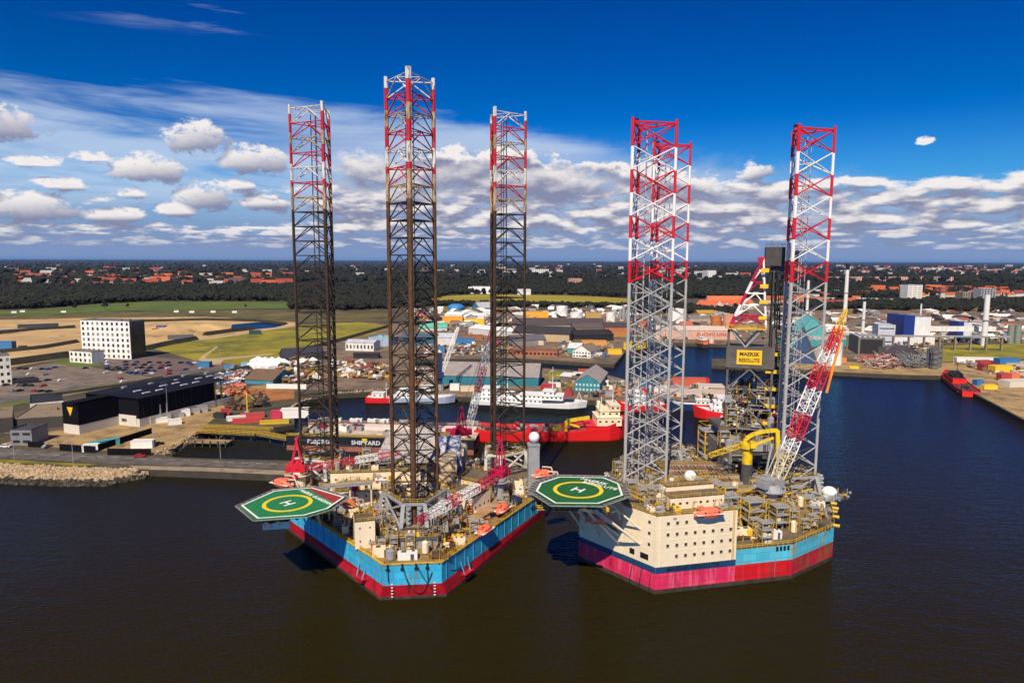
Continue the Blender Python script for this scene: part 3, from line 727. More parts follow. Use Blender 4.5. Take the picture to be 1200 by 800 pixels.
def lifeboat(name, label, loc, rz, L=8.5, group='orange lifeboats', loc_t=None, cm=None):
    t_ = thing(name, label, 'lifeboat', loc, rz, group)
    rings = []
    for i in range(11):
        k = i / 10; x = (k - 0.5) * L; w_ = 1.45 * (1 - abs(2 * k - 1) ** 2.6) + 0.12
        h0 = -1.2 + 0.55 * abs(2 * k - 1) ** 2.2
        rings.append([(x, -w_, 0), (x, -w_ * 0.7, h0 * 0.75), (x, 0, h0), (x, w_ * 0.7, h0 * 0.75), (x, w_, 0), (x, w_, 0.12), (x, -w_, 0.12)])
    m = MB(); m.loft(rings); m.build('hull', cm or ORANGE, t_, smooth_=False)
    rings = []
    for i in range(9):
        k = i / 8; x = (k - 0.5) * L * 0.9; w_ = 1.35 * (1 - abs(2 * k - 1) ** 3) + 0.1; h = 1.35 * (1 - abs(2 * k - 1) ** 2.4) + 0.15
        rings.append([(x, -w_, 0.12), (x, -w_ * 0.9, h * 0.6), (x, -w_ * 0.45, h), (x, w_ * 0.45, h), (x, w_ * 0.9, h * 0.6), (x, w_, 0.12)])
    m = MB(); m.loft([list(reversed(r_)) for r_ in rings]); m.build('canopy', cm or ORANGE, t_)
    m = MB(); m.bz(-L * 0.36, -L * 0.2, -0.6, 0.6, 1.2, 1.95); m.build('conning_tower', cm or ORANGE, t_)
    m = MB()
    for s_ in (-1, 1):
        for i in range(4): m.box((-L * 0.2 + i * L * 0.15, s_ * 1.28, 0.62), (0.5, 0.10, 0.35))
    m.build('window', GLASS, t_)
    m = MB(); m.bz(-L * 0.47, L * 0.47, -1.56, 1.56, 0.02, 0.10); m.build('fender', WHITE, t_)
    return t_
def davit(parent, p, hd, h=3.4, reach=2.6, half=2.6, mt=None):
    """two curved arms holding a boat; hd points outboard"""
    hd = Vector((hd[0], hd[1], 0)).normalized(); sdv = Vector((-hd.y, hd.x, 0)); p = Vector(p); m = MB()
    for q in (-half, half):
        b_ = p + sdv * q
        m.beam(b_ - hd * 1.0, b_ + Vector((0, 0, h)), 0.35); m.beam(b_ + Vector((0, 0, h)), b_ + hd * reach + Vector((0, 0, h + 0.5)), 0.32)
        m.tube(b_ + hd * reach + Vector((0, 0, h + 0.5)), b_ + hd * reach + Vector((0, 0, h - 1.2)), 0.06, n=5)
    return m.build('davit', mt or CREAM, parent)

# ------------------------------------------------------------------ rig with the brown rusty legs (left)
O1, A1 = Vector((-27.4, 187.2, 0)), R(6.5)
rig1 = thing('jack_up_rig', 'jack-up drilling rig with three rust-brown lattice legs and a cyan and dark red hull', 'drilling rig', O1, A1, 'jack-up rigs moored side by side')
M1i = (Matrix.Translation(O1) @ Matrix.Rotation(A1, 4, 'Z')).inverted()
def L1(p): return M1i @ Vector((p[0], p[1], p[2] if len(p) > 2 else 0))
RED1 = mat('hull_red_dark', (0.50, 0.008, 0.020), 0.45, var=0.2, scale=0.35, col2=(0.16, 0.018, 0.014), thr=0.58, soft=0.08, streak=5, plates=(5.0, 1.75))
HP = [(-7.2, -24.6), (7.2, -24.6), (42, 26), (42, 46), (34, 56), (-34, 56), (-42, 46), (-42, 26)]
HB = [(-8.4, -23.8), (8.4, -23.8), (41.6, 26), (41.6, 45.6), (33.8, 55.6), (-33.8, 55.6), (-41.6, 45.6), (-41.6, 26)]
D1 = 9.6
m = MB(); m.prism(HB, -3, 0.7, top=False); m.use(1); m.prism(HB, 0.7, 4.2, top=False, bottom=False, poly1=HP); m.use(2); m.prism(HP, 4.2, D1, top=False, bottom=False)  # lowest black strip paints in the dark reflection below the red
m.use(3); m.add([(x, y, D1) for x, y in HP], [tuple(range(8))])
hull1 = m.build('hull', [BLACK, RED1, CYAN, OCHRE], rig1)
# gunwale, rubbing strips and deck edge
m = MB()
for a, b_ in zip(HP, HP[1:] + HP[:1]): m.beam((*a, D1 + 0.15), (*b_, D1 + 0.15), 0.5, 0.3)
m.build('deck_edge', YRAIL, hull1)
stf = MB().box((0, 0, 6.9), (0.16, 0.16, 5.2)).mesh('hull_stiffener', CYAN)
for i in range(14):
    for a, b_ in ((HP[0], HP[7]), (HP[1], HP[2])):
        t_ = (i + 0.5) / 14; p = Vector((*a, 0)).lerp(Vector((*b_, 0)), t_); nn = Vector((p.x, p.y - 20, 0)).normalized()
        place('hull_stiffener', stf, hull1, (p.x + nn.x * 0.08, p.y + nn.y * 0.08, 0), math.atan2(b_[1] - a[1], b_[0] - a[0]))
SCUM = mat('waterline_stain', (0.040, 0.030, 0.018), 0.7, var=0.5, scale=0.6)
m = MB()
for i in range(8):
    a, b_ = Vector((*HB[i], 0)), Vector((*HB[(i + 1) % 8], 0)); d = (b_ - a).normalized(); o = Vector((d.y, -d.x, 0)) * 0.03; a, b_ = a + o, b_ + o
    m.add([(a.x, a.y, 0.1), (b_.x, b_.y, 0.1), (b_.x, b_.y, 1.0), (a.x, a.y, 1.0)], [(0, 1, 2, 3)])
m.build('waterline_stain', SCUM, hull1)
dm = MB()
for k in range(5): dm.box((0, 0, 0.9 + k * 0.8), (0.5, 0.04, 0.28))
dmm = dm.mesh('draft_marks', WHITE)
for x in (-5.2, 5.4): kind(place('draft_marks', dmm, hull1, (x, -24.72, 0.4)), 'stuff')
ropes = mat('dark_hose', (0.02, 0.02, 0.02), 0.7, var=0.3)
def hose(parent, a, b, sag, r=0.12, n=10, mt=None, name='hose'):
    a, b = Vector(a), Vector(b); m = MB(); pr = a
    for i in range(1, n + 1):
        t_ = i / n; q = a.lerp(b, t_) - Vector((0, 0, sag * 4 * t_ * (1 - t_))); m.tube(pr, q, r, n=5, caps=False); pr = q
    return m.build(name, mt or ropes, parent)
for x, d_, z in ((-6.2, 0, 3.2), (-2.6, 1.5, 2.2), (0.8, 3.5, 1.4), (3.6, 0, 3.0)):
    hose(hull1, (x, -24.9, D1 + 0.2), (x + d_ + 0.2, -24.95, z + 2), 0.6, 0.13)
    m = MB(); m.box((x, -24.85, D1 - 1.1), (0.9, 0.5, 0.35)); m.box((x, -24.8, D1 - 0.2), (0.4, 0.5, 0.9)); m.build('bollard', BLACK, hull1)
hose(hull1, (-2.4, -24.9, D1 - 1.2), (4.8, -24.9, D1 - 2.2), 5.6, 0.10)
hose(hull1, (6.4, -24.9, D1), (12.5, -17.4, 5.0), 1.5, 0.14)
# red landing steps hung over the side on cyan arms
for sx in (-1, 1):
    p = Vector((sx * 13.2, -15.9, 0)); dv = Vector((sx * 34.8, 50.6, 0)).normalized(); nv = Vector((dv.y * sx, -dv.x * sx, 0)); nv = nv if nv.y < 0 else -nv
    m = MB(); c_ = p + nv * 1.0
    for k in (-1.7, 1.7): m.beam(p + dv * k + Vector((0, 0, 6.2)), c_ + dv * k * 0.8 + Vector((0, 0, 3.0)), 0.25)
    m.use(1); m.box(c_ + Vector((0, 0, 2.9)), (4.4, 1.5, 0.25), math.atan2(dv.y, dv.x)); m.box(c_ + Vector((0, 0, 2.0)), (3.0, 1.2, 0.2), math.atan2(dv.y, dv.x))
    for k in (-2, 2): m.beam(c_ + dv * k + Vector((0, 0, 3)), c_ + dv * k * 0.7 + Vector((0, 0, 1.7)), 0.2)
    m.build('boat_landing', [CYAN, RED1], hull1)
for path in ([(-7.2, -24.4, D1), (-42, 26, D1), (-42, 46, D1)], [(7.2, -24.4, D1), (42, 26, D1), (42, 46, D1)]):
    railing_mesh(path).build('railing', YRAIL, rig1)

# legs
BAYM = [PWHITE, PRED, PCREAM, PRED, PWHITE, PRED, PCREAM, DRUST]
SEG = [(3.0, PWHITE), (5.8, PRED), (4.2, PCREAM), (5.4, PRED), (5.2, PWHITE), (1.8, PRED), (7.4, PCREAM), (200, RUST)]
MRUST = mat('leg_rust_dark', (0.045, 0.021, 0.010), 0.7, var=0.5, scale=1.0)
TOP1 = 133.6
build_leg(rig1, 0, 0, R(-90), 12.6, D1, TOP1, 4.62, SEG, BAYM, False, 0.56, 0.17, 'front lattice leg with one broad rusty chord facing the water')
build_leg(rig1, -31.6, 41.0, R(180), 12.8, D1, TOP1, 4.62, SEG[:-1] + [(200, MRUST)], BAYM, False, 0.46, 0.16)
build_leg(rig1, 29.4, 41.5, R(0), 12.4, D1, TOP1, 4.62, SEG[:-1] + [(200, MRUST)], BAYM, False, 0.46, 0.16)

# jack houses round the feet of the legs
def jack_house(parent, cx, cy, rot, z, mt, mt2, rbase=11.5, rtop=9.0, h1=3.6, h2=9.6):
    def ring(r, n=6, o=0.0): return [(r * math.cos(rot + 2 * math.pi * (k + o) / n), r * math.sin(rot + 2 * math.pi * (k + o) / n)) for k in range(n)]
    hexa = []
    for k in range(3):
        a = rot + 2 * math.pi * k / 3
        for da in (-0.32, 0.32): hexa.append((rbase * math.cos(a + da), rbase * math.sin(a + da)))
    m = MB(); m.prism(hexa, z, z + h1); jb = m.build('jack_house', mt, parent, (cx, cy, 0))
    m = MB()
    for k in range(6):
        p = hexa[k]; q = hexa[(k + 1) % 6]; 
        m.beam((*p, z + h1 + 0.1), (*q, z + h1 + 0.1), 0.5, 0.35)
    m.build('base_rim', DGREY, jb)
    m = MB()
    for k in range(6):
        p = Vector((*hexa[k], z + h1)); q = Vector((hexa[k][0] * 0.80, hexa[k][1] * 0.80, z + h2))
        m.beam(p * 0.97 + Vector((0, 0, (z + h1) * 0.03)), q, 1.05)
        q2 = Vector((hexa[(k + 1) % 6][0] * 0.80, hexa[(k + 1) % 6][1] * 0.80, z + h2))
        m.beam(q, q2, 0.7)
        p2 = Vector((*hexa[(k + 1) % 6], z + h1))
        if k % 2: m.beam(p * 0.97 + Vector((0, 0, (z + h1) * 0.03)), q2, 0.5); m.beam(p2 * 0.97 + Vector((0, 0, (z + h1) * 0.03)), q, 0.5)
    m.build('frame', mt2, jb)
    for k in range(3):
        a = rot + 2 * math.pi * k / 3; d = Vector((math.cos(a), math.sin(a), 0)); s_ = Vector((-d.y, d.x, 0))
        for q in (-1.5, 1.5):
            m = MB(); m.box(d * 7.3 + s_ * q + Vector((0, 0, z + h1 + 2.9)), (0.5, 1.0, 5.6), a)
            for i in range(4):
                m.box(d * 8.0 + s_ * q + Vector((0, 0, z + h1 + 0.9 + i * 1.35)), (1.7, 1.3, 1.1), a)
                m.tube(d * 8.9 + s_ * q + Vector((0, 0, z + h1 + 0.9 + i * 1.35)), d * 9.6 + s_ * q + Vector((0, 0, z + h1 + 0.9 + i * 1.35)), 0.42, n=8)
            m.build('jacking_gear', GREY, jb)
    top = [(p[0] * 0.82, p[1] * 0.82, z + h2 + 0.35) for p in hexa]
    railing_mesh(top + top[:1]).build('railing', YRAIL, jb)
    return jb
JBM = mat('jack_house_beige', (0.25, 0.205, 0.15), 0.6, var=0.2, scale=0.4, col2=(0.18, 0.11, 0.06), thr=0.56)
jack_house(rig1, 0, 0, R(-90), D1, JBM, GREY)
def hexring(r, rot, da=0.36): return [(r * math.cos(rot + 2 * math.pi * k / 3 + d_), r * math.sin(rot + 2 * math.pi * k / 3 + d_)) for k in range(3) for d_ in (-da, da)]
hx = hexring(17.0, R(-90)); m = MB(); m.prism(hx, D1, D1 + 2.9); skt = m.build('jack_house_skirt', JBM, rig1)
m = MB()
for k in range(6): m.beam((*hx[k], D1 + 2.7), (*hx[(k + 1) % 6], D1 + 2.7), 0.6, 0.5)
m.build('skirt_rim', DGREY, skt)
railing_mesh([(*p, D1 + 2.9) for p in hx + hx[:1]]).build('railing', YRAIL, skt)
for k in range(7): m = MB(); m.box((-4.4 + k * 1.5, -15.95, D1 + 1.2), (0.9, 0.12, 2.0)); m.build('skirt_door', (DGREY, GREY, CREAM)[k % 3], skt)
clutter(skt, hx, D1 + 2.9, 46, ['valve_skid', 'valve_skid', 'pump_skid', 'pipe_manifold', 'bottle_rack', 'equipment_cabin_grey', 'crate_group'], 71, [(0, 0, 10.6)], 0.5, 0.8, 0, 1.7)
jack_house(rig1, -31.6, 41.0, R(180), D1, JBM, mat('pale_frame', (0.58, 0.54, 0.46), 0.5, var=0.15), 9.6)
jack_house(rig1, 29.4, 41.5, R(0), D1, JBM, mat('pale_frame', (0.58, 0.54, 0.46), 0.5, var=0.15), 9.6)
# square white ventilation towers beside the rear legs
def vent_tower(p, w, d, z1, mt=WHITE):
    m = MB(); m.bz(p[0] - w / 2, p[0] + w / 2, p[1] - d / 2, p[1] + d / 2, D1, z1); m.bz(p[0] - w / 2 - 0.2, p[0] + w / 2 + 0.2, p[1] - d / 2 - 0.2, p[1] + d / 2 + 0.2, z1 - 0.6, z1 - 0.3)
    return m.build('ventilation_tower', mt, rig1)
q = L1(AT(350, 545, 216)); vent_tower(q, 3.0, 3.0, 20.5)
q = L1(AT(625, 540, 216)); vent_tower(q, 3.6, 3.2, HZ(625, 519, 216), GREY)
q = L1(AT(626, 512, 216)); m = MB(); m.ball(q, 1.75, 20, 12); m.tube(q - Vector((0, 0, 2.8)), q - Vector((0, 0, 1.4)), 0.5, n=8); m.build('radome', RADOME, rig1, smooth_=True)

# deck houses: stacked cabins on the port side and a wide block amidships
def house(parent, name, c, d, z0, mt, rz=0.0, wins=None, roof=DECKG, label=None):
    m = MB(); m.box((0, 0, d[2] / 2), d); h_ = m.build(name, mt, parent, (c[0], c[1], z0), rz)
    m = MB(); m.box((0, 0, d[2] + 0.08), (d[0] - 0.2, d[1] - 0.2, 0.15)); m.build('roof', roof, h_)
    if wins:
        nx, nz, sw, sh = wins; wmsh = MB().box((0, 0, 0), (sw, 0.06, sh)).mesh('window', GLASS)
        for i in range(nx):
            for j in range(nz): place('window', wmsh, h_, (-d[0] / 2 + d[0] * (i + 0.5) / nx, -d[1] / 2 - 0.01, d[2] * (j + 0.55) / nz))
    ps = [(x * d[0] / 2, y * d[1] / 2, d[2]) for x, y in ((-1, -1), (1, -1), (1, 1), (-1, 1), (-1, -1))]
    railing_mesh(ps, 1.1, 1.6).build('railing', YRAIL, h_)
    if label: h_['label'] = label
    return h_
q = L1(AT(423, 640, 171)); house(rig1, 'deck_cabin', (q.x + 0.5, q.y + 4.0), (5.2, 6.4, 7.2), D1, CREAM, R(10), (2, 2, 0.35, 0.5))
q = L1(G(446, 596, D1)); house(rig1, 'deck_cabin', (q.x - 1, q.y + 1), (4.0, 3.0, 5.0), D1, CREAM, R(10))
house(rig1, 'accommodation_block', (-15, 18), (19, 10, 6.2), D1, CREAM, 0.0, (7, 2, 0.6, 0.6))
house(rig1, 'accommodation_block', (-12, 30), (30, 12, 8.5), D1, CREAM, 0.0, (9, 2, 0.6, 0.6))
house(rig1, 'winch_house', (15.5, 8.5), (9, 10, 6.8), D1, CREAM, R(52), (4, 1, 0.6, 0.7))
house(rig1, 'mud_pump_house', (20, 24), (12, 12, 6.2), D1, CREAM, R(52), (4, 1, 0.6, 0.7))
# grey ramp-like cantilever deck and drill floor screens behind the front leg
SCREEN = mat('wind_screen_grey', (0.40, 0.37, 0.36), 0.6, var=0.25, scale=0.5, col2=(0.18, 0.15, 0.13), thr=0.56)
m = MB(); m.add([(-14, 30, 20), (6, 30, 20), (6, 47, 26), (-10, 47, 26), (-14, 30, 19), (6, 30, 19), (6, 47, 19), (-10, 47, 19)],
                [(0, 1, 2, 3), (0, 4, 5, 1), (1, 5, 6, 2), (2, 6, 7, 3), (3, 7, 4, 0)]); m.build('cantilever_deck', SCREEN, rig1)
NAVYS = mat('striped_tarpaulin', (0.06, 0.08, 0.20), 0.7, var=0.4, scale=0.35, col2=(0.45, 0.47, 0.55), thr=0.50, soft=0.05)
m = MB(); m.box((10.5, 44, 17), (9, 0.5, 14), 0.1, R(-24)); m.box((14.6, 47, 16), (0.5, 8, 12)); m.build('wind_screen', NAVYS, rig1)
m = MB(); m.bz(-9, 13, 34, 52, D1, 18.5); m.build('substructure', mat('substructure_cream', (0.58, 0.46, 0.30), 0.55, var=0.2, scale=0.3, col2=(0.25, 0.15, 0.08), thr=0.58), rig1)
# helideck
ZH1 = 22.0
hp = [L1(G(u, v, ZH1)) for u, v in ((281.5, 592), (301, 607.5), (357.5, 603.6), (385, 595.5), (404.5, 582), (366, 570.5), (321, 574.5))]
cc = L1(G(337, 589.2, ZH1)); td = L1(G(386, 589.5, ZH1)) - L1(G(352, 573.5, ZH1)); mid = (L1(G(386, 590.5, ZH1)) + L1(G(354, 574.0, ZH1))) / 2
HG = mat('helideck_green', (0.012, 0.185, 0.058), 0.7, var=0.12, scale=0.5, col2=(0.008, 0.12, 0.04), thr=0.60)
seg = [L1(G(u, v, ZH1)) for u, v in ((394, 590.2), (403, 582.4), (367, 571.4), (359.5, 571.8))]
st1 = [((cc.x + 6, cc.y + 2, ZH1 - 1.6), (-27, 6, 8.0), 0.32), ((cc.x - 4, cc.y + 6, ZH1 - 1.6), (-34, 17, 8.0), 0.32), ((cc.x + 9, cc.y + 6, ZH1 - 1.6), (-23, 8, D1), 0.28), ((cc.x + 2, cc.y + 9, ZH1 - 1.6), (-30, 18, D1), 0.28),
       ((cc.x + 5, cc.y + 9, ZH1 - 1.6), (-27, 6, 8.0), 0.2), ((cc.x + 9, cc.y + 9, ZH1 - 1.6), (-34, 17, 8.0), 0.2)]
hd1 = helideck(rig1, cc.x, cc.y, ZH1, hp, (td.x, td.y, 0), [('MAERSK GUARDIAN', (mid.x, mid.y), (td.x, td.y))], 1.3, HG, [(p.x, p.y) for p in seg], 6.3, st1, tsize=1.75)
q = L1(G(322, 612, 19)); m = MB(); m.box((q.x, q.y + 2, 17.8), (6.5, 2.4, 1.8), R(5)); m.box((q.x, q.y + 2, 19.6), (0.3, 0.3, 2)); m.build('foam_monitor_platform', WHITE, hd1)
m = stairs_mesh((cc.x + 10.5, cc.y + 8.5, ZH1 - 0.5), (cc.x + 16, cc.y + 12, D1 + 6.2)); m.build('stair', YRAIL, hd1)
m = MB(); m.box((-19.5, 8.0, 19.8), (14, 3.2, 0.3), R(8)); m.build('walkway', GREY, rig1); railing_mesh([(-26.4, 5.5, 19.9), (-12.4, 7.6, 19.9)]).build('railing', YRAIL, rig1)
for q in ((-25, 7), (-19, 8), (-13, 9)): m = MB(); m.tube((*q, D1), (*q, 19.7), 0.25, n=8); m.build('walkway_post', CREAM, rig1)

# cranes
q = L1(AT(352, 552, 212)); tp = L1(AT(470, 530, 214))
deck_crane(rig1, (q.x, q.y), D1, q.z + 1, tp, [0, 0, 0, 0, 1, 1, 0, 0], [CRIMSON, NWHITE], RED, CREAM, 9.5, 1.9, 1.6, label='port crane with its red and white boom laid across the deck')
q = L1(AT(585, 558, 206)); tp = L1(AT(488, 611, 167))
deck_crane(rig1, (q.x, q.y), D1, q.z + 0.5, tp, [0, 0, 1, 1, 0, 1, 1, 0], [CRIMSON, NWHITE], CRIMSON, GREY, 10.5, 2.3, 1.6, label='starboard crane with its white and red boom lowered to the front leg')
q = L1(AT(543, 508, 246)); tp = L1(AT(577, 386, 252))
deck_crane(rig1, (q.x, q.y), D1, q.z + 0.5, tp, [1, 1, 1, 0, 0, 1, 1, 0], [CRIMSON, NWHITE], CRIMSON, CREAM, 9.0, 2.2, 1.5, label='rear crane with its boom raised')
# loose equipment
KN = ['valve_skid', 'valve_skid', 'crate_group', 'crate_group', 'steel_beams', 'valve_skid', 'equipment_cabin_cream', 'equipment_cabin_grey', 'equipment_cabin_yellow', 'equipment_cabin_white', 'equipment_cabin_cream', 'storage_tank_grey', 'storage_tank_cream', 'pump_skid', 'mooring_winch', 'pipe_rack', 'access_tower', 'pipe_manifold', 'bottle_rack', 'pipe_manifold', 'access_tower', 'pump_skid']
KIN = [(p[0] * 0.94, (p[1] - 15) * 0.94 + 15) for p in HP]
AV1 = [(0, 0, 14.5), (-31.6, 41, 11), (29.4, 41.5, 11), (-15, 18, 9), (-12, 30, 11), (2, 43, 12)]
clutter(rig1, KIN, D1, 230, KN, 11, AV1, 0.55, 0.95, 0.0, 1.95)
clutter(rig1, [(-24, 14), (-6, 14), (-6, 22), (-24, 22)], D1 + 6.3, 14, KN, 12, (), 0.5, 0.8, 0, 2.5)
clutter(rig1, [(-26, 25), (2, 25), (2, 35), (-26, 35)], D1 + 8.6, 20, KN, 13, (), 0.5, 0.9, 0, 2.5)
clutter(rig1, [(-10, -9), (10, -9), (12, 6), (-12, 6)], D1 + 3.7, 24, ['valve_skid', 'pump_skid', 'pipe_manifold', 'bottle_rack', 'equipment_cabin_grey'], 14, [(0, 0, 7.2)], 0.5, 0.7, 0, 2.0)
for a, b_ in (((-9, 12, D1), (-14, 13.5, D1 + 6.2)), ((10, 12, D1), (16, 16, D1 + 6)), ((-2, 24, D1), (-8, 25, D1 + 8.5)), ((24, 12, D1), (20, 18, D1 + 6))):
    stairs_mesh(a, b_).build('stair', YRAIL, rig1)
for (x, y) in ((20, -3), (26, 5)): m = MB(); m.box((x - 3, y + 3, D1 + 2.3), (10, 5, 0.3), R(55)); m.build('timber_platform', mat('timber_deck', (0.36, 0.21, 0.10), 0.8, var=0.25), rig1)

# boats hung along the starboard side and at the stern
_n = Vector((0.886, -0.463, 0))
for i, (u, v, y_, rz, lab) in enumerate(((568, 621, 10.6, 62, 'orange lifeboat hung lowest along the cyan hull side of the rusty-legged rig'),
                                   (589, 596, 11.8, 62, 'orange lifeboat hung next to the dark tarpaulin on the rusty-legged rig'))):
    p = G(u, v, y_); lifeboat('lifeboat', lab, p, R(rz), 7.0)
    davit(rig1, L1(p - _n * 2.6 + Vector((0, 0, -2))), (0.83, -0.56), 3.2, 2.6, 2.2, GREY)
p = AT(330, 566, 199); lifeboat('lifeboat', 'pale orange lifeboat half hidden behind the left green helideck', p, R(150), 8.0); davit(rig1, L1(p + Vector((3.5, 1.5, -2))), (-0.9, -0.3), 3.2, 2.6, 2.2)
p = AT(409, 591, 186); lifeboat('rescue_boat', 'small open orange rescue boat beside the cream deck cabin', p, R(-20), 4.6, 'rescue boats'); davit(rig1, L1(p + Vector((2.6, 2, -1.5))), (-0.7, -0.7), 2.6, 2.2, 1.2)
p = AT(603, 588, 206); m = MB(); m.ball(L1(p), 2.4, 10, 8, 0.9, 0.06); m.build('tarpaulin_bundle', mat('navy_tarpaulin', (0.012, 0.015, 0.045), 0.6, var=0.3), rig1)
for u, v, Y in ((345, 560, 205), (416, 572, 196), (414, 560, 210), (443, 566, 205)):
    p = L1(AT(u, v, Y)); m = MB(); m.ball(p, 1.2, 12, 8); m.tube(p - Vector((0, 0, 3)), p, 0.3, n=6); m.build('red_buoy_tank', CRIMSON, rig1, smooth_=True)
q = L1(G(606, 610, 7)); put_text('MAERSK', 1.5, BLACK, hull1, (37.2, 18.6, 7.2), (0.567, 0.824, 0), (0, 0, 1), bold=0.02)

# ------------------------------------------------------------------ rig with the red and white legs (right)
O2 = Vector((60, 205, 0))
rig2 = thing('jack_up_rig', 'jack-up drilling rig with red and white legs, a derrick and cream living quarters', 'drilling rig', O2, 0.0, 'jack-up rigs moored side by side')
def L2(p): return Vector((p[0] - 60, p[1] - 205, p[2] if len(p) > 2 else 0))
HW = [(19.2, 186.5), (36.8, 166.2), (75.4, 175.0), (92.0, 187.0), (104, 216), (100, 233), (68, 263), (47, 263), (31, 228), (22.5, 203)]
HW = [(x - 60, y - 205) for x, y in HW]
PINK = mat('hull_red_faded', (0.66, 0.022, 0.090), 0.5, var=0.2, scale=0.30, col2=(0.78, 0.12, 0.19), thr=0.56, soft=0.10, streak=8, plates=(5.5, 2.3))
RED2 = mat('hull_red_fresh', (0.62, 0.010, 0.014), 0.45, var=0.15, scale=0.35, col2=(0.36, 0.04, 0.03), thr=0.60, soft=0.08, streak=6, plates=(5.5, 2.3))
RED3 = mat('hull_red_rusty', (0.50, 0.012, 0.035), 0.55, var=0.15, scale=0.30, col2=(0.26, 0.10, 0.02), thr=0.53, soft=0.08, streak=4, plates=(5.5, 2.3))
CYAN2 = mat('cyan_hull_worn', (0.09, 0.50, 0.64), 0.45, var=0.10, scale=0.18, col2=(0.34, 0.30, 0.18), thr=0.58, soft=0.07, streak=4, plates=(4.6, 2.1))
NAVY = mat('navy_hull_band', (0.010, 0.050, 0.130), 0.45, var=0.12)
D2 = 9.8
def ins(P, k):
    return [(p[0] * (1 - k / 42.0), p[1] * (1 - k / 42.0)) for p in P]
def skirt(mb, idx, z0, z1, P=HW):
    for i in idx: a, b_ = P[i], P[(i + 1) % len(P)]; mb.add([(*a, z0), (*b_, z0), (*b_, z1), (*a, z1)], [(0, 1, 2, 3)])
n2 = len(HW)
m = MB(); skirt(m, range(n2), -3, 0.9)  # black strip at the waterline stands in for dark reflection under the hull
xm = (58.9 - 36.8) / (75.4 - 36.8); mp_ = (HW[1][0] + (HW[2][0] - HW[1][0]) * xm, HW[1][1] + (HW[2][1] - HW[1][1]) * xm)
HX = HW[:2] + [mp_] + HW[2:]
m.use(1); skirt(m, (0, 1), 0.9, 5.6, HX); m.use(2); skirt(m, (2,), 0.9, 5.6, HX); m.use(3); skirt(m, (3, 4, 5, 6, 7, 8, 9, 10), 0.9, 5.6, HX)
m.use(4); skirt(m, range(len(HX)), 5.6, D2, HX); m.use(5); m.add([(*p, D2) for p in HW], [tuple(range(n2))])
hull2 = m.build('hull', [BLACK, PINK, RED2, RED3, CYAN2, DECKG], rig2)
m = MB()
for i in range(n2):
    a, b_ = Vector((*HW[i], 0)), Vector((*HW[(i + 1) % n2], 0)); d = (b_ - a).normalized(); o = Vector((d.y, -d.x, 0)) * 0.03; a, b_ = a + o, b_ + o
    m.add([(a.x, a.y, 0.1), (b_.x, b_.y, 0.1), (b_.x, b_.y, 1.25), (a.x, a.y, 1.25)], [(0, 1, 2, 3)])
m.build('waterline_stain', SCUM, hull2)
# navy band with the name under the living quarters
def proud(p, q, k):
    d = Vector((q[0] - p[0], q[1] - p[1], 0)).normalized(); return Vector((d.y, -d.x, 0)) * k
m = MB()
for a, b_ in ((HX[0], HX[1]), (HX[1], HX[2])):
    o = proud(a, b_, 0.05); A, B = Vector((*a, 0)) + o, Vector((*b_, 0)) + o
    m.add([(A.x, A.y, 5.55), (B.x, B.y, 5.55), (B.x, B.y, 7.3), (A.x, A.y, 7.3)], [(0, 1, 2, 3)])
m.build('hull_band', NAVY, hull2)
fd = Vector((HW[2][0] - HW[1][0], HW[2][1] - HW[1][1], 0)).normalized(); fn = Vector((fd.y, -fd.x, 0))
lp = Vector((*HW[1], 6.42)) + fd * 10.5 + fn * 0.10
put_text('MAERSK RESOLUTE', 1.5, BLACK, hull2, lp, fd, (0, 0, 1), sx=1.15, bold=0.03)
# living quarters
ld = Vector((HW[0][0] - HW[1][0], HW[0][1] - HW[1][1], 0)).normalized(); ln = Vector((-ld.y, ld.x, 0)); ln = ln if ln.x < 0 else -ln
ZB = 20.6
F_ = Vector((*HW[1], 0)) + fn * 0.10 + ln * 0.10
P1_ = F_ + fd * 22.7
Lc = F_ + ld * 26.4
Lk = F_ + ld * 11.0
bp_ = [F_, P1_, P1_ - fn * 14, F_ - fn * 14 + ld * 9, Lk]
m = MB(); m.prism([(p.x, p.y) for p in bp_], 7.3, ZB, bottom=False)
quart = m.build('living_quarters', CREAM, rig2)
m = MB()                                                          # low bulwark of the mooring deck beyond the block
for (a_, b2_, z1_) in ((Lk, Lc, 13.0), (Lc, Lc - ln * 7 + ld * 0.2, 13.0)):
    d_ = (b2_ - a_).normalized(); mid_ = (a_ + b2_) / 2; m.box((mid_.x, mid_.y, (7.3 + z1_) / 2), ((b2_ - a_).length, 0.3, z1_ - 7.3), math.atan2(d_.y, d_.x))
m.build('bulwark', CREAM, quart)
railing_mesh([(*p.xy, 13.0) for p in (Lk + ld * 0.3, Lc)], 1.2, 1.5, 0.05).build('railing', YRAIL, quart)
m = MB(); m.prism([(p.x * 0.985, p.y * 0.985) for p in bp_], ZB, ZB + 0.12); m.build('roof_deck', DECKG, quart)
railing_mesh([(*p.xy, ZB) for p in (P1_, F_, Lk)], 1.2, 1.5, 0.05).build('railing', YRAIL, quart)
wv = MB(); wv.box((0, 0, 0), (0.62, 0.08, 0.70)); wv.use(1)
for a_, b2_ in (((-.38, .42), (.38, .42)), ((-.38, -.42), (.38, -.42)), ((-.38, -.42), (-.38, .42)), ((.38, -.42), (.38, .42))): wv.beam((a_[0], -0.04, a_[1]), (b2_[0], -0.04, b2_[1]), 0.10)
wv = wv.mesh('window', [GLASS, mat('window_frame', (0.45, 0.36, 0.25), 0.6)])
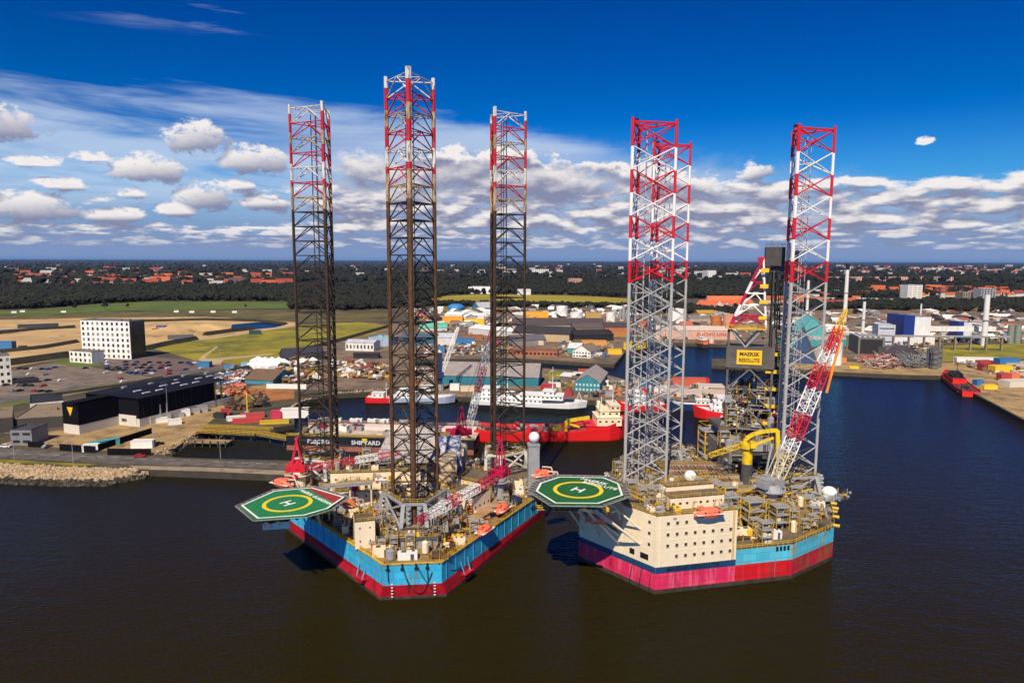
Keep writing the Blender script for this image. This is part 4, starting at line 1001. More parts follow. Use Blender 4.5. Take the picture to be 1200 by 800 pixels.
for r_ in range(4):
    for c_ in range(8):
        if r_ == 3 and c_ < 1: continue
        if r_ == 0 and c_ > 2: continue
        p = F_ + fd * (3.2 + c_ * 2.52) + fn * 0.02
        place('window', wv, quart, (p.x, p.y, ZB - 1.9 - r_ * 2.95), math.atan2(fd.y, fd.x))
for r_ in range(3): p = F_ + ld * 2.2 + ln * 0.02; place('window', wv, quart, (p.x, p.y, ZB - 1.9 - r_ * 2.95), math.atan2(ld.y, ld.x))
for k, w_ in ((3.6, 2.6), (7.6, 1.6)):
    p = F_ + ld * k + ln * 0.02; m = MB(); m.box((0, 0, 0), (w_, 0.1, 1.5)); m.build('mooring_port', BLACK, quart, (p.x, p.y, 9.2), math.atan2(ld.y, ld.x))
m = MB()
for k in range(0, 9): p = Vector((*HW[1], 0)) + fd * (1.5 + k * 4.7) + fn * 0.06; m.box((p.x, p.y, 3.2), (0.12, 0.10, 4.4), math.atan2(fd.y, fd.x))
kind(m.build('weld_seam', PINK, hull2), 'stuff')
for k in range(3):                                                # drain pipes, ladder and vents on the front wall
    p = F_ + fd * (1.2 + k * 10.2) + fn * 0.14; m = MB(); m.tube((p.x, p.y, 7.4), (p.x, p.y, ZB - 0.3), 0.10, n=6); m.build('drain_pipe', CREAM, quart)
p = F_ + fd * 21.6 + fn * 0.25; m = MB()
for q in (-0.25, 0.25): m.beam((p.x + fd.x * q, p.y + fd.y * q, 7.6), (p.x + fd.x * q, p.y + fd.y * q, ZB + 1), 0.07)
for i in range(40): m.beam((p.x - fd.x * .25, p.y - fd.y * .25, 7.8 + i * .33), (p.x + fd.x * .25, p.y + fd.y * .25, 7.8 + i * .33), 0.05)
m.build('ladder', YRAIL, quart)
for k in (5.0, 12.2, 17.4): p = F_ + fd * k + fn * 0.06; m = MB(); m.box((p.x, p.y, ZB - 0.7), (0.9, 0.12, 0.5), math.atan2(fd.y, fd.x)); m.build('vent_grille', GREY, quart)
m = MB()
for zz in (ZB - 3.3, ZB - 6.25, ZB - 9.2):
    for (s0_, e0_, nn_) in ((F_, P1_, fn), (F_, Lk, ln)): m.beam((s0_.x + nn_.x * .02, s0_.y + nn_.y * .02, zz), (e0_.x + nn_.x * .02, e0_.y + nn_.y * .02, zz), 0.07)
kind(m.build('weld_seam', CREAM, quart), 'stuff')
# upper deck house, funnels and mast on the roof
q = P1_ - fd * 9.6 - fn * 6.5
house(rig2, 'bridge_house', (q.x, q.y), (15.5, 5.5, 3.0), ZB, CREAM, math.atan2(fd.y, fd.x), (8, 1, 0.7, 0.6))
q = P1_ - fd * 9.0 - fn * 11
house(rig2, 'bridge_house', (q.x, q.y), (14, 4.0, 4.2), ZB, CREAM, math.atan2(fd.y, fd.x), (5, 1, 0.7, 0.6))
p = L2(AT(809, 558, 192)); m = MB(); m.ball(p, 1.8, 20, 12); m.tube(p - Vector((0, 0, 4)), p - Vector((0, 0, 1.5)), 0.35, n=8); m.build('radome', RADOME, rig2, smooth_=True)
for u, v, Y in ((787, 562, 194), (790, 585, 180)):
    p = L2(AT(u, v, Y)); m = MB(); m.ball(p, 0.7, 12, 8); m.tube(p - Vector((0, 0, 2)), p, 0.2, n=6); m.build('radome', RADOME, rig2, smooth_=True)
# helideck
ZH2 = 26.0
hp = [L2(G(u, v, ZH2)) for u, v in ((627, 575), (650, 589.5), (702, 590), (731, 580), (726, 566), (708, 559), (655, 558), (632, 565.5))]
cc = L2(G(677.5, 573.5, ZH2))
cc_w = sum((p.x for p in hp)) / 8, sum((p.y for p in hp)) / 8
g2 = [Vector((cc.x + (p.x - cc.x) * 1.0, cc.y + (p.y - cc.y) * 1.0, 0)) for p in hp]
t0 = L2(G(684, 564.5, ZH2)); t1 = L2(G(722, 573.0, ZH2)); td = t1 - t0
l1, l2 = (t0 + t1) / 2, (L2(G(680, 561.5, ZH2)) + L2(G(713, 566.5, ZH2))) / 2
hb = Vector((F_ + ld * 13).xy.to_3d())
sts = []
for k, zz in ((5, 12), (12, 9.5), (19, 9.5), (25, 9.5)):
    b_ = F_ + ld * k + ln * 0.1; e_ = Vector((cc.x, cc.y, 0)) + ld * (k - 15) * 0.55 + ln * 2.5
    sts.append(((b_.x, b_.y, zz), (e_.x, e_.y, ZH2 - 1.6), 0.32)); 
    e2 = e_ - ln * 6; sts.append(((b_.x, b_.y, zz + 4), (e2.x, e2.y, ZH2 - 1.6), 0.24))
for k in (5, 12, 19):
    b_ = F_ + ld * k + ln * 0.1; e_ = Vector((cc.x, cc.y, 0)) + ld * (k - 8) * 0.55 + ln * 2.5; sts.append(((b_.x, b_.y, 12), (e_.x, e_.y, ZH2 - 1.6), 0.2))
HG2 = mat('helideck_dark_green', (0.010, 0.105, 0.022), 0.7, var=0.15, scale=0.5, col2=(0.02, 0.15, 0.03), thr=0.60)
hd2 = helideck(rig2, cc.x, cc.y, ZH2, [(p.x, p.y) for p in g2], (td.x, td.y, 0), [('RESOLUTE', (l1.x, l1.y), (td.x, td.y)), ('MAERSK', (l2.x, l2.y), (td.x, td.y))], 1.9, HG2, None, 6.5, sts, tsize=2.2)
m = MB(); m.box((cc.x - 2, cc.y - 4, ZH2 - 3.6), (9, 3, 0.2)); m.box((cc.x - 9.5, cc.y - 1, ZH2 - 3.6), (3, 8, 0.2)); m.build('access_platform', OCHRE, hd2)
railing_mesh([(cc.x - 6.5, cc.y - 5.5, ZH2 - 3.5), (cc.x + 2.5, cc.y - 5.5, ZH2 - 3.5)], 1.1, 1.2, 0.06).build('railing', YRAIL, hd2)
railing_mesh([(cc.x - 11, cc.y + 3, ZH2 - 3.5), (cc.x - 11, cc.y - 5, ZH2 - 3.5), (cc.x - 8, cc.y - 5, ZH2 - 3.5)], 1.1, 1.2, 0.06).build('railing', YRAIL, hd2)
for dx_, dy_ in ((-9.5, 2), (-9.5, -4), (-5, -4.5), (2, -4.5)): m = MB(); m.beam((cc.x + dx_, cc.y + dy_, ZH2 - 3.6), (cc.x + dx_, cc.y + dy_, ZH2 - 0.9), 0.16); m.build('hanger', YELLOW, hd2)
stairs_mesh((cc.x + 11, cc.y + 3, ZH2 - 0.4), (F_.x - fn.x * 4 + 1, F_.y - fn.y * 4 + 6, ZB)).build('stair', YRAIL, hd2)

# legs
SEG2 = [(8.0, NRED)] + [(6.5, c_) for c_ in (NWHITE, NRED, NWHITE, NRED, NWHITE, NRED)] + [(200, NGREY)]
BAY2 = [NRED, NWHITE, NRED, NWHITE, NRED, NWHITE, NRED, NGREY]
TOP2 = 124.8
def leg2(cx, cy, rot, s, lab):
    lg = build_leg(rig2, cx - 60, cy - 205, rot, s, D2, TOP2 + 0.6, 6.52, SEG2, BAY2, True, 0.43, 0.19, lab)
    m = MB(); rc = s / math.sqrt(3); ch = [Vector((rc * math.cos(2 * math.pi * k / 3), rc * math.sin(2 * math.pi * k / 3), TOP2 - 0.5)) for k in range(3)]
    for k in range(3): m.beam(ch[k], ch[(k + 1) % 3], 0.5); m.beam((ch[k] + ch[(k + 1) % 3]) / 2, (ch[k] + ch[(k + 2) % 3]) / 2, 0.35)
    c_ = (ch[0] + ch[1]) / 2; m.box(c_ + Vector((0, 0, 0.5)), (3.2, 1.5, 0.8), R(60 + 90)); m.build('top_frame', NRED, lg)
    m = MB(); m.box(c_ + Vector((0, 0, 1.4)), (1.4, 1.0, 1.1)); m.beam(c_ + Vector((0.6, 0, 1.2)), c_ + Vector((1.1, 0, 2.6)), 0.15); m.build('beacon_light', BLACK, lg)
    return lg
leg2(40.0, 205.5, math.atan2(213 - 205.5, 38.4 - 40.0), 13.4, 'left front leg, nearest the round green helideck of its rig')
leg2(54.0, 243.5, math.atan2(252 - 243.5, 52.4 - 54.0), 13.2, 'rear leg, seen through the left front one')
leg2(90.2, 214.0, math.atan2(222 - 214.0, 88.0 - 90.2), 12.6, 'right leg beside the derrick')
for cx, cy in ((40, 205.5), (54, 243.5), (90.2, 214)): jack_house(rig2, cx - 60, cy - 205, R(100), D2, GREY, STEEL, 9.6, 8.0, 2.0, 7.5)

# derrick on its cantilever
DX, DY = L2((80.5, 240))[:2]
DG = mat('derrick_grey', (0.10, 0.088, 0.075), 0.6, var=0.3, scale=0.3)
DK = mat('derrick_dark', (0.050, 0.044, 0.040), 0.6, var=0.35, scale=0.4)
m = MB(); m.bz(DX - 9, DX + 9, DY - 20, DY + 10, 19.5, 22.5); cant = m.build('cantilever', DG, rig2)
for sx in (-8.7, 8.7): m = MB(); m.bz(DX + sx - 0.5, DX + sx + 0.5, DY - 22, DY + 16, 15.5, 22.6); m.build('cantilever_beam', mat('cantilever_grey', (0.16, 0.155, 0.15), 0.6, var=0.25), cant)
m = MB(); m.bz(DX - 8, DX + 8, DY - 7, DY + 7, 26.5, 27.6); m.build('drill_floor', DG, cant)
def dpt(u, v, yy): p = L2(AT(u, v, yy)); return p
zp0, zp1 = HZ(876, 430, 234), HZ(876, 406, 234)
xl, xr = L2(AT(851, 418, 234)).x, L2(AT(904, 418, 234)).x
yF, yB = DY - 6, DY + 4
derrick = MB()
for x in (xl + 0.6, xr - 0.6):
    for y in (yF + 0.4, yB - 0.4): derrick.beam((x, y, 20), (x, y, 62), 0.7)
dr = derrick.build('derrick', mat('derrick_leg_grey', (0.11, 0.10, 0.095), 0.5, var=0.2), rig2)
m = MB()
for z in (27, 34, 41):
    for (a, b_) in (((xl + .6, yF), (xr - .6, yF)), ((xl + .6, yB), (xr - .6, yB)), ((xl + .6, yF), (xl + .6, yB)), ((xr - .6, yF), (xr - .6, yB))):
        md = ((a[0] + b_[0]) / 2, (a[1] + b_[1]) / 2)
        m.tube((*a, z), (*b_, z), 0.22, n=6); m.tube((*a, z), (*md, z + 7), 0.22, n=6); m.tube((*b_, z), (*md, z + 7), 0.22, n=6)
m.build('lower_bracing', mat('bracing_grey', (0.20, 0.19, 0.175), 0.5, var=0.2), dr)
m = MB(); m.bz(xl, xr, yF - 0.6, yB, zp0, zp1); m.build('fingerboard_screen', DG, dr)
sw = (xr - xl); m = MB(); m.bz(xl + sw * 0.22, xl + sw * 0.74, yF - 0.78, yF - 0.62, zp0 + 1.3, zp1 - 0.9); sg = m.build('name_board', mat('sign_yellow', (0.85, 0.50, 0.01), 0.5, var=0.04), dr)
cxs = xl + sw * 0.48; zc = (zp0 + zp1) / 2 + 0.2
put_text('MAERSK', 1.8, BLACK, sg, (cxs, yF - 0.80, zc + 1.05), (1, 0, 0), (0, 0, 1), bold=0.05, sx=0.98)
put_text('RESOLUTE', 1.8, BLACK, sg, (cxs, yF - 0.80, zc - 1.05), (1, 0, 0), (0, 0, 1), bold=0.05, sx=0.80)
zt = HZ(880, 384, 234)
m = MB(); m.bz(xl - 0.6, xl + sw * 0.80, yF - 1.2, yB - 2, zt - 0.3, zt); pf = m.build('derrick_platform', YELLOW, dr)
railing_mesh([(xl - 0.6, yB - 2, zt), (xl - 0.6, yF - 1.2, zt), (xl + sw * 0.8, yF - 1.2, zt)], 1.3, 1.0, 0.08).build('railing', YRAIL, pf)
for (a, b_) in (((xl + .6, yF), (xl + sw * .75, yF)), ((xl + .6, yB), (xl + sw * .75, yB))):
    m = MB(); md = (a[0] + b_[0]) / 2; m.tube((*a, zt), (md, a[1], zp1), 0.3, n=6); m.tube((*b_, zt), (md, a[1], zp1), 0.3, n=6); m.build('upper_bracing', STEEL, dr)
# inclined A-frame leg, red and white
pk = L2(AT(888, 303, 238))
mx_, my0, my1 = xl + sw * 0.80, yF, yB - 3
for yy in (my0, my1):
    m = MB(); foot1 = Vector((xl + 0.8, yy, zt)); foot2 = Vector((mx_, yy, zt)); tp = Vector((pk.x, (my0 + my1) / 2 + (yy - (my0 + my1) / 2) * 0.3, pk.z))
    for i in range(6):
        m.use(i % 2 if i != 5 else 0); m.tube(foot1.lerp(tp, i / 6), foot1.lerp(tp, (i + 1) / 6), 0.42, n=8)
        m.use(1); m.tube(foot2.lerp(tp, i / 6), foot2.lerp(tp, (i + 1) / 6), 0.36, n=8)
    for i in range(1, 6, 1):
        a, b_, c_ = foot1.lerp(tp, i / 6), foot2.lerp(tp, i / 6), foot2.lerp(tp, (i - 1) / 6)
        m.use(0 if i in (1, 4) else 1); m.tube(a, b_, 0.24, n=6); m.tube(foot1.lerp(tp, (i - 1) / 6), (a + b_) / 2, 0.24, n=6); m.tube((a + b_) / 2, c_, 0.22, n=6)
    m.build('inclined_leg', [CRIMSON, NWHITE], dr)
for i in range(4):
    z = zt + 3 + i * (pk.z - zt) / 4.4; m = MB(); m.box((mx_ - 1.2, (yF + yB) / 2 - 2, z), (2.6, 3.0, 0.25)); m.box((mx_ - 1.2, yF - 0.2, z + 0.7), (2.6, 0.12, 1.2)); m.build('ladder_platform', YELLOW, dr)
# dark mast column and crown block
cx0, cx1 = L2(AT(893, 400, 240)).x, L2(AT(914, 400, 240)).x
ztop = HZ(900, 316, 240)
m = MB()
for x in (cx0, cx1):
    for y in (DY - 3, DY + 3): m.beam((x, y, 22), (x, y, ztop), 0.45)
nb = 14
for i in range(nb):
    z0_, z1_ = 27 + (ztop - 27) * i / nb, 27 + (ztop - 27) * (i + 1) / nb
    for y in (DY - 3, DY + 3): m.beam((cx0, y, z0_), (cx1, y, z0_), 0.3); m.beam((cx0, y, z0_), (cx1, y, z1_), 0.24)
    for x in (cx0, cx1): m.beam((x, DY - 3, z0_), (x, DY + 3, z0_), 0.3); m.beam((x, DY - 3, z1_), (x, DY + 3, z0_), 0.24)
mast = m.build('mast', DK, dr)
m = MB(); m.bz(cx1 - 2.4, cx1 - 0.5, DY - 2.7, DY - 2.5, 40, ztop - 0.2); m.build('mast_cladding', mat('mast_panel', (0.17, 0.145, 0.115), 0.6, var=0.4, scale=0.5), mast)
m = MB(); q_ = random.Random(6)
for i in range(34): x_ = q_.uniform(cx0 + .4, cx1 - .4); y_ = q_.uniform(DY - 2.5, DY + 2.5); z_ = q_.uniform(27, ztop - 12); m.tube((x_, y_, z_), (x_, y_, z_ + q_.uniform(5, 16)), q_.uniform(.07, .2), n=5)
for i in range(26): m.box((q_.uniform(cx0, cx1), q_.uniform(DY - 3.2, DY - 1), q_.uniform(27, ztop - 2)), (q_.uniform(.6, 2.2), q_.uniform(.5, 1.4), q_.uniform(.5, 2.0)))
kind(m.build('mast_equipment', DK, mast), 'stuff')
m = MB(); m.tube((cx0 + 1, DY - 3.4, 27), (cx0 + 1, DY - 3.4, ztop), 0.3, n=6); m.tube((cx0 + 1.8, DY - 3.5, 27), (cx0 + 1.8, DY - 3.5, ztop), 0.2, n=6); m.build('standpipe', BLACK, mast)
zc1 = HZ(900, 290, 240)
m = MB(); m.bz(cx0 - 3.0, cx1 - 1.2, DY - 4.5, DY + 2.5, ztop + 1.4, zc1); m.bz(cx1 - 3.0, cx1 + 1.4, DY - 4, DY + 2.2, ztop + 1.0, zc1 - 1.2); m.bz(cx0 - 1, cx1, DY - 3, DY + 3, ztop - 0.6, ztop + 1.6)
crown = m.build('crown_block', DK, dr)
railing_mesh([(cx0 - 3.0, DY - 4.5, zc1), (cx1 - 1.8, DY - 4.5, zc1), (cx1 - 1.8, DY + 4, zc1)], 1.2, 1.2, 0.06).build('railing', DK, crown)
m = MB(); m.tube((cx0 - 1, DY - 2, zc1), (cx0 - 1, DY - 2, zc1 + 2.2), 0.08, n=5); m.tube((cx1 + 1.6, DY, zc1 - 1.0), (cx1 + 5.5, DY, zc1 + 0.5), 0.1, n=5); m.build('aerial', DK, crown)
m = MB(); p = L2(AT(886, 305, 238)); m.box(p, (2.2, 2.2, 2.2)); m.build('red_top_cap', CRIMSON, dr)
for i, z in enumerate((29, 35, 41, 47, 53)):
    m = MB(); m.box((cx0 + 1.4, DY - 4.6, z), (5.6, 2.4, 0.2)); m.box((cx0 + 1.4, DY - 5.8, z + 0.6), (5.6, 0.1, 1.1)); m.build('yellow_service_gallery', YELLOW, dr)
clutter(dr, [(xl, yF), (xr, yF), (xr, yB), (xl, yB)], 27.7, 14, ['access_tower', 'pipe_manifold', 'equipment_cabin_grey', 'pump_skid', 'storage_tank_grey'], 31, (), 0.7, 1.1, 0, 2.2)
clutter(dr, [(xl, yF), (xr, yF), (xr, yB), (xl, yB)], 36, 7, ['access_tower', 'pipe_manifold', 'equipment_cabin_grey', 'pump_skid'], 32, (), 0.7, 1.0, 0, 2.5)

q_ = random.Random(12); m = MB()                                  # dense pipework and gear inside the lower tower
for i in range(240):
    m.use(q_.choice((0, 0, 0, 1, 2, 3))); p_ = Vector((q_.uniform(xl, xr + 3), q_.uniform(yF, yB + 2), q_.uniform(21, 44))); v_ = q_.choice((Vector((1, 0, 0)), Vector((0, 1, 0)), Vector((0, 0, 1)), Vector((0, 0, 1)), Vector((.6, .3, .7)))) * q_.uniform(2, 6.5)
    m.tube(p_, p_ + v_, q_.uniform(.08, .24), n=5, caps=False)
for i in range(110): m.use(q_.choice((0, 0, 0, 1, 2, 3))); m.box((q_.uniform(xl, xr + 3), q_.uniform(yF, yB + 2), q_.uniform(20, 42)), (q_.uniform(.6, 2.6), q_.uniform(.6, 2.2), q_.uniform(.5, 2.4)))
kind(m.build('drilling_gear', [DK, GREY, RUST, YRAIL], dr), 'stuff')
m = MB()
for i in range(150): m.use(q_.choice((0, 0, 0, 1, 2))); m.box((q_.uniform(xl - 4, xr + 6), q_.uniform(yF - 16, yF), q_.uniform(11, 21)), (q_.uniform(.6, 3.4), q_.uniform(.6, 2.6), q_.uniform(.5, 2.6)))
for i in range(120):
    m.use(q_.choice((0, 0, 1, 2, 3))); p_ = Vector((q_.uniform(xl - 4, xr + 6), q_.uniform(yF - 16, yF), q_.uniform(10, 22))); m.tube(p_, p_ + q_.choice((Vector((1, 0, 0)), Vector((0, 0, 1)), Vector((0, 1, 0)))) * q_.uniform(2, 7), q_.uniform(.1, .25), n=5, caps=False)
kind(m.build('substructure_gear', [DK, GREY, RUST, YRAIL], cant), 'stuff')
pv_ = Matrix.Translation((xl, yF, 0)); dr.matrix_local = pv_ @ Matrix.Rotation(R(-17), 4, 'Z') @ pv_.inverted()   # the tower stands turned on its cantilever

# big crane with the raised red and white boom
q = L2(AT(904, 566, 192)); tp = L2(AT(983, 383, 203))
bc = deck_crane(rig2, (q.x, q.y), D2, q.z, tp, [2, 2, 1, 0, 0, 1, 1, 0, 0, 1, 0, 0], [NRED, NWHITE, mat('boom_pale_yellow', (0.70, 0.58, 0.36), 0.5, var=0.2)], GREY, GREY, 6.0, 3.2, 2.0, mast=False, label='large crane with its red and white lattice boom raised in front of the right leg')
m = MB(); m.tube((0, 0, q.z - 2.6), (0, 0, q.z - 0.2), 3.0, n=18)
for k in range(18): a_ = k * 0.349; m.box((3.02 * math.cos(a_), 3.02 * math.sin(a_), q.z - 1.4), (0.16, 0.18, 2.4), a_)
m.build('slewing_drum', mat('drum_pale_grey', (0.42, 0.41, 0.42), 0.5, var=0.2, scale=0.5, col2=(0.2, 0.16, 0.12), thr=0.58), bc)
m = MB(); m.tube((0, 0, q.z - 5.2), (0, 0, q.z - 4.6), 3.8, n=18); m.build('gallery', OCHRE, bc)
m = MB(); j0 = Vector(tp) - Vector((q.x, q.y, 0)); j1 = L2(AT(992, 362, 203)) - Vector((q.x, q.y, 0)); lattice(m, j0 - (j1 - j0) * 1.6, j1, 1.5, 1.5, 0.5, 0.14, 0.07, [0, 0, 1, 1, 1]); m.build('fly_jib', [NRED, YELLOW], bc)
m = MB(); m.tube(j0 - Vector((2.5, 0, 20)), j0 + Vector((1.5, 0, 0)), 0.4, n=6); m.build('jib_tie', mat('orange_tie', (0.80, 0.25, 0.03), 0.5), bc)
m = MB()
for k in (-1, 1): m.tube((k * 1.6, 1, q.z + 1), (k * 1.2 + 2, 3, q.z + 11), 0.3, n=6)
m.tube((-1.6, 1, q.z + 1), (3.2, 3, q.z + 11), 0.2, n=6); m.build('crane_gantry', STEEL, bc)
# yellow pipe-handling crane
q = L2(AT(876, 530, 208)); m = MB(); m.tube((0, 0, q.z - 3.5), (0, 0, q.z + 1.5), 1.55, n=16); m.use(1); m.tube((0, 0, D2), (0, 0, q.z - 3.5), 1.7, n=16); m.use(0); m.tube((0, 0, q.z + 1.5), (0, 0, q.z + 3.0), 2.3, n=16)
YB = mat('bright_yellow', (0.74, 0.50, 0.012), 0.5, var=0.18, scale=0.5, col2=(0.36, 0.22, 0.03), thr=0.62)
kc = m.build('pipe_handling_crane', [YB, DGREY], rig2, (q.x, q.y, 0))
m = MB(); z = q.z + 3.0
arc = [Vector((-1.2, 0, z - .5)), Vector((-0.6, 0, z + 1.6)), Vector((1.6, -0.2, z + 3.0)), Vector((5.0, -0.6, z + 4.0)), Vector((8.6, -1.0, z + 4.4))]
for a, b_ in zip(arc[:-1], arc[1:]): m.beam(a, b_, 0.8, 1.1)
arm = m.build('main_arm', YB, kc)
m = MB(); m.beam(arc[-1], arc[-1] + Vector((0.6, 0, -9)), 0.9, 1.2); m.beam((1.5, 0, z - 0.6), (7.6, -0.9, z + 2.0), 0.6, 0.7); m.build('folding_arm', YB, kc)
m = MB(); m.tube((0.6, 0.8, z + 0.4), (3.2, 0.2, z + 3.0), 0.25, n=8); m.build('hydraulic_ram', STEEL, kc)
m = MB(); m.box((0.6, -2.6, z + 0.2), (1.8, 1.6, 2.0)); m.build('cab', YB, kc)
m = MB(); a_ = L2(AT(832, 533, 214)); b_ = L2(AT(868, 522, 208)); lattice(m, a_, b_, 1.3, 1.5, 1.2, 0.14, 0.08); m.build('conveyor_boom', YB, rig2)

# pipe deck and other decks amidships
m = MB(); p0, p1 = L2((50, 196)), L2((76, 232)); m.bz(p0.x, p1.x, p0.y, p1.y, 15.2, 15.6); pd = m.build('pipe_deck', OCHRE, rig2)
for x in (p0.x + 1, (p0.x + p1.x) / 2, p1.x - 1):
    for y in (p0.y + 1, (p0.y + p1.y) / 2, p1.y - 1): m = MB(); m.tube((x, y, D2), (x, y, 15.2), 0.4, n=8); m.build('pillar', CREAM, pd)
railing_mesh([(p0.x, p1.y, 15.6), (p0.x, p0.y, 15.6), (p1.x, p0.y, 15.6), (p1.x, p1.y, 15.6)], 1.3, 1.6, 0.06).build('railing', YRAIL, pd)
RUSTP = mat('drill_pipe', (0.30, 0.17, 0.08), 0.5, var=0.35, scale=0.8)
dp = MB().tube((0, -6, 0), (0, 6, 0), 0.17, n=6).mesh('drill_pipe', RUSTP)
r_ = random.Random(5)
for i in range(40): place('drill_pipe', dp, pd, (p0.x + 3 + (i % 20) * 0.9 + r_.uniform(-.1, .1), p0.y + 11 + 13 * (i // 20), 15.85), r_.uniform(-0.03, 0.03))
for i in range(30): place('drill_pipe', dp, pd, (p0.x + 4 + (i % 15) * 1.1, p0.y + 11 + 13 * (i // 15), 16.2), r_.uniform(-0.06, 0.06))
for k in range(5): m = MB(); m.bz(p0.x + 2, p1.x - 2, p0.y + 5 + k * 6, p0.y + 5.4 + k * 6, 15.6, 16.3); m.build('pipe_stop', GREY, pd)
m = MB(); p = L2((84, 196)); m.bz(p.x - 10, p.x + 7, p.y - 4, p.y + 5, 12.8, 13.1); md_ = m.build('mezzanine_deck', GREY, rig2)
railing_mesh([(p.x - 10, p.y - 4, 13.1), (p.x + 7, p.y - 4, 13.1), (p.x + 7, p.y + 5, 13.1)], 1.2, 1.4, 0.06).build('railing', YRAIL, md_)
# stern platform carrying a white boat-shaped winch house on the right
q = L2(AT(972, 576, 207)); m = MB(); m.box((q.x - 2, q.y, q.z - 2.2), (12, 4.5, 0.4), R(8)); sp_ = m.build('overhanging_platform', GREY, rig2)
railing_mesh([(q.x - 7, q.y - 2.8, q.z - 2), (q.x + 4, q.y - 1.3, q.z - 2), (q.x + 3.6, q.y + 2.5, q.z - 2)], 1.2, 1.2, 0.06).build('railing', STEEL, sp_)
m = MB(); m.ball((q.x, q.y, q.z), 2.3, 14, 9, 0.75); m.box((q.x, q.y, q.z - 1.4), (4, 3, 0.9)); m.build('covered_winch', NWHITE, sp_)
for a, b_ in (((q.x - 9, q.y + 1, q.z - 2.2), (q.x - 20, q.y - 4, q.z - 3.5)), ): m = MB(); lattice(m, a, b_, 1.2, 1.4, 1.2, 0.12, 0.07); m.build('walkway_truss', mat('orange_truss', (0.62, 0.33, 0.12), 0.5, var=0.2), rig2)
stairs_mesh((q.x - 9, q.y - 2, q.z - 2.2), (q.x - 14, q.y - 8, q.z - 9), 1.2).build('stair', YRAIL, rig2)
stairs_mesh((q.x - 18, q.y - 9, q.z - 9), (q.x - 9, q.y - 10, q.z - 12), 1.2).build('stair', YRAIL, rig2)
for k in range(5):
    p = Vector((*HW[3], 0)).lerp(Vector((*HW[4], 0)), k / 8); m = MB()
    m.tube((p.x - 0.3, p.y, D2 + 0.6 + 1.2 * (k % 3)), (p.x + 1.2, p.y - 0.8, D2 + 0.6 + 1.2 * (k % 3)), 0.5, n=12); m.build('fairlead', YRAIL, rig2)
# clutter on the decks
AV2 = [(-20, 0.5, 10), (-6, 38.5, 10), (30.2, 9, 10), (q.x, q.y, 3)]
KIN2 = [(x * 0.94, y * 0.94) for x, y in HW]
QP = [(p.x, p.y) for p in bp_]
AVQ = [(F_.x + fd.x * k - fn.x * j + 0, F_.y + fd.y * k - fn.y * j, 6.5) for k in (2, 8, 14, 20) for j in (4, 10)] + [((F_ + ld * k - ln * 5).x, (F_ + ld * k - ln * 5).y, 6.0) for k in (4, 10)]
clutter(rig2, KIN2, D2, 250, KN + ['access_tower', 'access_tower', 'pipe_manifold', 'storage_tank_yellow'], 21, AV2 + AVQ, 0.55, 1.05, 0.2, 1.9)
clutter(rig2, [(p.x, p.y) for p in (F_ - fn * 2, P1_ - fn * 2 - fd * 1, P1_ - fn * 13, F_ - fn * 13)], ZB + 0.12, 24, ['access_tower', 'pipe_manifold', 'signal_mast', 'equipment_cabin_yellow', 'equipment_cabin_cream', 'pump_skid', 'valve_skid', 'valve_skid'], 22, [(P1_.x - fd.x * 9.3 - fn.x * 8, P1_.y - fd.y * 9.3 - fn.y * 8, 7.5)], 0.5, 0.85, 0.2, 1.8)
clutter(rig2, [(-38, -12), (-22, -22), (-18, -12), (-30, 4)], ZB - 6, 30, ['access_tower', 'pipe_manifold', 'signal_mast', 'equipment_cabin_yellow', 'equipment_cabin_cream', 'signal_mast', 'storage_tank_cream'], 23, [(cc.x, cc.y, 12.5)], 0.6, 1.0, 0.2, 1.8)
clutter(rig2, [(p0.x, p0.y), (p1.x, p0.y), (p1.x, p0.y + 4), (p0.x, p0.y + 4)], 15.6, 12, KN, 24, (), 0.6, 0.9, 0, 2.0)
p = L2((84, 196)); clutter(rig2, [(p.x - 10, p.y - 4), (p.x + 7, p.y - 4), (p.x + 7, p.y + 5), (p.x - 10, p.y + 5)], 13.1, 22, KN, 25, (), 0.5, 0.9, 0, 1.9)
clutter(rig2, [(q.x - 9, q.y - 9), (q.x + 4, q.y - 9), (q.x + 4, q.y + 2), (q.x - 9, q.y + 2)], D2 + 3.2, 1, ['valve_skid'], 77)
clutter(rig2, [(DX - 9, DY - 20), (DX + 9, DY - 20), (DX + 9, DY - 7), (DX - 9, DY - 7)], 22.6, 14, ['equipment_cabin_grey', 'pipe_manifold', 'access_tower', 'pump_skid', 'pipe_rack', 'storage_tank_grey'], 26, (), 0.7, 1.1, 0, 2.3)
fl = [(*HW[i], D2) for i in (2, 3, 4)]; railing_mesh([(*mp_, D2)] + fl, 1.2, 1.5, 0.06).build('railing', YRAIL, rig2)
for k in range(4):
    p = Vector((*HW[2], 0)) - fd * (1.5 + k * 1.1) + fn * 0.15; m = MB(); m.box((p.x, p.y, D2 - 0.7), (0.5, 0.4, 1.0), math.atan2(fd.y, fd.x)); m.build('roller_chock', BLACK, hull2)
for k in range(3): hose(hull2, (HW[1][0] + fn.x * 0.2 - 0.6 - k * 2.0, HW[1][1] + 1.0 + k * 2.2, 8.6), (HW[1][0] - 1.6 - k * 2.2, HW[1][1] + 0.6 + k * 2.2, 0.2), 0.5, 0.09)

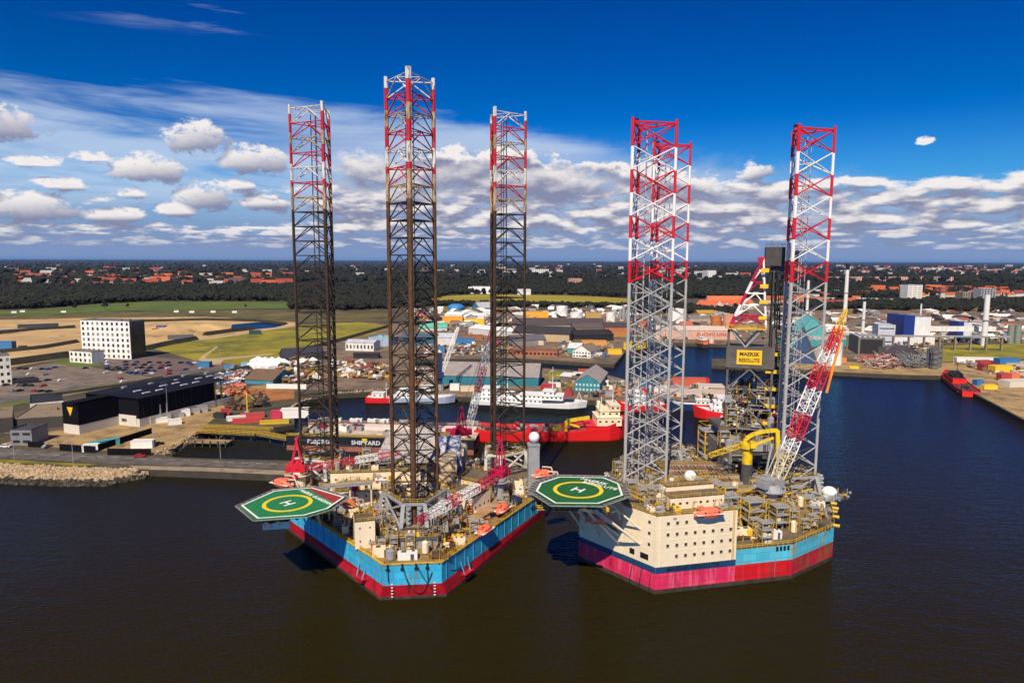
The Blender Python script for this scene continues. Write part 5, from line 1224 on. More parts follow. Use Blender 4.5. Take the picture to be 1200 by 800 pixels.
p = AT(831, 601, 168.2); lifeboat('lifeboat', 'orange lifeboat hung on the cream wall with rows of small windows', p, math.atan2(fd.y, fd.x), 8.4)
davit(rig2, L2(p) - fn * 2.3 + Vector((0, 0, 0.2)), fn, 2.4, 2.3, 3.0)
p = AT(702, 608, 172.5); lifeboat('lifeboat', 'orange lifeboat slung under the right round green helideck', p, R(8), 7.6)
davit(rig2, L2(p) + Vector((3.2, 2.6, -0.6)), (-0.7, -0.7), 2.6, 3.0, 2.6)
p = AT(637, 556, 196); lifeboat('lifeboat', 'orange lifeboat showing behind the left edge of the round green helideck', p, R(30), 7.4); davit(rig2, L2(p) + Vector((3.2, 1.8, -2)), (-0.9, -0.3), 3.0, 2.8, 2.4)

# taller scaffolds, stair towers and pipe stacks round the right leg and under the derrick
BIG = ['access_tower', 'access_tower', 'access_tower', 'pipe_manifold', 'valve_skid', 'storage_tank_grey', 'equipment_cabin_grey', 'equipment_cabin_ochre']
clutter(rig2, [L2(p)[:2] for p in ((66, 182), (90, 192), (98, 212), (92, 230), (70, 226))], D2, 26, BIG, 81, [(30.2, 9, 9)], 1.3, 2.1, 0.2, 3.6)
clutter(rig2, [L2(p)[:2] for p in ((46, 190), (64, 186), (66, 198), (46, 204))], D2, 14, BIG, 82, [(-20, 0.5, 9)], 1.2, 1.9, 0.2, 3.2)
clutter(rig2, [L2(p)[:2] for p in ((70, 222), (94, 226), (92, 250), (70, 250))], D2, 16, BIG, 83, (), 1.5, 2.3, 0.1, 4.2)
for i in range(9):
    z_ = 13.5 + (i % 3) * 2.2; p_ = L2((66 + i * 0.5, 190 + i * 0.7)); q_ = L2((92, 200 + i * 2.2)); m = MB(); m.tube((p_.x, p_.y, z_), (q_.x, q_.y, z_), 0.22 + 0.06 * (i % 3), n=7)
    for k in range(5): w_ = p_.lerp(q_, k / 4); m.beam((w_.x, w_.y, D2), (w_.x, w_.y, z_), 0.16)
    m.build('pipe_run', (STEEL, YRAIL, RUST, CREAM)[i % 4], rig2)

# ------------------------------------------------------------------ town, yards and quays
def cmat(c, rough=0.7, var=0.12):
    return mat('paint_%02d_%02d_%02d' % tuple(int(v * 99) for v in c), c, rough, var=var, scale=0.25, col2=tuple(v * 0.62 for v in c), thr=0.62, soft=0.12, streak=3)
W_ = (0.72, 0.70, 0.66); CR = (0.60, 0.50, 0.36); TE = (0.02, 0.17, 0.24); LB = (0.36, 0.46, 0.56); DK_ = (0.022, 0.021, 0.026); BR = (0.17, 0.105, 0.06)
GR = (0.28, 0.27, 0.265); BK = (0.30, 0.10, 0.05); OR = (0.55, 0.17, 0.05); RR = (0.46, 0.075, 0.035); MG = (0.15, 0.135, 0.13); SB = (0.03, 0.16, 0.36); TQ = (0.07, 0.33, 0.36)
BLIND = mat('drawn_blind', (0.22, 0.21, 0.19), 0.5, var=0.2)
_unit = {}
def unit_box(mt):
    if mt.name not in _unit: _unit[mt.name] = MB().bz(-0.5, 0.5, -0.5, 0.5, 0, 1).mesh('panel', mt)
    return _unit[mt.name]
def frame2(pl, pr, z=2.5):
    a, b_ = G(*pl, z), G(*pr, z); d = b_ - a; return (a + b_) / 2, d.length, math.atan2(d.y, d.x)
def bld(name, label, cat, pl, pr, vtop, depth, wall, roof, style='flat', wins=None, group=None, rh=None, wmat=None, z=2.5, overhang=0.4):
    """building whose front wall stands on the ground between two points; local x along the front, y away from the viewer"""
    c, L, rz = frame2(pl, pr, z); h = max(2.4, HZ((pl[0] + pr[0]) / 2, vtop, c.y) - z)
    o = thing(name, label, cat, c, rz, group); wm_, rm = cmat(wall), cmat(roof, 0.75)
    m = MB(); m.bz(-L / 2, L / 2, 0, depth, -0.4, h)
    rh = rh or min(depth, L) * 0.22
    r = MB(); k = overhang
    if style == 'flat':
        m.build('wall', wm_, o); r.bz(-L / 2 + 0.3, L / 2 - 0.3, 0.3, depth - 0.3, h + 0.004, h + 0.05)
        for a, b_ in (((-L / 2, 0.15), (L / 2, 0.15)), ((-L / 2, depth - 0.15), (L / 2, depth - 0.15)), ((-L / 2 + 0.15, 0.3), (-L / 2 + 0.15, depth - 0.3)), ((L / 2 - 0.15, 0.3), (L / 2 - 0.15, depth - 0.3))):
            r.beam((*a, h + 0.25), (*b_, h + 0.25), 0.3, 0.5)
        if L * depth > 300:
            q = random.Random(int(L * 100))
            for i in range(min(8, int(L * depth / 220))): r.box((q.uniform(-L * .4, L * .4), q.uniform(depth * .2, depth * .8), h + 0.7), (q.uniform(1.5, 4), q.uniform(1.2, 3), 1.3))
    elif style in ('gx', 'gy'):                                   # ridge along the front / away from it
        if style == 'gx':
            m.add([(-L / 2, 0, h), (-L / 2, depth, h), (-L / 2, depth / 2, h + rh), (L / 2, 0, h), (L / 2, depth, h), (L / 2, depth / 2, h + rh)], [(0, 2, 1), (3, 4, 5)])
            for sgn, y0, y1 in ((1, -k, depth / 2), (-1, depth + k, depth / 2)):
                z0 = h - k * rh / (depth / 2)
                q = [(-L / 2 - k, y0, z0 + .03), (L / 2 + k, y0, z0 + .03), (L / 2 + k, y1, h + rh + .03), (-L / 2 - k, y1, h + rh + .03)]
                r.add(q + [(p[0], p[1], p[2] + 0.25) for p in q], [(4, 5, 6, 7), (0, 1, 5, 4), (1, 2, 6, 5), (3, 0, 4, 7), (3, 2, 1, 0)])
        else:
            m.add([(-L / 2, 0, h), (L / 2, 0, h), (0, 0, h + rh), (-L / 2, depth, h), (L / 2, depth, h), (0, depth, h + rh)], [(0, 1, 2), (4, 3, 5)])
            for x0 in (-L / 2 - k, L / 2 + k):
                z0 = h - k * rh / (L / 2); q = [(x0, -k, z0 + .03), (0, -k, h + rh + .03), (0, depth + k, h + rh + .03), (x0, depth + k, z0 + .03)]
                r.add(q + [(p[0], p[1], p[2] + 0.25) for p in q], [(4, 5, 6, 7), (0, 1, 5, 4), (2, 3, 7, 6), (3, 0, 4, 7), (3, 2, 1, 0)])
        m.build('wall', wm_, o)
    elif style == 'arch':
        m.build('wall', wm_, o); n = 8; pr_ = None
        for i in range(n + 1):
            t_ = math.pi * i / n; p = (depth / 2 - (depth / 2 + k) * math.cos(t_), h + rh * math.sin(t_))
            if pr_: r.add([(-L / 2 - k, pr_[0], pr_[1]), (L / 2 + k, pr_[0], pr_[1]), (L / 2 + k, p[0], p[1]), (-L / 2 - k, p[0], p[1]), (-L / 2 - k, pr_[0], pr_[1] - .2), (L / 2 + k, pr_[0], pr_[1] - .2)], [(0, 1, 2, 3), (0, 4, 5, 1)])
            pr_ = p
        m2 = [(x, depth / 2 - depth / 2 * math.cos(math.pi * i / n), h + rh * 0.98 * math.sin(math.pi * i / n)) for x in (-L / 2, L / 2) for i in range(n + 1)]
        r.add(m2, [tuple(range(n + 1)), tuple(range(2 * n + 1, n, -1))])
    r.build('roof', rm, o)
    if wins:
        nx, nz, fw, fh = wins; gm_ = wmat or GLASS; me = unit_box(gm_); me2 = me if wmat else unit_box(BLIND); qb = random.Random(int(pl[0] * 10))
        for j in range(nz):
            for i in range(nx):
                place('window', me2 if qb.random() < 0.22 else me, o, (-L / 2 + L * (i + 0.5) / nx, 0.0, h * (j + 0.5) / nz - h / nz * fh / 2), 0, (L / nx * fw, 0.16, h / nz * fh))
    return o, c, L, rz, h

# --- hotel block, annex and neighbours
o, c, L, rz, h = bld('hotel_building', 'white eight-storey block with a grid of small dark windows beside the car park', 'building', (97, 419), (154, 421.2), 376, 17, (0.80, 0.79, 0.76), MG, 'flat', (10, 7, 0.42, 0.55))
m = MB(); m.bz(L / 2 + 0.004, L / 2 + 0.35, 0.4, 16.6, 0.2, h - 0.3); gs = m.build('glass_side', mat('dark_curtain_glass', (0.012, 0.022, 0.028), 0.15, var=0.4, scale=0.4, spec=0.7), o)
mul = MB().bz(-0.06, 0.06, -0.06, 0.06, 0, h - 0.6).mesh('mullion', DGREY)
for i in range(6): place('mullion', mul, gs, (L / 2 + 0.38, 1 + i * 2.9, 0.3))
for j in range(7): m = MB(); m.bz(L / 2 + 0.36, L / 2 + 0.5, 0.4, 16.6, h * (j + 1) / 7.4, h * (j + 1) / 7.4 + 0.35); m.build('floor_band', DGREY, gs)
bld('annex_building', 'low white two-storey annex in front of the eight-storey block', 'building', (82, 424.2), (108, 426), 412, 11, (0.78, 0.76, 0.70), MG, 'flat', (5, 2, 0.42, 0.55))
bld('office_building', 'white office block cut off by the left edge of the picture', 'building', (-38, 455), (14.5, 450), 418.5, 16, (0.76, 0.72, 0.62), MG, 'flat', (7, 4, 0.45, 0.42))
bld('carport', 'long dark flat-roofed carport beside the leftmost white office', 'carport', (15, 451), (46, 448), 445.5, 6, DK_, (0.03, 0.03, 0.034))

# --- black ship hall with the yellow triangle
C0 = G(164, 500.5); s_ = (G(242, 480) - C0); LS = s_.length + 6; s_ = s_.normalized(); f_ = Vector((-s_.y, s_.x, 0)); WD = 36.0; HH = HZ(164, 467, C0.y) - 2.5
BLK = mat('black_cladding', (0.0050, 0.0050, 0.0085), 0.8, var=0.25, scale=0.2, spec=0.12); PANEL = mat('white_cladding', (0.60, 0.56, 0.50), 0.6, var=0.08)
hall = thing('ship_hall', 'large black industrial hall with white base panels and a yellow triangle emblem', 'industrial hall', C0, math.atan2(s_.y, s_.x))
m = MB(); m.bz(0, LS, 0, WD, 4.2, HH); hw = m.build('wall', BLK, hall)
m = MB(); m.bz(0.05, LS - 0.05, 0.05, WD - 0.05, -0.5, 4.2); m.build('base_wall', PANEL, hall)
m = MB(); m.add([(-1, -1, HH + 0.1), (LS + 9, -1, HH + 0.1), (LS + 9, WD + 1, HH + 0.1), (-1, WD + 1, HH + 0.1), (-1, WD / 2, HH + 1.6), (LS + 9, WD / 2, HH + 1.6)], [(0, 1, 5, 4), (4, 5, 2, 3), (0, 4, 3), (1, 2, 5), (0, 3, 2, 1)])
rf = m.build('roof', mat('black_roof', (0.010, 0.010, 0.020), 0.75, var=0.3, scale=0.1, spec=0.15), hall)
sk = MB().bz(-2.2, 2.2, -0.6, 0.6, 0, 0.35).mesh('skylight', mat('skylight_white', (0.62, 0.64, 0.68), 0.3, var=0.1))
for i in range(10):
    for y, z in ((6, 0.65), (12, 1.15)):
        if (i + (y > 7)) % 3 != 2: place('skylight', sk, rf, (10 + i * 8.0, y, HH + z))
sm_ = MB().bz(-0.05, 0.05, -0.06, 0.0, 4.2, HH - 0.1).mesh('cladding_joint', mat('joint_dark', (0.02, 0.02, 0.024), 0.4))
for i in range(int(LS / 5)): place('cladding_joint', sm_, hall, (2.5 + i * 5.0, 0, 0))
rv = MB().bz(-1.2, 1.2, -0.9, 0.9, 0, 1.3).mesh('roof_unit', GREY)
for i in range(7): place('roof_unit', rv, rf, (14 + i * 13.0, 26 - (i % 3) * 4, HH + 0.6))
for i, x in enumerate((LS + 2, LS + 7)): m = MB(); m.tube((x, 1.5, 0), (x, 1.5, HH), 0.55, n=10); m.build('canopy_post', YELLOW, hall)
for x in (12, 16): m = MB(); m.bz(x, x + 0.7, -0.25, 0, 4.0, 9); m.build('downpipe', PANEL, hall)
m = MB(); m.bz(52, 66, -0.12, -0.02, HH - 3.0, HH - 2.2); m.build('sign_strip', WHITE, hall)
for x0, x1 in ((6, 30), (36, 50), (62, LS)): m = MB(); m.bz(x0, x1, -0.3, -0.02, 0, 3.9); m.build('base_panel', PANEL, hall)
m = MB(); m.bz(36, 40, -0.1, -0.01, 0.2, 8); m.build('door', BLK, hall)
m = MB(); m.bz(-0.14, -0.02, 2, 17, 0.1, 5.6); m.build('office_front', PANEL, hall)
for i in range(4): m = MB(); m.bz(-0.2, -0.12, 8.5 + i * 0.9, 9.2 + i * 0.9, 2.0, 3.6); m.build('window', GLASS, hall)
Mh = (Matrix.Translation(C0) @ Matrix.Rotation(math.atan2(s_.y, s_.x), 4, 'Z')).inverted()
q0, q1 = Mh @ G(75, 507), Mh @ G(97, 508.5)
x1 = min(q0.x, q1.x); 
m = MB(); m.bz(x1, 2, q1.y, q0.y, 4.6, HH + 0.4); fb = m.build('front_wing', BLK, hall)
m = MB(); m.bz(x1 + 0.05, 1.95, q1.y + 0.05, q0.y - 0.05, -0.5, 4.6); m.build('front_wing_base', PANEL, hall)
m = MB(); m.bz(x1, 4, 17, q1.y - 0.02, HH - 1.2, HH + 0.4); m.build('canopy', BLK, hall)
m = MB(); m.bz(3.2, 3.6, 18, q1.y - 0.5, 0, HH - 1.4); m.build('hangar_door', mat('door_grey', (0.28, 0.25, 0.21), 0.6, var=0.1), hall)
yc = (q0.y + q1.y) / 2; zt_ = HH - 1.5
m = MB(); m.add([(x1 - 0.1, yc + 2.0, zt_), (x1 - 0.1, yc - 2.0, zt_), (x1 - 0.1, yc, zt_ - 4.2), (x1 - 0.01, yc + 2.0, zt_), (x1 - 0.01, yc - 2.0, zt_), (x1 - 0.01, yc, zt_ - 4.2)], [(0, 2, 1), (3, 4, 5), (0, 1, 4, 3), (1, 2, 5, 4), (2, 0, 3, 5)]); m.build('triangle_emblem', YELLOW, hall)

o, c, L, rz, h = bld('workshop_building', 'low brown flat-roofed workshop left of the black hall', 'building', (18, 504), (76, 500), 489, 34, (0.05, 0.045, 0.04), (0.24, 0.18, 0.115))
bld('warehouse', 'low dark-roofed building with a white parapet behind the brown workshop', 'building', (36, 486), (75, 482), 471, 26, W_, (0.02, 0.018, 0.024))
bld('gatehouse', 'small grey two-storey gatehouse with wide dark window beside the road', 'building', (13, 521.5), (38, 521.5), 504, 11, (0.20, 0.20, 0.22), (0.05, 0.045, 0.05), 'flat', (2, 2, 0.7, 0.35))
bld('workshop_building', 'brown flat-roofed shed at the left edge behind the gatehouse', 'building', (-45, 512), (16, 505), 492, 30, (0.06, 0.05, 0.045), (0.22, 0.165, 0.11))
def fence(label, pl, pr, hgt, mt, npan, group='black site fences by the road'):
    c, L, rz = frame2(pl, pr); o = thing('site_fence', label, 'fence', c, rz, group)
    for i in range(npan): place('panel', unit_box(mt), o, (-L / 2 + L * (i + 0.5) / npan, 0, -0.1), 0, (L / npan * 0.97, 0.16, hgt))
    for i in range(npan + 1): place('post', unit_box(DGREY), o, (-L / 2 + L * i / npan, 0.1, -0.1), 0, (0.18, 0.12, hgt + 0.15))
fence('black panel fence along the road in front of the gravel yard', (70, 527.5), (112, 530.5), 3.0, BLK, 8)
fence('black panel fence running back towards the black hall', (116, 528), (178, 508), 3.0, BLK, 12)
fence('black panel fence beside the small red car', (126, 533), (177, 533.5), 3.0, BLK, 8)
fence('short black fence beside the grey gatehouse', (33, 523.5), (52, 524.5), 2.6, BLK, 4)

def boxy(name, label, cat, p, dims, rz, mt, group=None, z=2.52, ribs=True):
    o = thing(name, label, cat, G(*p, z) if len(p) == 2 else p, rz, group)
    L, W, H_ = dims
    place('body', unit_box(mt), o, (0, 0, 0.12), 0, (L, W, H_))
    if ribs:
        m = MB()
        for x in (-L / 2, L / 2):
            for y in (-W / 2, W / 2): m.beam((x, y, 0), (x, y, H_ + 0.18), 0.2)
        for y in (-W / 2, W / 2): m.beam((-L / 2, y, H_ + 0.1), (L / 2, y, H_ + 0.1), 0.2); m.beam((-L / 2, y, 0.1), (L / 2, y, 0.1), 0.2)
        m.build('frame', mt, o)
        place('door', unit_box(DGREY), o, (L / 2 + 0.03, 0, 0.3), 0, (0.06, W * 0.8, H_ * 0.85))
    return o
boxy('shipping_container', 'white container beside the black fence and the red car', 'container', (168, 524), (9, 3.4, 3.2), 0.1, WHITE, 'containers on the gravel yard')
boxy('shipping_container', 'white container left of the teal one by the fence', 'container', (107, 528), (6, 3, 2.8), 0.25, WHITE, 'containers on the gravel yard')
boxy('shipping_container', 'teal container beside the black fence', 'container', (123, 523), (11, 3, 2.8), 0.85, cmat(TQ), 'containers on the gravel yard')
boxy('shipping_container', 'white container standing alone on the pale gravel path', 'container', (205, 497), (6, 2.6, 2.6), 0.5, WHITE, 'containers on the gravel yard')
for i, (u, v) in enumerate(((172, 497), (180, 495), (190, 494.5), (196, 492), (210, 488), (216, 487), (230, 484), (238, 482))):
    boxy('plant_unit', 'grey plant unit standing along the base of the black hall', 'machinery', (u, v), (3.5 + i % 3, 2.5, 2.2 + (i % 2)), 0.5, (STEEL, GREY, WHITE)[i % 3], 'plant units along the black hall')

# cars and their paints
def car_parts(mt):
    b_ = MB(); b_.box((0, 0, 0.62), (4.3, 1.78, 0.62)); b_.add([(-1.5, -0.8, 0.93), (1.15, -0.8, 0.93), (0.6, -0.68, 1.45), (-1.2, -0.68, 1.45), (-1.5, 0.8, 0.93), (1.15, 0.8, 0.93), (0.6, 0.68, 1.45), (-1.2, 0.68, 1.45)],
        [(3, 2, 6, 7), (0, 1, 2, 3), (5, 4, 7, 6), (1, 5, 6, 2), (4, 0, 3, 7)])
    g_ = MB(); g_.add([(-1.42, -0.805, 0.97), (1.08, -0.805, 0.97), (0.58, -0.70, 1.40), (-1.16, -0.70, 1.40)], [(0, 1, 2, 3)]); g_.add([(-1.42, 0.805, 0.97), (1.08, 0.805, 0.97), (0.58, 0.70, 1.40), (-1.16, 0.70, 1.40)], [(3, 2, 1, 0)])
    g_.add([(1.17, -0.7, 0.97), (1.17, 0.7, 0.97), (0.64, 0.6, 1.41), (0.64, -0.6, 1.41)], [(0, 1, 2, 3)])
    w_ = MB().tube((0, -0.12, 0), (0, 0.12, 0), 0.32, n=10)
    return b_.mesh('body', mt), g_.mesh('window', GLASS), w_.mesh('wheel', BLACK)
CARP = {'dark': car_parts(mat('car_dark', (0.015, 0.016, 0.02), 0.25, var=0.1)), 'white': car_parts(mat('car_white', (0.70, 0.70, 0.70), 0.3, var=0.05)), 'red': car_parts(mat('car_red', (0.42, 0.015, 0.015), 0.3, var=0.05)),
        'silver': car_parts(mat('car_silver', (0.32, 0.33, 0.35), 0.3, 0.3, var=0.05)), 'blue': car_parts(mat('car_blue', (0.02, 0.06, 0.22), 0.3, var=0.05))}
def car(col, label, p, rz, group):
    o = thing('parked_car', label, 'car', G(*p, 2.62), rz, group); b_, g_, w_ = CARP[col]
    place('body', b_, o); place('window', g_, o)
    for x in (-1.35, 1.35):
        for y in (-0.84, 0.84): place('wheel', w_, o, (x, y, 0.32))
    return o
r_ = random.Random(3)
for (x0, x1, y0, y1, n, lot) in ((124, 200, 424, 437, 34, 'the car park beside the eight-storey block'), (4, 60, 432, 458, 22, 'the grey car park by the leftmost office'), (60, 178, 431, 446, 9, 'the middle of the grey car park'), (196, 262, 425, 433, 8, 'the right end of the reddish lot')):
    done = []
    for i in range(n):
        for _ in range(30):
            v = r_.choice([y0 + (y1 - y0) * k / 4 for k in range(5)]); u = r_.uniform(x0, x1)
            if lot.endswith('leftmost office') and v < 440 and u < 18: continue
            if all(abs(u - a) > 6 or abs(v - b_) > 1.5 for a, b_ in done): break
        done.append((u, v)); col = r_.choice(['dark'] * 5 + ['silver', 'white', 'white', 'red', 'blue'])
        car(col, col + ' car parked in ' + lot, (u, v + (u - x0) * 0.02), R(r_.choice((62, 62, 242, -20))), 'cars in ' + lot)
car('red', 'small red car on the road beside the black fence', (164, 535.5), R(10), 'cars on the shore road')
car('white', 'white car on the road beside the grey gatehouse', (7, 524), R(0), 'cars on the shore road')
car('dark', 'dark car parked behind the white container by the fence', (186, 521), R(40), 'cars on the shore road')
car('silver', 'silver car parked between gatehouse and gravel yard', (55, 524), R(80), 'cars on the shore road')

def lamp(label, p, hgt, arm=1.6, group='lamp posts'):
    o = thing('lamp_post', label, 'lamp post', G(*p, 2.6), r_.uniform(0, 6), group)
    MB().tube((0, 0, 0), (0, 0, hgt), 0.14, 0.08, n=6).build('pole', STEEL, o); m = MB(); m.beam((0, 0, hgt), (arm, 0, hgt + 0.25), 0.09); m.build('arm', STEEL, o)
    m = MB(); m.box((arm + 0.3, 0, hgt + 0.26), (0.9, 0.35, 0.15)); m.build('lamp_head', GREY, o)
lamp('slender lamp post on the verge below the gatehouse', (17, 541), 12); lamp('slender lamp post on the verge in front of the long black fence', (86, 544), 12)
lamp('lamp post by the rocks next to the white container', (181, 533), 12); lamp('tall grey lamp mast in front of the black hall', (197, 496), 21, 2.5)
lamp('yellow-footed harbour light at the edge of the road by the inlet', (258.5, 537), 9, 0.6)
lamp('lamp post at the far corner of the reddish car park', (259, 434), 16)

# rocks
rock_m = mat('riprap_rock', (0.42, 0.30, 0.175), 0.9, var=0.4, scale=0.6, col2=(0.20, 0.14, 0.085), thr=0.54)
dark_rock = mat('wet_rock', (0.030, 0.022, 0.012), 0.6, var=0.5, scale=0.6)
_ico = bmesh.new(); bmesh.ops.create_icosphere(_ico, subdivisions=1, radius=1.0)
ICO_V = [v.co.copy() for v in _ico.verts]; ICO_F = [tuple(v.index for v in f.verts) for f in _ico.faces]; _ico.free()
def rocks(name, label, top, bot, n, seed, z0, z1, s0=0.7, s1=1.5):
    q = random.Random(seed); mb = MB()
    def along(path, t):
        k = t * (len(path) - 1); i = min(int(k), len(path) - 2); return path[i].lerp(path[i + 1], k - i)
    T = [G(*p, z1) for p in top]; B = [G(*p, z0) for p in bot]
    ring = []
    m2 = MB(); N = 40
    for i in range(N + 1): t_ = i / N; m2.v += [tuple(along(T, t_) - Vector((0, 0, 0.5))), tuple(along(B, t_) - Vector((0, 0, 0.8)))]
    for i in range(N): m2.f.append((2 * i, 2 * i + 1, 2 * i + 3, 2 * i + 2)); m2.m.append(0)
    for i in range(n):
        a, b_ = q.random(), q.random() ** 0.85; p = along(T, a).lerp(along(B, a), b_); s = q.uniform(s0, s1) * (1.1 if b_ > .5 else .9)
        mb.use(1 if p.z < 0.75 + q.uniform(-.25, .25) else 0); rx = Matrix.Rotation(q.uniform(0, 6), 3, (q.random(), q.random(), q.random() + .1)); sc = Vector((q.uniform(.7, 1.3), q.uniform(.6, 1.1), q.uniform(.5, .9)))
        mb.add([p + rx @ Vector((v.x * sc.x, v.y * sc.y, v.z * sc.z)) * s * q.uniform(.8, 1.1) for v in ICO_V], ICO_F)
    kind(m2.build(name + '_bank', dark_rock), 'structure')
    o = kind(mb.build(name, [rock_m, dark_rock]), 'stuff'); o['label'], o['category'] = label, 'rocks'
rocks('rock_revetment', 'broad bank of pale boulders along the shore below the road', [(-260, 531), (-60, 538.5), (0, 543), (70, 547), (120, 549), (160, 550.5)], [(-260, 565), (-60, 566), (0, 567), (70, 570), (125, 570), (178, 558)], 3600, 4, -0.3, 3.6)
rocks('rock_bank', 'pale boulders along the inlet beside the black hall', [(180, 531), (196, 524), (210, 517), (226, 509)], [(196, 537), (212, 529), (224, 521), (236, 512)], 520, 5, -0.2, 3.0, 0.6, 1.2)
rocks('rock_bank', 'dark boulder shore curving along the blue inner basin', [(330, 484.5), (352, 470), (391, 460.5), (434, 457.5), (458, 455)], [(332, 487.5), (355, 473.5), (391, 465), (434, 462), (460, 459)], 900, 6, -0.2, 3.2, 0.7, 1.4)

# --- shipyard quay on the left
YD = mat('yellow_walkway', (0.36, 0.24, 0.025), 0.5, var=0.2, scale=0.5)
def gangway(label, pa, pb, w=3.0):
    a, b_ = G(*pa, 3.2), G(*pb, 3.2); d = b_ - a; L = d.length; o = thing('gangway', label, 'gangway', a, math.atan2(d.y, d.x), 'yellow gangways over the inlet')
    m = MB(); m.bz(0, L, -w / 2, w / 2, -0.25, 0); m.build('deck', OCHRE, o)
    for y in (-w / 2, w / 2): railing_mesh([(0, y, 0), (L, y, 0)], 1.3, 2.5, 0.14).build('railing', YD, o)
    for i in range(int(L / 9) + 1): m = MB(); m.tube((min(L, i * 9 + 0.6), 0, -5.2), (min(L, i * 9 + 0.6), 0, -0.3), 0.4, n=8); m.build('pile', QWALL, o)
gangway('long yellow-railed gangway along the back of the small inlet', (232, 505.5), (300, 509))
gangway('yellow-railed gangway sloping towards the floating dock', (300, 508), (338, 515))
gangway('upper yellow-railed gangway above the long one', (240, 500.8), (318, 504))
m = MB(); j = thing('timber_jetty', 'short timber jetty with piles in the small inlet', 'jetty', G(225, 516, 2.2), R(-4))
m.bz(0, 18, -3, 3, -0.4, 0); m.build('deck', SAND2, j)
pm = MB().tube((0, 0, -4), (0, 0, 0.8), 0.35, n=7).mesh('pile', QWALL)
for i in range(5):
    for y in (-3, 3): place('pile', pm, j, (3 + i * 3.6, y, 0))
r_ = random.Random(8)
def heap(name, label, px, n, cols, seed, s0, s1, group=None, hmax=1.0, kind_='scrap heap'):
    """tangled pile of odd pieces: nobody could count them"""
    q = random.Random(seed); mb = MB(); ms = [cmat(c) for c in cols]
    us, vs_ = [p[0] for p in px], [p[1] for p in px]
    k = 0
    while k < n:
        u, v = q.uniform(min(us), max(us)), q.uniform(min(vs_), max(vs_))
        if not inside((u, v), px): continue
        p = G(u, v); s = q.uniform(s0, s1); mb.use(q.randrange(len(ms))); t_ = q.random()
        z = q.uniform(0.2, hmax) * s
        if t_ < 0.5: mb.box(p + Vector((0, 0, z)), (s * q.uniform(.6, 1.6), s * q.uniform(.5, 1.2), s * q.uniform(.4, 1.0)), q.uniform(0, 3), q.uniform(-.3, .3), q.uniform(-.3, .3))
        elif t_ < 0.8: mb.tube(p + Vector((-s, 0, z)), p + Vector((s * q.uniform(.2, 1), s * q.uniform(-1, 1), z + q.uniform(-.2, .6) * s)), s * .22, n=6)
        else: mb.ball(p + Vector((0, 0, z)), s * 0.55, 6, 4, 0.8, 0.25)
        k += 1
    o = kind(mb.build(name, ms), 'stuff'); o['label'], o['category'] = label, kind_; return o
heap('scrap_heap', 'colourful jumble of scrap and wrecks behind the rock-edged inner basin', [(330, 428), (345, 424), (372, 426), (372, 448), (345, 452), (328, 446)], 330, [W_, (0.40, 0.27, 0.05), BR, (0.5, 0.5, 0.5), (0.04, 0.12, 0.05), DK_, (0.22, 0.05, 0.04), BR], 1, 1.6, 4.2)
heap('scrap_heap', 'white and yellow heaps of scrap right of the leftmost rusty leg', [(390, 426), (440, 430), (460, 434), (460, 446), (425, 444), (392, 442)], 420, [W_, (0.40, 0.27, 0.05), BR, W_, (0.4, 0.38, 0.36), DK_, (0.22, 0.05, 0.04), BR], 2, 1.6, 4.4)
heap('scrap_heap', 'heap of reddish scrap beside the blue shed with the brown roof', [(258, 458), (285, 452), (290, 462), (266, 464)], 90, [(0.5, 0.12, 0.06), (0.55, 0.2, 0.12), BR], 3, 1.2, 3.0)
heap('pipe_stack', 'dark rusty stack of pipes and beams on the shipyard quay', [(262, 470), (310, 464), (312, 476), (268, 482)], 160, [BR, (0.10, 0.055, 0.03), DK_, (0.2, 0.11, 0.05)], 4, 1.2, 3.4, kind_='pipe stack')
heap('scrap_heap', 'mixed debris between the black hall canopy and the blue shed', [(252, 440), (290, 436), (286, 450), (256, 456)], 130, [(0.5, 0.48, 0.44), BR, (0.35, 0.1, 0.04), (0.04, 0.12, 0.3), W_], 5, 1.2, 3.2)
heap('scrap_heap', 'pale debris under the canopy end of the black hall', [(240, 462), (270, 458), (268, 472), (244, 476)], 110, [(0.5, 0.45, 0.36), W_, BR, GR], 6, 1.0, 2.4)
for i, (u, v, d, col, lab) in enumerate(((258, 489, (6, 2.6, 2.4), DK_, 'dark container at the left end of the shipyard quay'), (277, 492, (9, 3, 2.0), W_, 'row of white drums on the shipyard quay'), (264, 486, (4, 3, 3), (0.45, 0.03, 0.05), 'small red container on the shipyard quay beside the pipes'),
        (290, 494, (14, 5, 1.6), (0.50, 0.05, 0.04), 'long red steel frame lying on the shipyard quay'), (296, 489, (12, 4, 2.2), (0.45, 0.06, 0.05), 'red steel frame behind the long one on the shipyard quay'), (324, 490, (5, 4, 4), (0.55, 0.03, 0.08), 'bright red cabin at the end of the shipyard quay'),
        (322, 496, (14, 3, 1.5), (0.55, 0.36, 0.02), 'yellow ramp at the corner of the shipyard quay'), (346, 488.5, (14, 5, 4.5), W_, 'white hut with a red gable door on the dock end'), (334, 488, (8, 4, 3), GR, 'grey vehicle-like unit beside the red cabin'),
        (240, 430, (9, 6, 4), SB, 'blue container behind the black hall roof'), (288, 429, (6, 4, 3), (0.2, 0.38, 0.5), 'light blue container by the path fork'), (270, 432, (8, 4, 3), (0.06, 0.2, 0.36), 'dark blue container beside the light blue one'))):
    boxy('yard_container', lab, 'container', (u, v), d, R((i * 37) % 40 - 10), cmat(col), 'containers and gear of the shipyard')
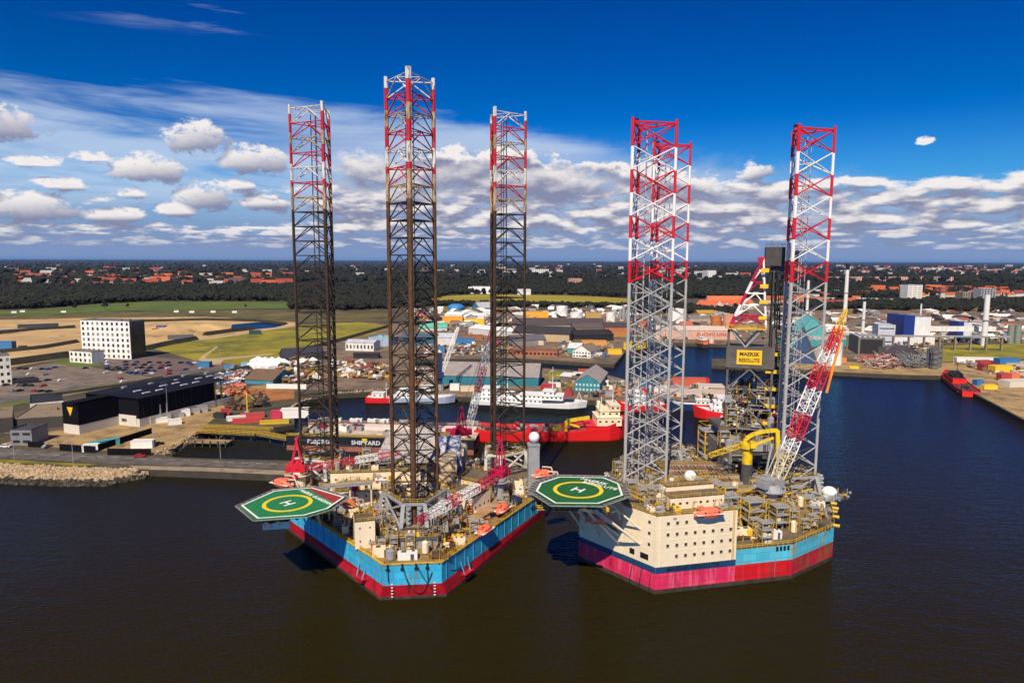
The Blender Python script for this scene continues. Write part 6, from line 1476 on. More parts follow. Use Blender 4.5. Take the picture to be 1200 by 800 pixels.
m = MB(); yp = thing('yellow_derrick_post', 'tall yellow mast standing on the shipyard quay', 'mast', G(290, 483)); m.tube((0, 0, 0), (0, 0, 11), 0.4, n=8); m.build('pole', YELLOW, yp); m = MB(); m.box((0, 0, 0.4), (2.5, 2.5, 0.8)); m.build('foot', GREY, yp); m = MB(); m.tube((0, 0, 10.5), (4, 0, 7), 0.15, n=6); m.build('jib', YELLOW, yp)
bld('boat_shed', 'small blue shed with a brown gable roof beside the scrap', 'shed', (287, 449.5), (320, 451), 445, 27, (0.06, 0.22, 0.33), (0.15, 0.095, 0.055), 'gx', rh=5.0)
boxy('retaining_wall', 'long white wall right of the blue shed', 'wall', (336, 455.5), (26, 1.2, 3.0), R(-3), cmat(W_), None, ribs=False)
tp_ = MB().add([(-4, -4, 0), (4, -4, 0), (4, 4, 0), (-4, 4, 0), (-4, -4, 3), (4, -4, 3), (4, 4, 3), (-4, 4, 3), (0, 0, 6.2)], [(0, 1, 5, 4), (1, 2, 6, 5), (2, 3, 7, 6), (3, 0, 4, 7), (4, 5, 8), (5, 6, 8), (6, 7, 8), (7, 4, 8)]).mesh('tent', cmat((0.80, 0.79, 0.76)))
for i, (u, v) in enumerate(((299, 430), (305, 431), (312, 432), (319, 432), (326, 431), (303, 426), (311, 427), (319, 427), (327, 427), (333, 429), (355, 428), (366, 427))):
    tag(place('storage_tent', tp_, None, G(u, v), R(i * 13), (1.15, 1.15, 1.0)), 'white peaked storage tent in the cluster behind the blue shed' if i < 10 else 'white peaked tent seen through the leftmost rusty leg', 'tent', 'white storage tents')
bld('dark_hall', 'dark gabled hall seen through the leftmost rusty leg', 'building', (334, 424), (381, 421), 418, 26, (0.035, 0.035, 0.05), (0.03, 0.032, 0.055), 'gx', rh=6)
bld('white_workshop', 'white workshop with a row of dark windows at the edge of the meadow', 'building', (405, 410.5), (438, 411.5), 401.5, 16, W_, (0.45, 0.47, 0.52), 'gx', (8, 1, 0.45, 0.45), rh=2)
bld('blue_grey_hall', 'pale blue hall behind the white workshop', 'building', (432, 405), (456, 406), 396, 20, (0.30, 0.38, 0.50), (0.25, 0.42, 0.50), 'flat')
bld('dark_shed', 'long low black shed in front of the white workshop', 'shed', (414, 420), (444, 420), 415.5, 8, (0.02, 0.02, 0.022), (0.025, 0.022, 0.025), 'gx', rh=1.2)

# --- floating dock with the shipyard name
def floating_dock():
    a, b_ = G(336, 527, 0), G(447, 530, 0); d = (b_ - a); L0 = d.length; xd = d.normalized(); L = L0 * 1.95
    o = thing('floating_dock', 'long floating dock with a black name wall and pale deck behind the rusty-legged rig', 'floating dock', a, math.atan2(xd.y, xd.x))
    W = 30; HWALL = HZ(390, 509, a.y + 2)
    wm2 = mat('dock_black', (0.0075, 0.0085, 0.012), 0.5, var=0.3); pk_ = mat('dock_deck_pale', (0.56, 0.47, 0.38), 0.8, var=0.2, scale=0.15, col2=(0.32, 0.20, 0.12), thr=0.56); rb = mat('dock_red_brown', (0.30, 0.09, 0.06), 0.7, var=0.3)
    m = MB(); m.bz(0, L, 0, W, -2, 2.2); m.build('pontoon', rb, o)
    m = MB(); m.bz(0, L, 0, 3.6, 2.2, HWALL); fw = m.build('front_wing_wall', wm2, o)
    m = MB(); m.bz(0.2, L - 0.2, 0.2, 3.4, HWALL + 0.004, HWALL + 0.15); m.build('wing_deck', YD, fw)
    m = MB(); m.bz(0, L, W - 3.6, W, 2.2, HWALL - 0.6); bw = m.build('back_wing_wall', pk_, o)
    m = MB(); m.bz(0, L, W - 3.4, W - 0.2, HWALL - 0.596, HWALL - 0.2); m.build('wing_deck', rb, bw)
    m = MB(); m.bz(0.4, L - 0.4, 3.7, W - 3.7, HWALL - 2.2, HWALL - 1.9); m.build('pale_deck', pk_, o)
    railing_mesh([(0, 0.1, HWALL + .15), (L, 0.1, HWALL + .15)], 1.1, 2.5, 0.07).build('railing', YD, fw)
    railing_mesh([(0, W - 3.5, HWALL), (L, W - 3.5, HWALL)], 1.1, 2.5, 0.07).build('railing', STEEL, bw)
    wt = mat('lettering_pale', (0.62, 0.64, 0.66), 0.6, var=0.05)
    put_text('ESBJERG', 2.6, wt, fw, (L0 * 0.34, -0.03, HWALL * 0.62), (1, 0, 0), (0, 0, 1), bold=0.06, sx=1.1)
    put_text('SHIP', 2.6, wt, fw, (L0 * 0.750, -0.03, HWALL * 0.62), (1, 0, 0), (0, 0, 1), bold=0.06, sx=1.1)
    put_text('YARD', 2.6, wt, fw, (L0 * 0.905, -0.03, HWALL * 0.62), (1, 0, 0), (0, 0, 1), bold=0.06, sx=1.1)
    m = MB(); yx = L0 * 0.826; m.add([(yx - 1.3, -0.05, HWALL * .62 + 2.0), (yx + 1.3, -0.05, HWALL * .62 + 2.0), (yx, -0.05, HWALL * .62 - 0.2)], [(0, 2, 1)]); m.build('triangle_emblem', YELLOW, fw)
    put_text('YARD', 2.6, wt, fw, (L0 * 1.80, -0.03, HWALL * 0.7), (1, 0, 0), (0, 0, 1), bold=0.06, sx=1.1)
    q = random.Random(4)
    for i in range(26):
        t_ = q.uniform(0.02, 0.98) * L; nm = q.choice(['equipment_cabin_white', 'equipment_cabin_grey', 'pump_skid', 'pipe_rack', 'mooring_winch', 'equipment_cabin_ochre', 'equipment_cabin_red'])
        base = nm.rsplit('_', 1)[0] if nm.startswith('equipment') else nm
        place(base, KIT[nm], o, (t_, q.uniform(7, W - 6), HWALL - 1.9), q.choice((0, 1.57)), (1.0, 1.0, 0.9))
    for i in range(9):
        place('equipment_cabin', KIT[q.choice(['equipment_cabin_white', 'equipment_cabin_grey', 'equipment_cabin_ochre'])], o, (q.uniform(0.05, 0.95) * L, W - 1.8, HWALL - 0.2), 0, (1.2, 0.9, 0.8))
    m = MB(); m.bz(L * 0.30, L * 0.98, W - 9, W - 4, HWALL - 1.9, HWALL - 0.2); m.build('white_pipe_cover', mat('pale_pink', (0.66, 0.55, 0.50), 0.7, var=0.1), o)
    return o, L, W, HWALL
floating_dock()

# --- ships
def ship(name, label, ps, pb, beam, free, hullm, deckm, blocks, masts=(), extra=None, boot=None, bow=0.24, stern=0.06, sheer=1.6, cat='ship', group=None, z=0.0, text=None, bz_=0.6):
    """ps/pb: stern and bow on the water; blocks = (x0, x1, width, z0, height, mat, window rows)"""
    a, b_ = G(*ps, z), G(*pb, z); d = b_ - a; L = d.length
    o = thing(name, label, cat, a, math.atan2(d.y, d.x), group)
    def ring(k, zf):
        n = 14; pts = []
        return pts
    secs = []
    for i in range(15):
        t_ = i / 14; x = t_ * L
        w_ = beam / 2 * (min(1, (0.82 + t_ / stern * 0.18)) if t_ < stern else 1.0)
        if t_ > 1 - bow: w_ *= max(0.02, 1 - ((t_ - 1 + bow) / bow) ** 2.0)
        h = free + sheer * max(0, (t_ - 0.55) / 0.45) ** 2 + 0.25 * sheer * max(0, (0.2 - t_) / 0.2)
        lean = (h + 1) * 0.18 * max(0, (t_ - 1 + bow) / bow)
        secs.append((x, w_, h, lean))
    m = MB()
    rings = [[(x - l, -w_ * 0.86, -1.5), (x - l * .5, -w_ * 0.96, bz_), (x, -w_, h), (x, w_, h), (x - l * .5, w_ * 0.96, bz_), (x - l, w_ * 0.86, -1.5)] for x, w_, h, l in secs]
    for j in range(14):
        for i_ in range(6):
            A, B, C_, D = rings[j][i_], rings[j + 1][i_], rings[j + 1][(i_ + 1) % 6], rings[j][(i_ + 1) % 6]
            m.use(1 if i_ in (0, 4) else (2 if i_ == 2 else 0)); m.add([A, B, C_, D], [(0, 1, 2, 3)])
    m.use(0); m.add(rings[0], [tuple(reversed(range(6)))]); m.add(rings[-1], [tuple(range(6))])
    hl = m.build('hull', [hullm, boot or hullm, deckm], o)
    m = MB()
    for j in range(14):
        for sgn in (-1, 1):
            A, B = secs[j], secs[j + 1]; m.beam((A[0], sgn * A[1] * .985, A[2] + 0.35), (B[0], sgn * B[1] * .985, B[2] + 0.35), 0.14, 0.8)
    m.build('bulwark', hullm, hl)
    if text:
        txt, tx, tz, ts, tm = text; put_text(txt, ts, tm, hl, (L * tx, -beam / 2 - 0.06, tz), (1, 0, 0), (0, 0, 1), bold=0.05)
    for (x0, x1, wd, z0, hh, mt, rows) in blocks:
        m = MB(); m.bz(x0 * L, x1 * L, -wd / 2, wd / 2, z0, z0 + hh); bb = m.build('superstructure', mt, o)
        m = MB(); m.bz(x0 * L - 0.3, x1 * L + 0.3, -wd / 2 - 0.3, wd / 2 + 0.3, z0 + hh, z0 + hh + 0.15); m.build('deck_overhang', mt, bb)
        for rw in range(rows):
            nx = max(2, int((x1 - x0) * L / 2.4))
            for i_ in range(nx):
                for sgn in (-1, 1): place('window', unit_box(GLASS), bb, (x0 * L + (x1 - x0) * L * (i_ + .5) / nx, sgn * (wd / 2 + 0.01), z0 + hh * (rw + .45) / rows), 0, (1.1, 0.08, 0.8))
            for i_ in range(max(2, int(wd / 2.2))):
                nn_ = max(2, int(wd / 2.2)); place('window', unit_box(GLASS), bb, (x1 * L + 0.01, -wd / 2 + wd * (i_ + .5) / nn_, z0 + hh * (rw + .45) / rows), 0, (0.08, 1.1, 0.8))
    for (x, z0, z1, mt) in masts:
        m = MB(); m.tube((x * L, 0, z0), (x * L, 0, z1), 0.28, 0.12, n=6); m.beam((x * L, -1.6, z0 + (z1 - z0) * .7), (x * L, 1.6, z0 + (z1 - z0) * .7), 0.15); m.box((x * L, 0, z0 + (z1 - z0) * .82), (0.3, 1.6, 0.3)); m.build('mast', mt, o)
    if extra: extra(o, L)
    return o, L
SRED = mat('ship_red', (0.68, 0.012, 0.012), 0.4, var=0.06, scale=0.2); SMAR = mat('ship_maroon', (0.30, 0.02, 0.02), 0.5, var=0.15)
def ext_supply(o, L):
    m = MB()
    q = random.Random(3)
    for i in range(34): x = L * q.uniform(.03, .55); y = q.uniform(-5.5, 5.5); m.use(i % 3); m.box((x, y, 4.5), (q.uniform(.8, 3.5), q.uniform(.8, 3), q.uniform(.6, 2.4)), q.uniform(0, 1.5))
    kind(m.build('deck_cargo', [mat('cargo_red', (0.50, 0.02, 0.03), 0.5, var=0.2), mat('cargo_dark', (0.10, 0.03, 0.03), 0.6), GREY], o), 'stuff')
    for x in (0.02, 0.18, 0.30): m = MB(); m.ball((L * x, 2, 5.4), 2.0, 10, 7, 0.9, 0.12); m.build('red_reel', mat('cargo_red', (0.5, 0.02, 0.03)), o)
    m = MB(); m.tube((L * .60, -4, 4), (L * .60, -4, 9), 0.9, n=10); m.beam((L * .60, -4, 9), (L * .74, -3.5, 10.5), 1.3, 1.5); m.beam((L * .60, -4, 8), (L * .68, -4, 6.0), 0.7, 0.8); m.build('deck_crane', YB, o)
    m = MB(); m.bz(L * .50, L * .57, -4.4, 0, 4.2, 6.4); m.build('crane_base', YD, o)
    m = MB(); m.bz(L * .80, L * .82, 3, 5.2, 12, 17); m.bz(L * .80, L * .82, -5.2, -3, 12, 17); m.build('funnel', CREAM, o)
ship('supply_ship', 'long bright red offshore supply ship with cream bridge and yellow deck crane', (548, 513), (738, 511.5), 17, 4.0, SRED, mat('deck_red_brown', (0.32, 0.05, 0.04), 0.7, var=0.3),
     [(0.78, 0.93, 14, 7.0, 4.0, CREAM, 1), (0.80, 0.92, 12, 11.0, 3.0, CREAM, 1), (0.86, 0.92, 13, 14.0, 2.6, CREAM, 1), (0.72, 0.84, 14.6, 4.0, 3.0, SRED, 0)], [(0.89, 16, 24, WHITE), (0.82, 14, 20, WHITE)], ext_supply, sheer=6.5, bow=0.16)
def ext_ferry(o, L):
    m = MB(); m.add([(L * .80, -3, 9), (L * .88, -3, 9), (L * .855, -2.2, 13.5), (L * .82, -2.2, 13.5), (L * .80, 3, 9), (L * .88, 3, 9), (L * .855, 2.2, 13.5), (L * .82, 2.2, 13.5)], [(0, 1, 2, 3), (5, 4, 7, 6), (3, 2, 6, 7), (1, 5, 6, 2), (4, 0, 3, 7)]); m.build('maroon_funnel', SMAR, o)
    m = MB(); m.bz(L * .40, L * .50, -4, 4, 6.8, 8.2); m.build('car_deck_house', NWHITE, o)
    m = MB(); m.tube((L * .96, 0, 5), (L * .93, 0, 11), 0.2, n=6); m.tube((L * .90, 2, 5), (L * .93, 0, 11), 0.2, n=6); m.build('bow_derrick', WHITE, o)
ship('passenger_ship', 'long white ship with black hull band moored along the teal shed quay', (556, 476), (688, 482.5), 14, 4.4, mat('ship_white', (0.74, 0.73, 0.70), 0.4, var=0.06), WHITE,
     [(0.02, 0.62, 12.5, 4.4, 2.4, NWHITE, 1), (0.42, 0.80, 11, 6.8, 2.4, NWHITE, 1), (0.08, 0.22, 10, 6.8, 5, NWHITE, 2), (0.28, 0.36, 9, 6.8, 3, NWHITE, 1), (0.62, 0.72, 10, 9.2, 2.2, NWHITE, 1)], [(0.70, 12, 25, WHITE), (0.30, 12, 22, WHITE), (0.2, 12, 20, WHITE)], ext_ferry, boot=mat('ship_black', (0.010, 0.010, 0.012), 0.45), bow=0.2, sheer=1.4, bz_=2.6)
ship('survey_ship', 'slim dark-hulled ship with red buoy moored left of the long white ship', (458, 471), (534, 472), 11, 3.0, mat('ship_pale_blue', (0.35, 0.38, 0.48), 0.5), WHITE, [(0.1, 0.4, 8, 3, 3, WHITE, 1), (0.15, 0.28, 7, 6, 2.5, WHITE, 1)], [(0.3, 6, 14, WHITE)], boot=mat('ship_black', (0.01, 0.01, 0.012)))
ship('trawler', 'small red and white trawler moored left of the slim dark-hulled ship', (430, 470.5), (476, 471), 9, 2.6, SRED, WHITE, [(0.15, 0.45, 6, 2.6, 3.2, WHITE, 1)], [(0.5, 3, 12, WHITE)])
def ext_guard(o, L):
    m = MB(); m.bz(L * .40, L * .48, -2, 2, 8.5, 12.5); m.build('funnel', SRED, o)
    m = MB(); m.tube((L * .14, 3, 4), (L * .14, 3, 9), 0.3, n=6); m.tube((L * .14, -3, 4), (L * .14, -3, 9), 0.3, n=6); m.beam((L * .14, -3, 9), (L * .14, 3, 9), 0.4); m.build('stern_gantry', ORANGE, o)
TW = mat('text_white', (0.75, 0.75, 0.75), 0.6, var=0.04)
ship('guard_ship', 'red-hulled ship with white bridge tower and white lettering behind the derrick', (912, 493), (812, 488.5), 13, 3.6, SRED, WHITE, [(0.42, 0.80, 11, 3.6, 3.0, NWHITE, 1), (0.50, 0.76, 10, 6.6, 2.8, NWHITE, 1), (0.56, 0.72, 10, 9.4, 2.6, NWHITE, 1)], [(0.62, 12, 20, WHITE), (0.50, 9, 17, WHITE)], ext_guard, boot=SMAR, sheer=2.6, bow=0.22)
gs_ = [o for o in bpy.data.objects if o.name.startswith('guard_ship')][0]
Lg = (G(912, 493, 0) - G(812, 488.5, 0)).length
put_text('ESVAGT', 2.2, TW, [c for c in gs_.children if c.name.startswith('hull')][0], (Lg * 0.60, 6.58, 2.2), (-1, 0, 0), (0, 0, 1), bold=0.05)
ship('guard_ship', 'red and white ship moored at the finger pier behind the left lattice leg', (778, 479.5), (722, 481), 11, 3.0, SRED, WHITE, [(0.3, 0.75, 9, 3, 3, NWHITE, 1), (0.42, 0.70, 8, 6, 2.8, NWHITE, 1), (0.48, 0.64, 8, 8.8, 2.4, NWHITE, 1)], [(0.55, 11, 19, WHITE)], ext_guard, boot=SMAR, sheer=2.2)
ship('work_boat', 'dark blue and white boat lying behind the bow of the lettered red ship', (840, 481), (778, 478.5), 9, 3.2, mat('ship_navy', (0.012, 0.03, 0.09), 0.4), WHITE, [(0.15, 0.4, 7, 3.2, 3, WHITE, 1)], [(0.3, 6, 13, WHITE)], cat='boat')
def ext_tug(o, L):
    m = MB(); m.bz(L * .50, L * .60, -2.5, -1, 5, 9); m.bz(L * .50, L * .60, 1, 2.5, 5, 9); m.build('funnel', BLACK, o)
    m = MB(); m.tube((L * .14, 0, 2.4), (L * .14, 0, 4.0), 1.2, n=10); m.box((L * .22, 0, 3.0), (3, 4, 1.6)); m.build('towing_winch', BLACK, o)
    q = random.Random(9); m = MB()
    for i in range(22): m.box((L * q.uniform(.05, .42), q.uniform(-3.6, 3.6), 3.1), (q.uniform(.5, 2), q.uniform(.5, 1.6), q.uniform(.5, 1.8)), q.uniform(0, 1.5))
    kind(m.build('deck_gear', DGREY, o), 'stuff')
    ty = MB().tube((0, 0, -0.35), (0, 0, 0.35), 0.75, n=10).mesh('tyre_fender', BLACK)
    for i in range(7):
        for sg in (-1, 1): f_ = place('tyre_fender', ty, o, (L * (.08 + i * .1), sg * 6.05, 1.6)); f_.rotation_euler = (math.pi / 2, 0, 0)
    m = MB(); m.bz(L * .46, L * .74, -4.3, 4.3, 5.55, 6.0); m.build('bridge_deck', BLACK, o)
    m = MB(); m.bz(0.2, 1.6, -4.6, 4.6, 1.2, 3.0); m.build('stern_fender', mat('tug_bright_red', (0.80, 0.02, 0.01), 0.4), o)
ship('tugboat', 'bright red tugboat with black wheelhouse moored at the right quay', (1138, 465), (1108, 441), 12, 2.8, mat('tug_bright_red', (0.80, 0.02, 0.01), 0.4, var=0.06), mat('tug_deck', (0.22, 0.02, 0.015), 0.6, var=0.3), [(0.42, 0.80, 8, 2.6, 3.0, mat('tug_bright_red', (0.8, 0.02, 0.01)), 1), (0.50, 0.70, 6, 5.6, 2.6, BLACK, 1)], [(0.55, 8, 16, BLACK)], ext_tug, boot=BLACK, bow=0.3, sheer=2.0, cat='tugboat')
ship('fishing_boat', 'orange and white fishing boat in the far blue basin', (828, 407.5), (815, 405), 8, 3.0, mat('boat_dark', (0.06, 0.03, 0.03), 0.5), WHITE, [(0.1, 0.8, 6, 3, 4, cmat(OR), 1), (0.2, 0.6, 5, 7, 3, WHITE, 1)], [(0.5, 8, 15, WHITE)], cat='boat', bow=0.4)
ship('fishing_boat', 'small red boat beside the orange and white one in the far blue basin', (838, 405.5), (829, 405), 6, 2.4, SRED, WHITE, [(0.2, 0.7, 4.5, 2.4, 4, WHITE, 1)], [(0.5, 5, 12, WHITE)], cat='boat', bow=0.4)
ship('yellow_barge', 'yellow work barge at the quay corner behind the left red and white leg', (734, 415), (756, 412), 12, 3.5, mat('barge_dark', (0.10, 0.03, 0.02), 0.5), OCHRE, [(0.05, 0.6, 9, 3.5, 7, YB, 2), (0.62, 0.9, 6, 3.5, 5, YB, 1)], [(0.4, 10, 18, YB)], cat='barge')
# --- quay crane with the white boom
p = G(516, 457); o = thing('harbour_crane', 'harbour crane with a dark blue tower and slender white boom on the shed quay', 'crane', p)
MB().tube((0, 0, 0), (0, 0, 4), 2.4, n=10).build('base', GREY, o); m = MB(); m.bz(-1.3, 1.3, -1.3, 1.3, 4, 24); m.bz(-2.2, 2.2, -2.8, 2.2, 8, 11.5); m.build('tower', mat('tower_navy', (0.012, 0.025, 0.085), 0.5), o)
m = MB(); q = AT(537, 383, p.y + 4) - p; lattice(m, (1.5, 0, 12), q, 1.6, 2.2, 1.0, 0.16, 0.09); m.build('boom', NWHITE, o)

# --- sheds on the finger pier
bld('teal_shed', 'long teal warehouse with a grey gable roof behind the long white ship', 'warehouse', (513, 450), (631, 453), 441, 30, TE, (0.27, 0.24, 0.23), 'gx', rh=7, group='teal quay buildings')
bld('teal_building', 'teal two-storey building with arched white window frames and striped grey roof', 'building', (673.5, 458.5), (703, 460), 448, 42, (0.03, 0.22, 0.28), (0.33, 0.28, 0.26), 'gy', (7, 2, 0.5, 0.45), rh=5, wmat=mat('pale_window', (0.55, 0.62, 0.66), 0.4, var=0.1), group='teal quay buildings')
bld('quay_kiosk', 'small pale-roofed kiosk between the two teal buildings', 'building', (656, 444.5), (671, 446), 441, 14, (0.12, 0.12, 0.15), (0.60, 0.58, 0.58), 'gx', rh=1.5)
area('meadow', [(642, 434.5), (660, 435), (660, 447), (644, 448)], 2.61, GRASS); area('meadow', [(662, 449), (673, 447), (672, 457), (664, 457)], 2.61, GRASS)
r_ = random.Random(14)
for i, (u, v, lab) in enumerate(((690, 440, 'blue'), (679, 441, 'white'), (684, 438, 'red'), (695, 442, 'grey'), (646, 455, 'red'), (640, 456, 'crimson'), (650, 453, 'white'), (722, 462, 'orange'), (715, 464, 'grey'), (533, 457, 'white'), (548, 458, 'cream'), (500, 458, 'white'), (490, 456, 'orange'), (505, 455, 'grey'))):
    cdict = dict(blue=SB, white=W_, red=RR, grey=GR, crimson=(0.5, 0.02, 0.04), orange=OR, cream=CR)
    boxy('quay_container', lab + (' container on the quay beside the small teal building' if u > 675 else ' container on the quay at the end of the long teal shed' if u > 600 else ' container on the quay in front of the long teal shed'), 'container', (u, v), (r_.uniform(5, 9), 3, r_.uniform(2.4, 4)), R(r_.uniform(-15, 15)), cmat(cdict[lab]), 'containers on the finger pier')
for i, (u, v, d, c, lab) in enumerate(((806, 452.5, (22, 6, 5.5), (0.50, 0.10, 0.05), 'orange-red container stack at the left of the jetty'), (820, 452, (11, 6, 5.2), (0.46, 0.02, 0.03), 'crimson container stack beside the orange-red one on the jetty'), (812, 463, (40, 10, 3.0), (0.55, 0.44, 0.36), 'long pale low store on the jetty'), (832, 458, (16, 8, 4), (0.55, 0.50, 0.44), 'pale store hut with masts on the jetty'),
        (792, 459, (10, 6, 3.5), GR, 'grey crate pile on the jetty behind the left red and white leg'), (845, 461, (10, 5, 3), (0.35, 0.18, 0.06), 'brown timber stack on the jetty beside the derrick'), (770, 462, (12, 7, 5), (0.62, 0.60, 0.58), 'white silo-like store on the jetty behind the left red and white leg'), (760, 456, (9, 7, 4), SB, 'blue store on the jetty behind the left red and white leg'))):
    boxy('jetty_store', lab, 'storage', (u, v), d, R(-4), cmat(c), 'stores on the jetty')

# --- warehouses, tanks and yards behind the far quay
bld('brick_warehouse', 'long low orange brick building with a row of dark windows at the quay edge', 'building', (596, 416.5), (653, 418), 411, 12, (0.36, 0.12, 0.06), (0.22, 0.09, 0.05), 'flat', (12, 1, 0.55, 0.4))
bld('harbour_office', 'white two-storey harbour building with a brown gable roof near the quay corner', 'building', (671, 418.5), (692, 420), 411.5, 24, (0.76, 0.75, 0.72), (0.22, 0.165, 0.12), 'gy', (6, 2, 0.5, 0.45), rh=5)
bld('workshop', 'white-roofed teal workshop behind the white harbour building', 'building', (665, 413.5), (680, 414), 408, 30, (0.05, 0.30, 0.30), (0.66, 0.66, 0.66), 'gx', rh=3)
bld('cream_warehouse', 'big cream-walled warehouse with a black ribbed roof', 'warehouse', (600, 398.5), (667, 401), 391, 40, (0.48, 0.36, 0.20), (0.035, 0.033, 0.038), 'gx', rh=6)
bld('black_warehouse', 'black open-fronted warehouse right of the cream one', 'warehouse', (673, 400), (719, 399), 392.5, 30, (0.012, 0.012, 0.014), (0.03, 0.028, 0.03), 'gx', rh=4)
bld('brown_warehouse', 'brown timber-clad warehouse behind the black one', 'warehouse', (672, 391), (708, 391), 384.5, 30, (0.22, 0.14, 0.07), (0.10, 0.08, 0.08), 'gx', rh=4)
bld('orange_warehouse', 'orange brick warehouse right of the brown one', 'warehouse', (709, 391), (742, 391), 383.5, 30, (0.48, 0.13, 0.05), (0.06, 0.05, 0.06), 'gx', rh=4)
bld('long_roof_hall', 'very long hall with a dark purple-brown roof in front of the white tanks', 'warehouse', (600, 385), (708, 385.5), 381, 40, (0.40, 0.31, 0.2), (0.075, 0.055, 0.058), 'gx', rh=7)
bld('dark_roof_hall', 'dark-roofed hall between brick building and cream warehouse', 'warehouse', (600, 405), (640, 404), 398.5, 26, (0.22, 0.2, 0.2), (0.11, 0.105, 0.13), 'gx', rh=4)
bld('small_office', 'small cream flat building with dark end beside the brick one', 'building', (626, 404), (637, 404.5), 399, 10, CR, BR, 'flat')
c, L, rz = frame2((524, 364.5), (544, 364.5)); o = thing('dome_hall', 'bright blue rounded hall at the edge of the yellow field', 'building', c, rz)
m = MB()
for j in range(6):
    for i in range(20):
        def dp_(i_, j_): t_, p_ = math.pi / 2 * j_ / 6, 2 * math.pi * i_ / 20; return (L / 2 * math.cos(t_) ** .8 * math.cos(p_), 18 + 16 * math.cos(t_) ** .8 * math.sin(p_), 4 + (HZ(534, 356.5, c.y) - 6.5) * math.sin(t_))
        m.add([dp_(i, j), dp_(i + 1, j), dp_(i + 1, j + 1), dp_(i, j + 1)], [(0, 1, 2, 3)])
m.build('roof', cmat((0.03, 0.20, 0.50)), o)
m = MB(); m.prism([(L / 2 * .99 * math.cos(2 * math.pi * i / 20), 18 + 15.8 * math.sin(2 * math.pi * i / 20)) for i in range(20)], 0, 4.1); m.build('wall', cmat(SB), o)
place('door', unit_box(DGREY), o, (0, 2.0, 0), 0, (7, 0.4, 3.8))
bld('blue_hall', 'grey-roofed hall with blue gable right of the bright blue rounded hall', 'building', (562, 364.5), (580, 364), 360.5, 36, (0.03, 0.22, 0.33), (0.40, 0.40, 0.43), 'gx', rh=8)
bld('green_arch_hall', 'white and green tunnel-shaped hall behind the front rusty leg', 'building', (492, 388), (524, 387.5), 384, 22, (0.55, 0.58, 0.55), (0.10, 0.42, 0.30), 'arch', rh=5)
bld('white_hall', 'white warehouse with a pale blue gable between the two right rusty legs', 'warehouse', (512, 404.5), (533, 404.5), 395.5, 26, (0.62, 0.62, 0.62), (0.50, 0.52, 0.55), 'gx', rh=3)
bld('navy_shed', 'long dark navy shed seen through the front rusty leg', 'warehouse', (470, 404), (510, 405), 396, 22, (0.03, 0.10, 0.16), (0.05, 0.10, 0.17), 'gx', rh=3)
bld('white_hall', 'long white-roofed warehouse right of the lattice crane tip', 'warehouse', (549, 391), (600, 396), 386.5, 26, (0.55, 0.52, 0.5), (0.72, 0.71, 0.70), 'gx', rh=3)
bld('timber_store', 'long reddish brown timber store below the white-roofed warehouse', 'warehouse', (541, 398), (566, 398), 394, 14, (0.30, 0.11, 0.05), (0.26, 0.10, 0.05), 'flat')
for i, (a, b_, vt, c) in enumerate((((513, 367.5), (519, 367.5), 362, W_), ((521, 373), (541, 374), 368.6, W_), ((540, 370), (546, 371), 365.5, W_), ((551, 373), (567, 373), 370, W_), ((566, 370), (580, 370), 365.5, W_), ((539, 373.5), (546, 374), 371, W_))):
    bld('white_store', 'white store ' + ('left of the bright blue rounded hall', 'long and low below the bright blue rounded hall', 'beside the bright blue rounded hall', 'in the middle of the yard below the yellow field', 'in front of the grey-roofed blue hall', 'small and low at the yard crossing')[i], 'building', a, b_, vt, 20, c, (0.74, 0.73, 0.72), 'gx', group='white stores below the yellow field', rh=3)
for i, (u, v, d, c, lab) in enumerate(((531, 379, (26, 10, 9), (0.75, 0.33, 0.02), 'orange block stack in the yard'), (556, 380, (26, 10, 7), (0.70, 0.45, 0.03), 'yellow block stack in the yard'), (543, 381.5, (26, 10, 5), GR, 'grey block stack left of the yellow one'), (545, 403.5, (18, 8, 6), SB, 'blue container group by the white warehouse'), (515, 413, (10, 6, 5), SB, 'blue container by the navy shed'), (579, 405, (10, 6, 5), (0.5, 0.03, 0.06), 'red container by the lattice crane tip'),
        (628, 372.5, (36, 12, 9), (0.72, 0.34, 0.02), 'long orange stack left of the white tanks'), (695, 374.5, (22, 14, 10), (0.42, 0.27, 0.10), 'tan store between the two lower white tanks'), (696, 405, (24, 9, 5), (0.60, 0.26, 0.06), 'orange timber stack behind the harbour building'), (684, 403, (20, 9, 4), BR, 'brown timber stack beside the orange one'), (720, 414.5, (12, 8, 4), (0.72, 0.44, 0.02), 'yellow machine on the open quay corner'), (726, 394, (18, 8, 6), (0.4, 0.16, 0.05), 'brown stack behind the quay corner'))):
    boxy('yard_stack', lab, 'storage', (u, v), d, R(-3 + i % 5), cmat(c), 'stacks in the harbour yards')

def tank(label, p, vtop, rpx, mt, group='white storage tanks', name='storage_tank', dome=0.12):
    b_ = G(*p); rad = rpx * b_.y / FOC; h = HZ(p[0], vtop, b_.y) - 2.5; b_.y += rad
    o = thing(name, label, 'tank', b_, 0, group)
    MB().tube((0, 0, 0), (0, 0, h), rad, n=28, caps=False).build('shell', mt, o, smooth_=True)
    m = MB(); m.tube((0, 0, h), (0, 0, h + rad * dome), rad * 1.01, rad * 0.1, n=28); m.build('roof', mt, o)
    m = MB(); 
    for i in range(14): a = -2.3 + i * 0.11; m.box((rad * 1.02 * math.cos(a), rad * 1.02 * math.sin(a), h * (i + .5) / 14), (0.6, rad * 0.13, 0.25), a)
    m.build('spiral_stair', GREY, o); return o
TKW = mat('tank_white', (0.78, 0.77, 0.74), 0.4, var=0.05, scale=0.1)
tank('white storage tank farthest back of the harbour tank group', (659, 370), 359, 6.8, TKW)
tank('white storage tank in front of the farthest one, over the dark roofs', (676, 377), 366.5, 7.4, TKW)
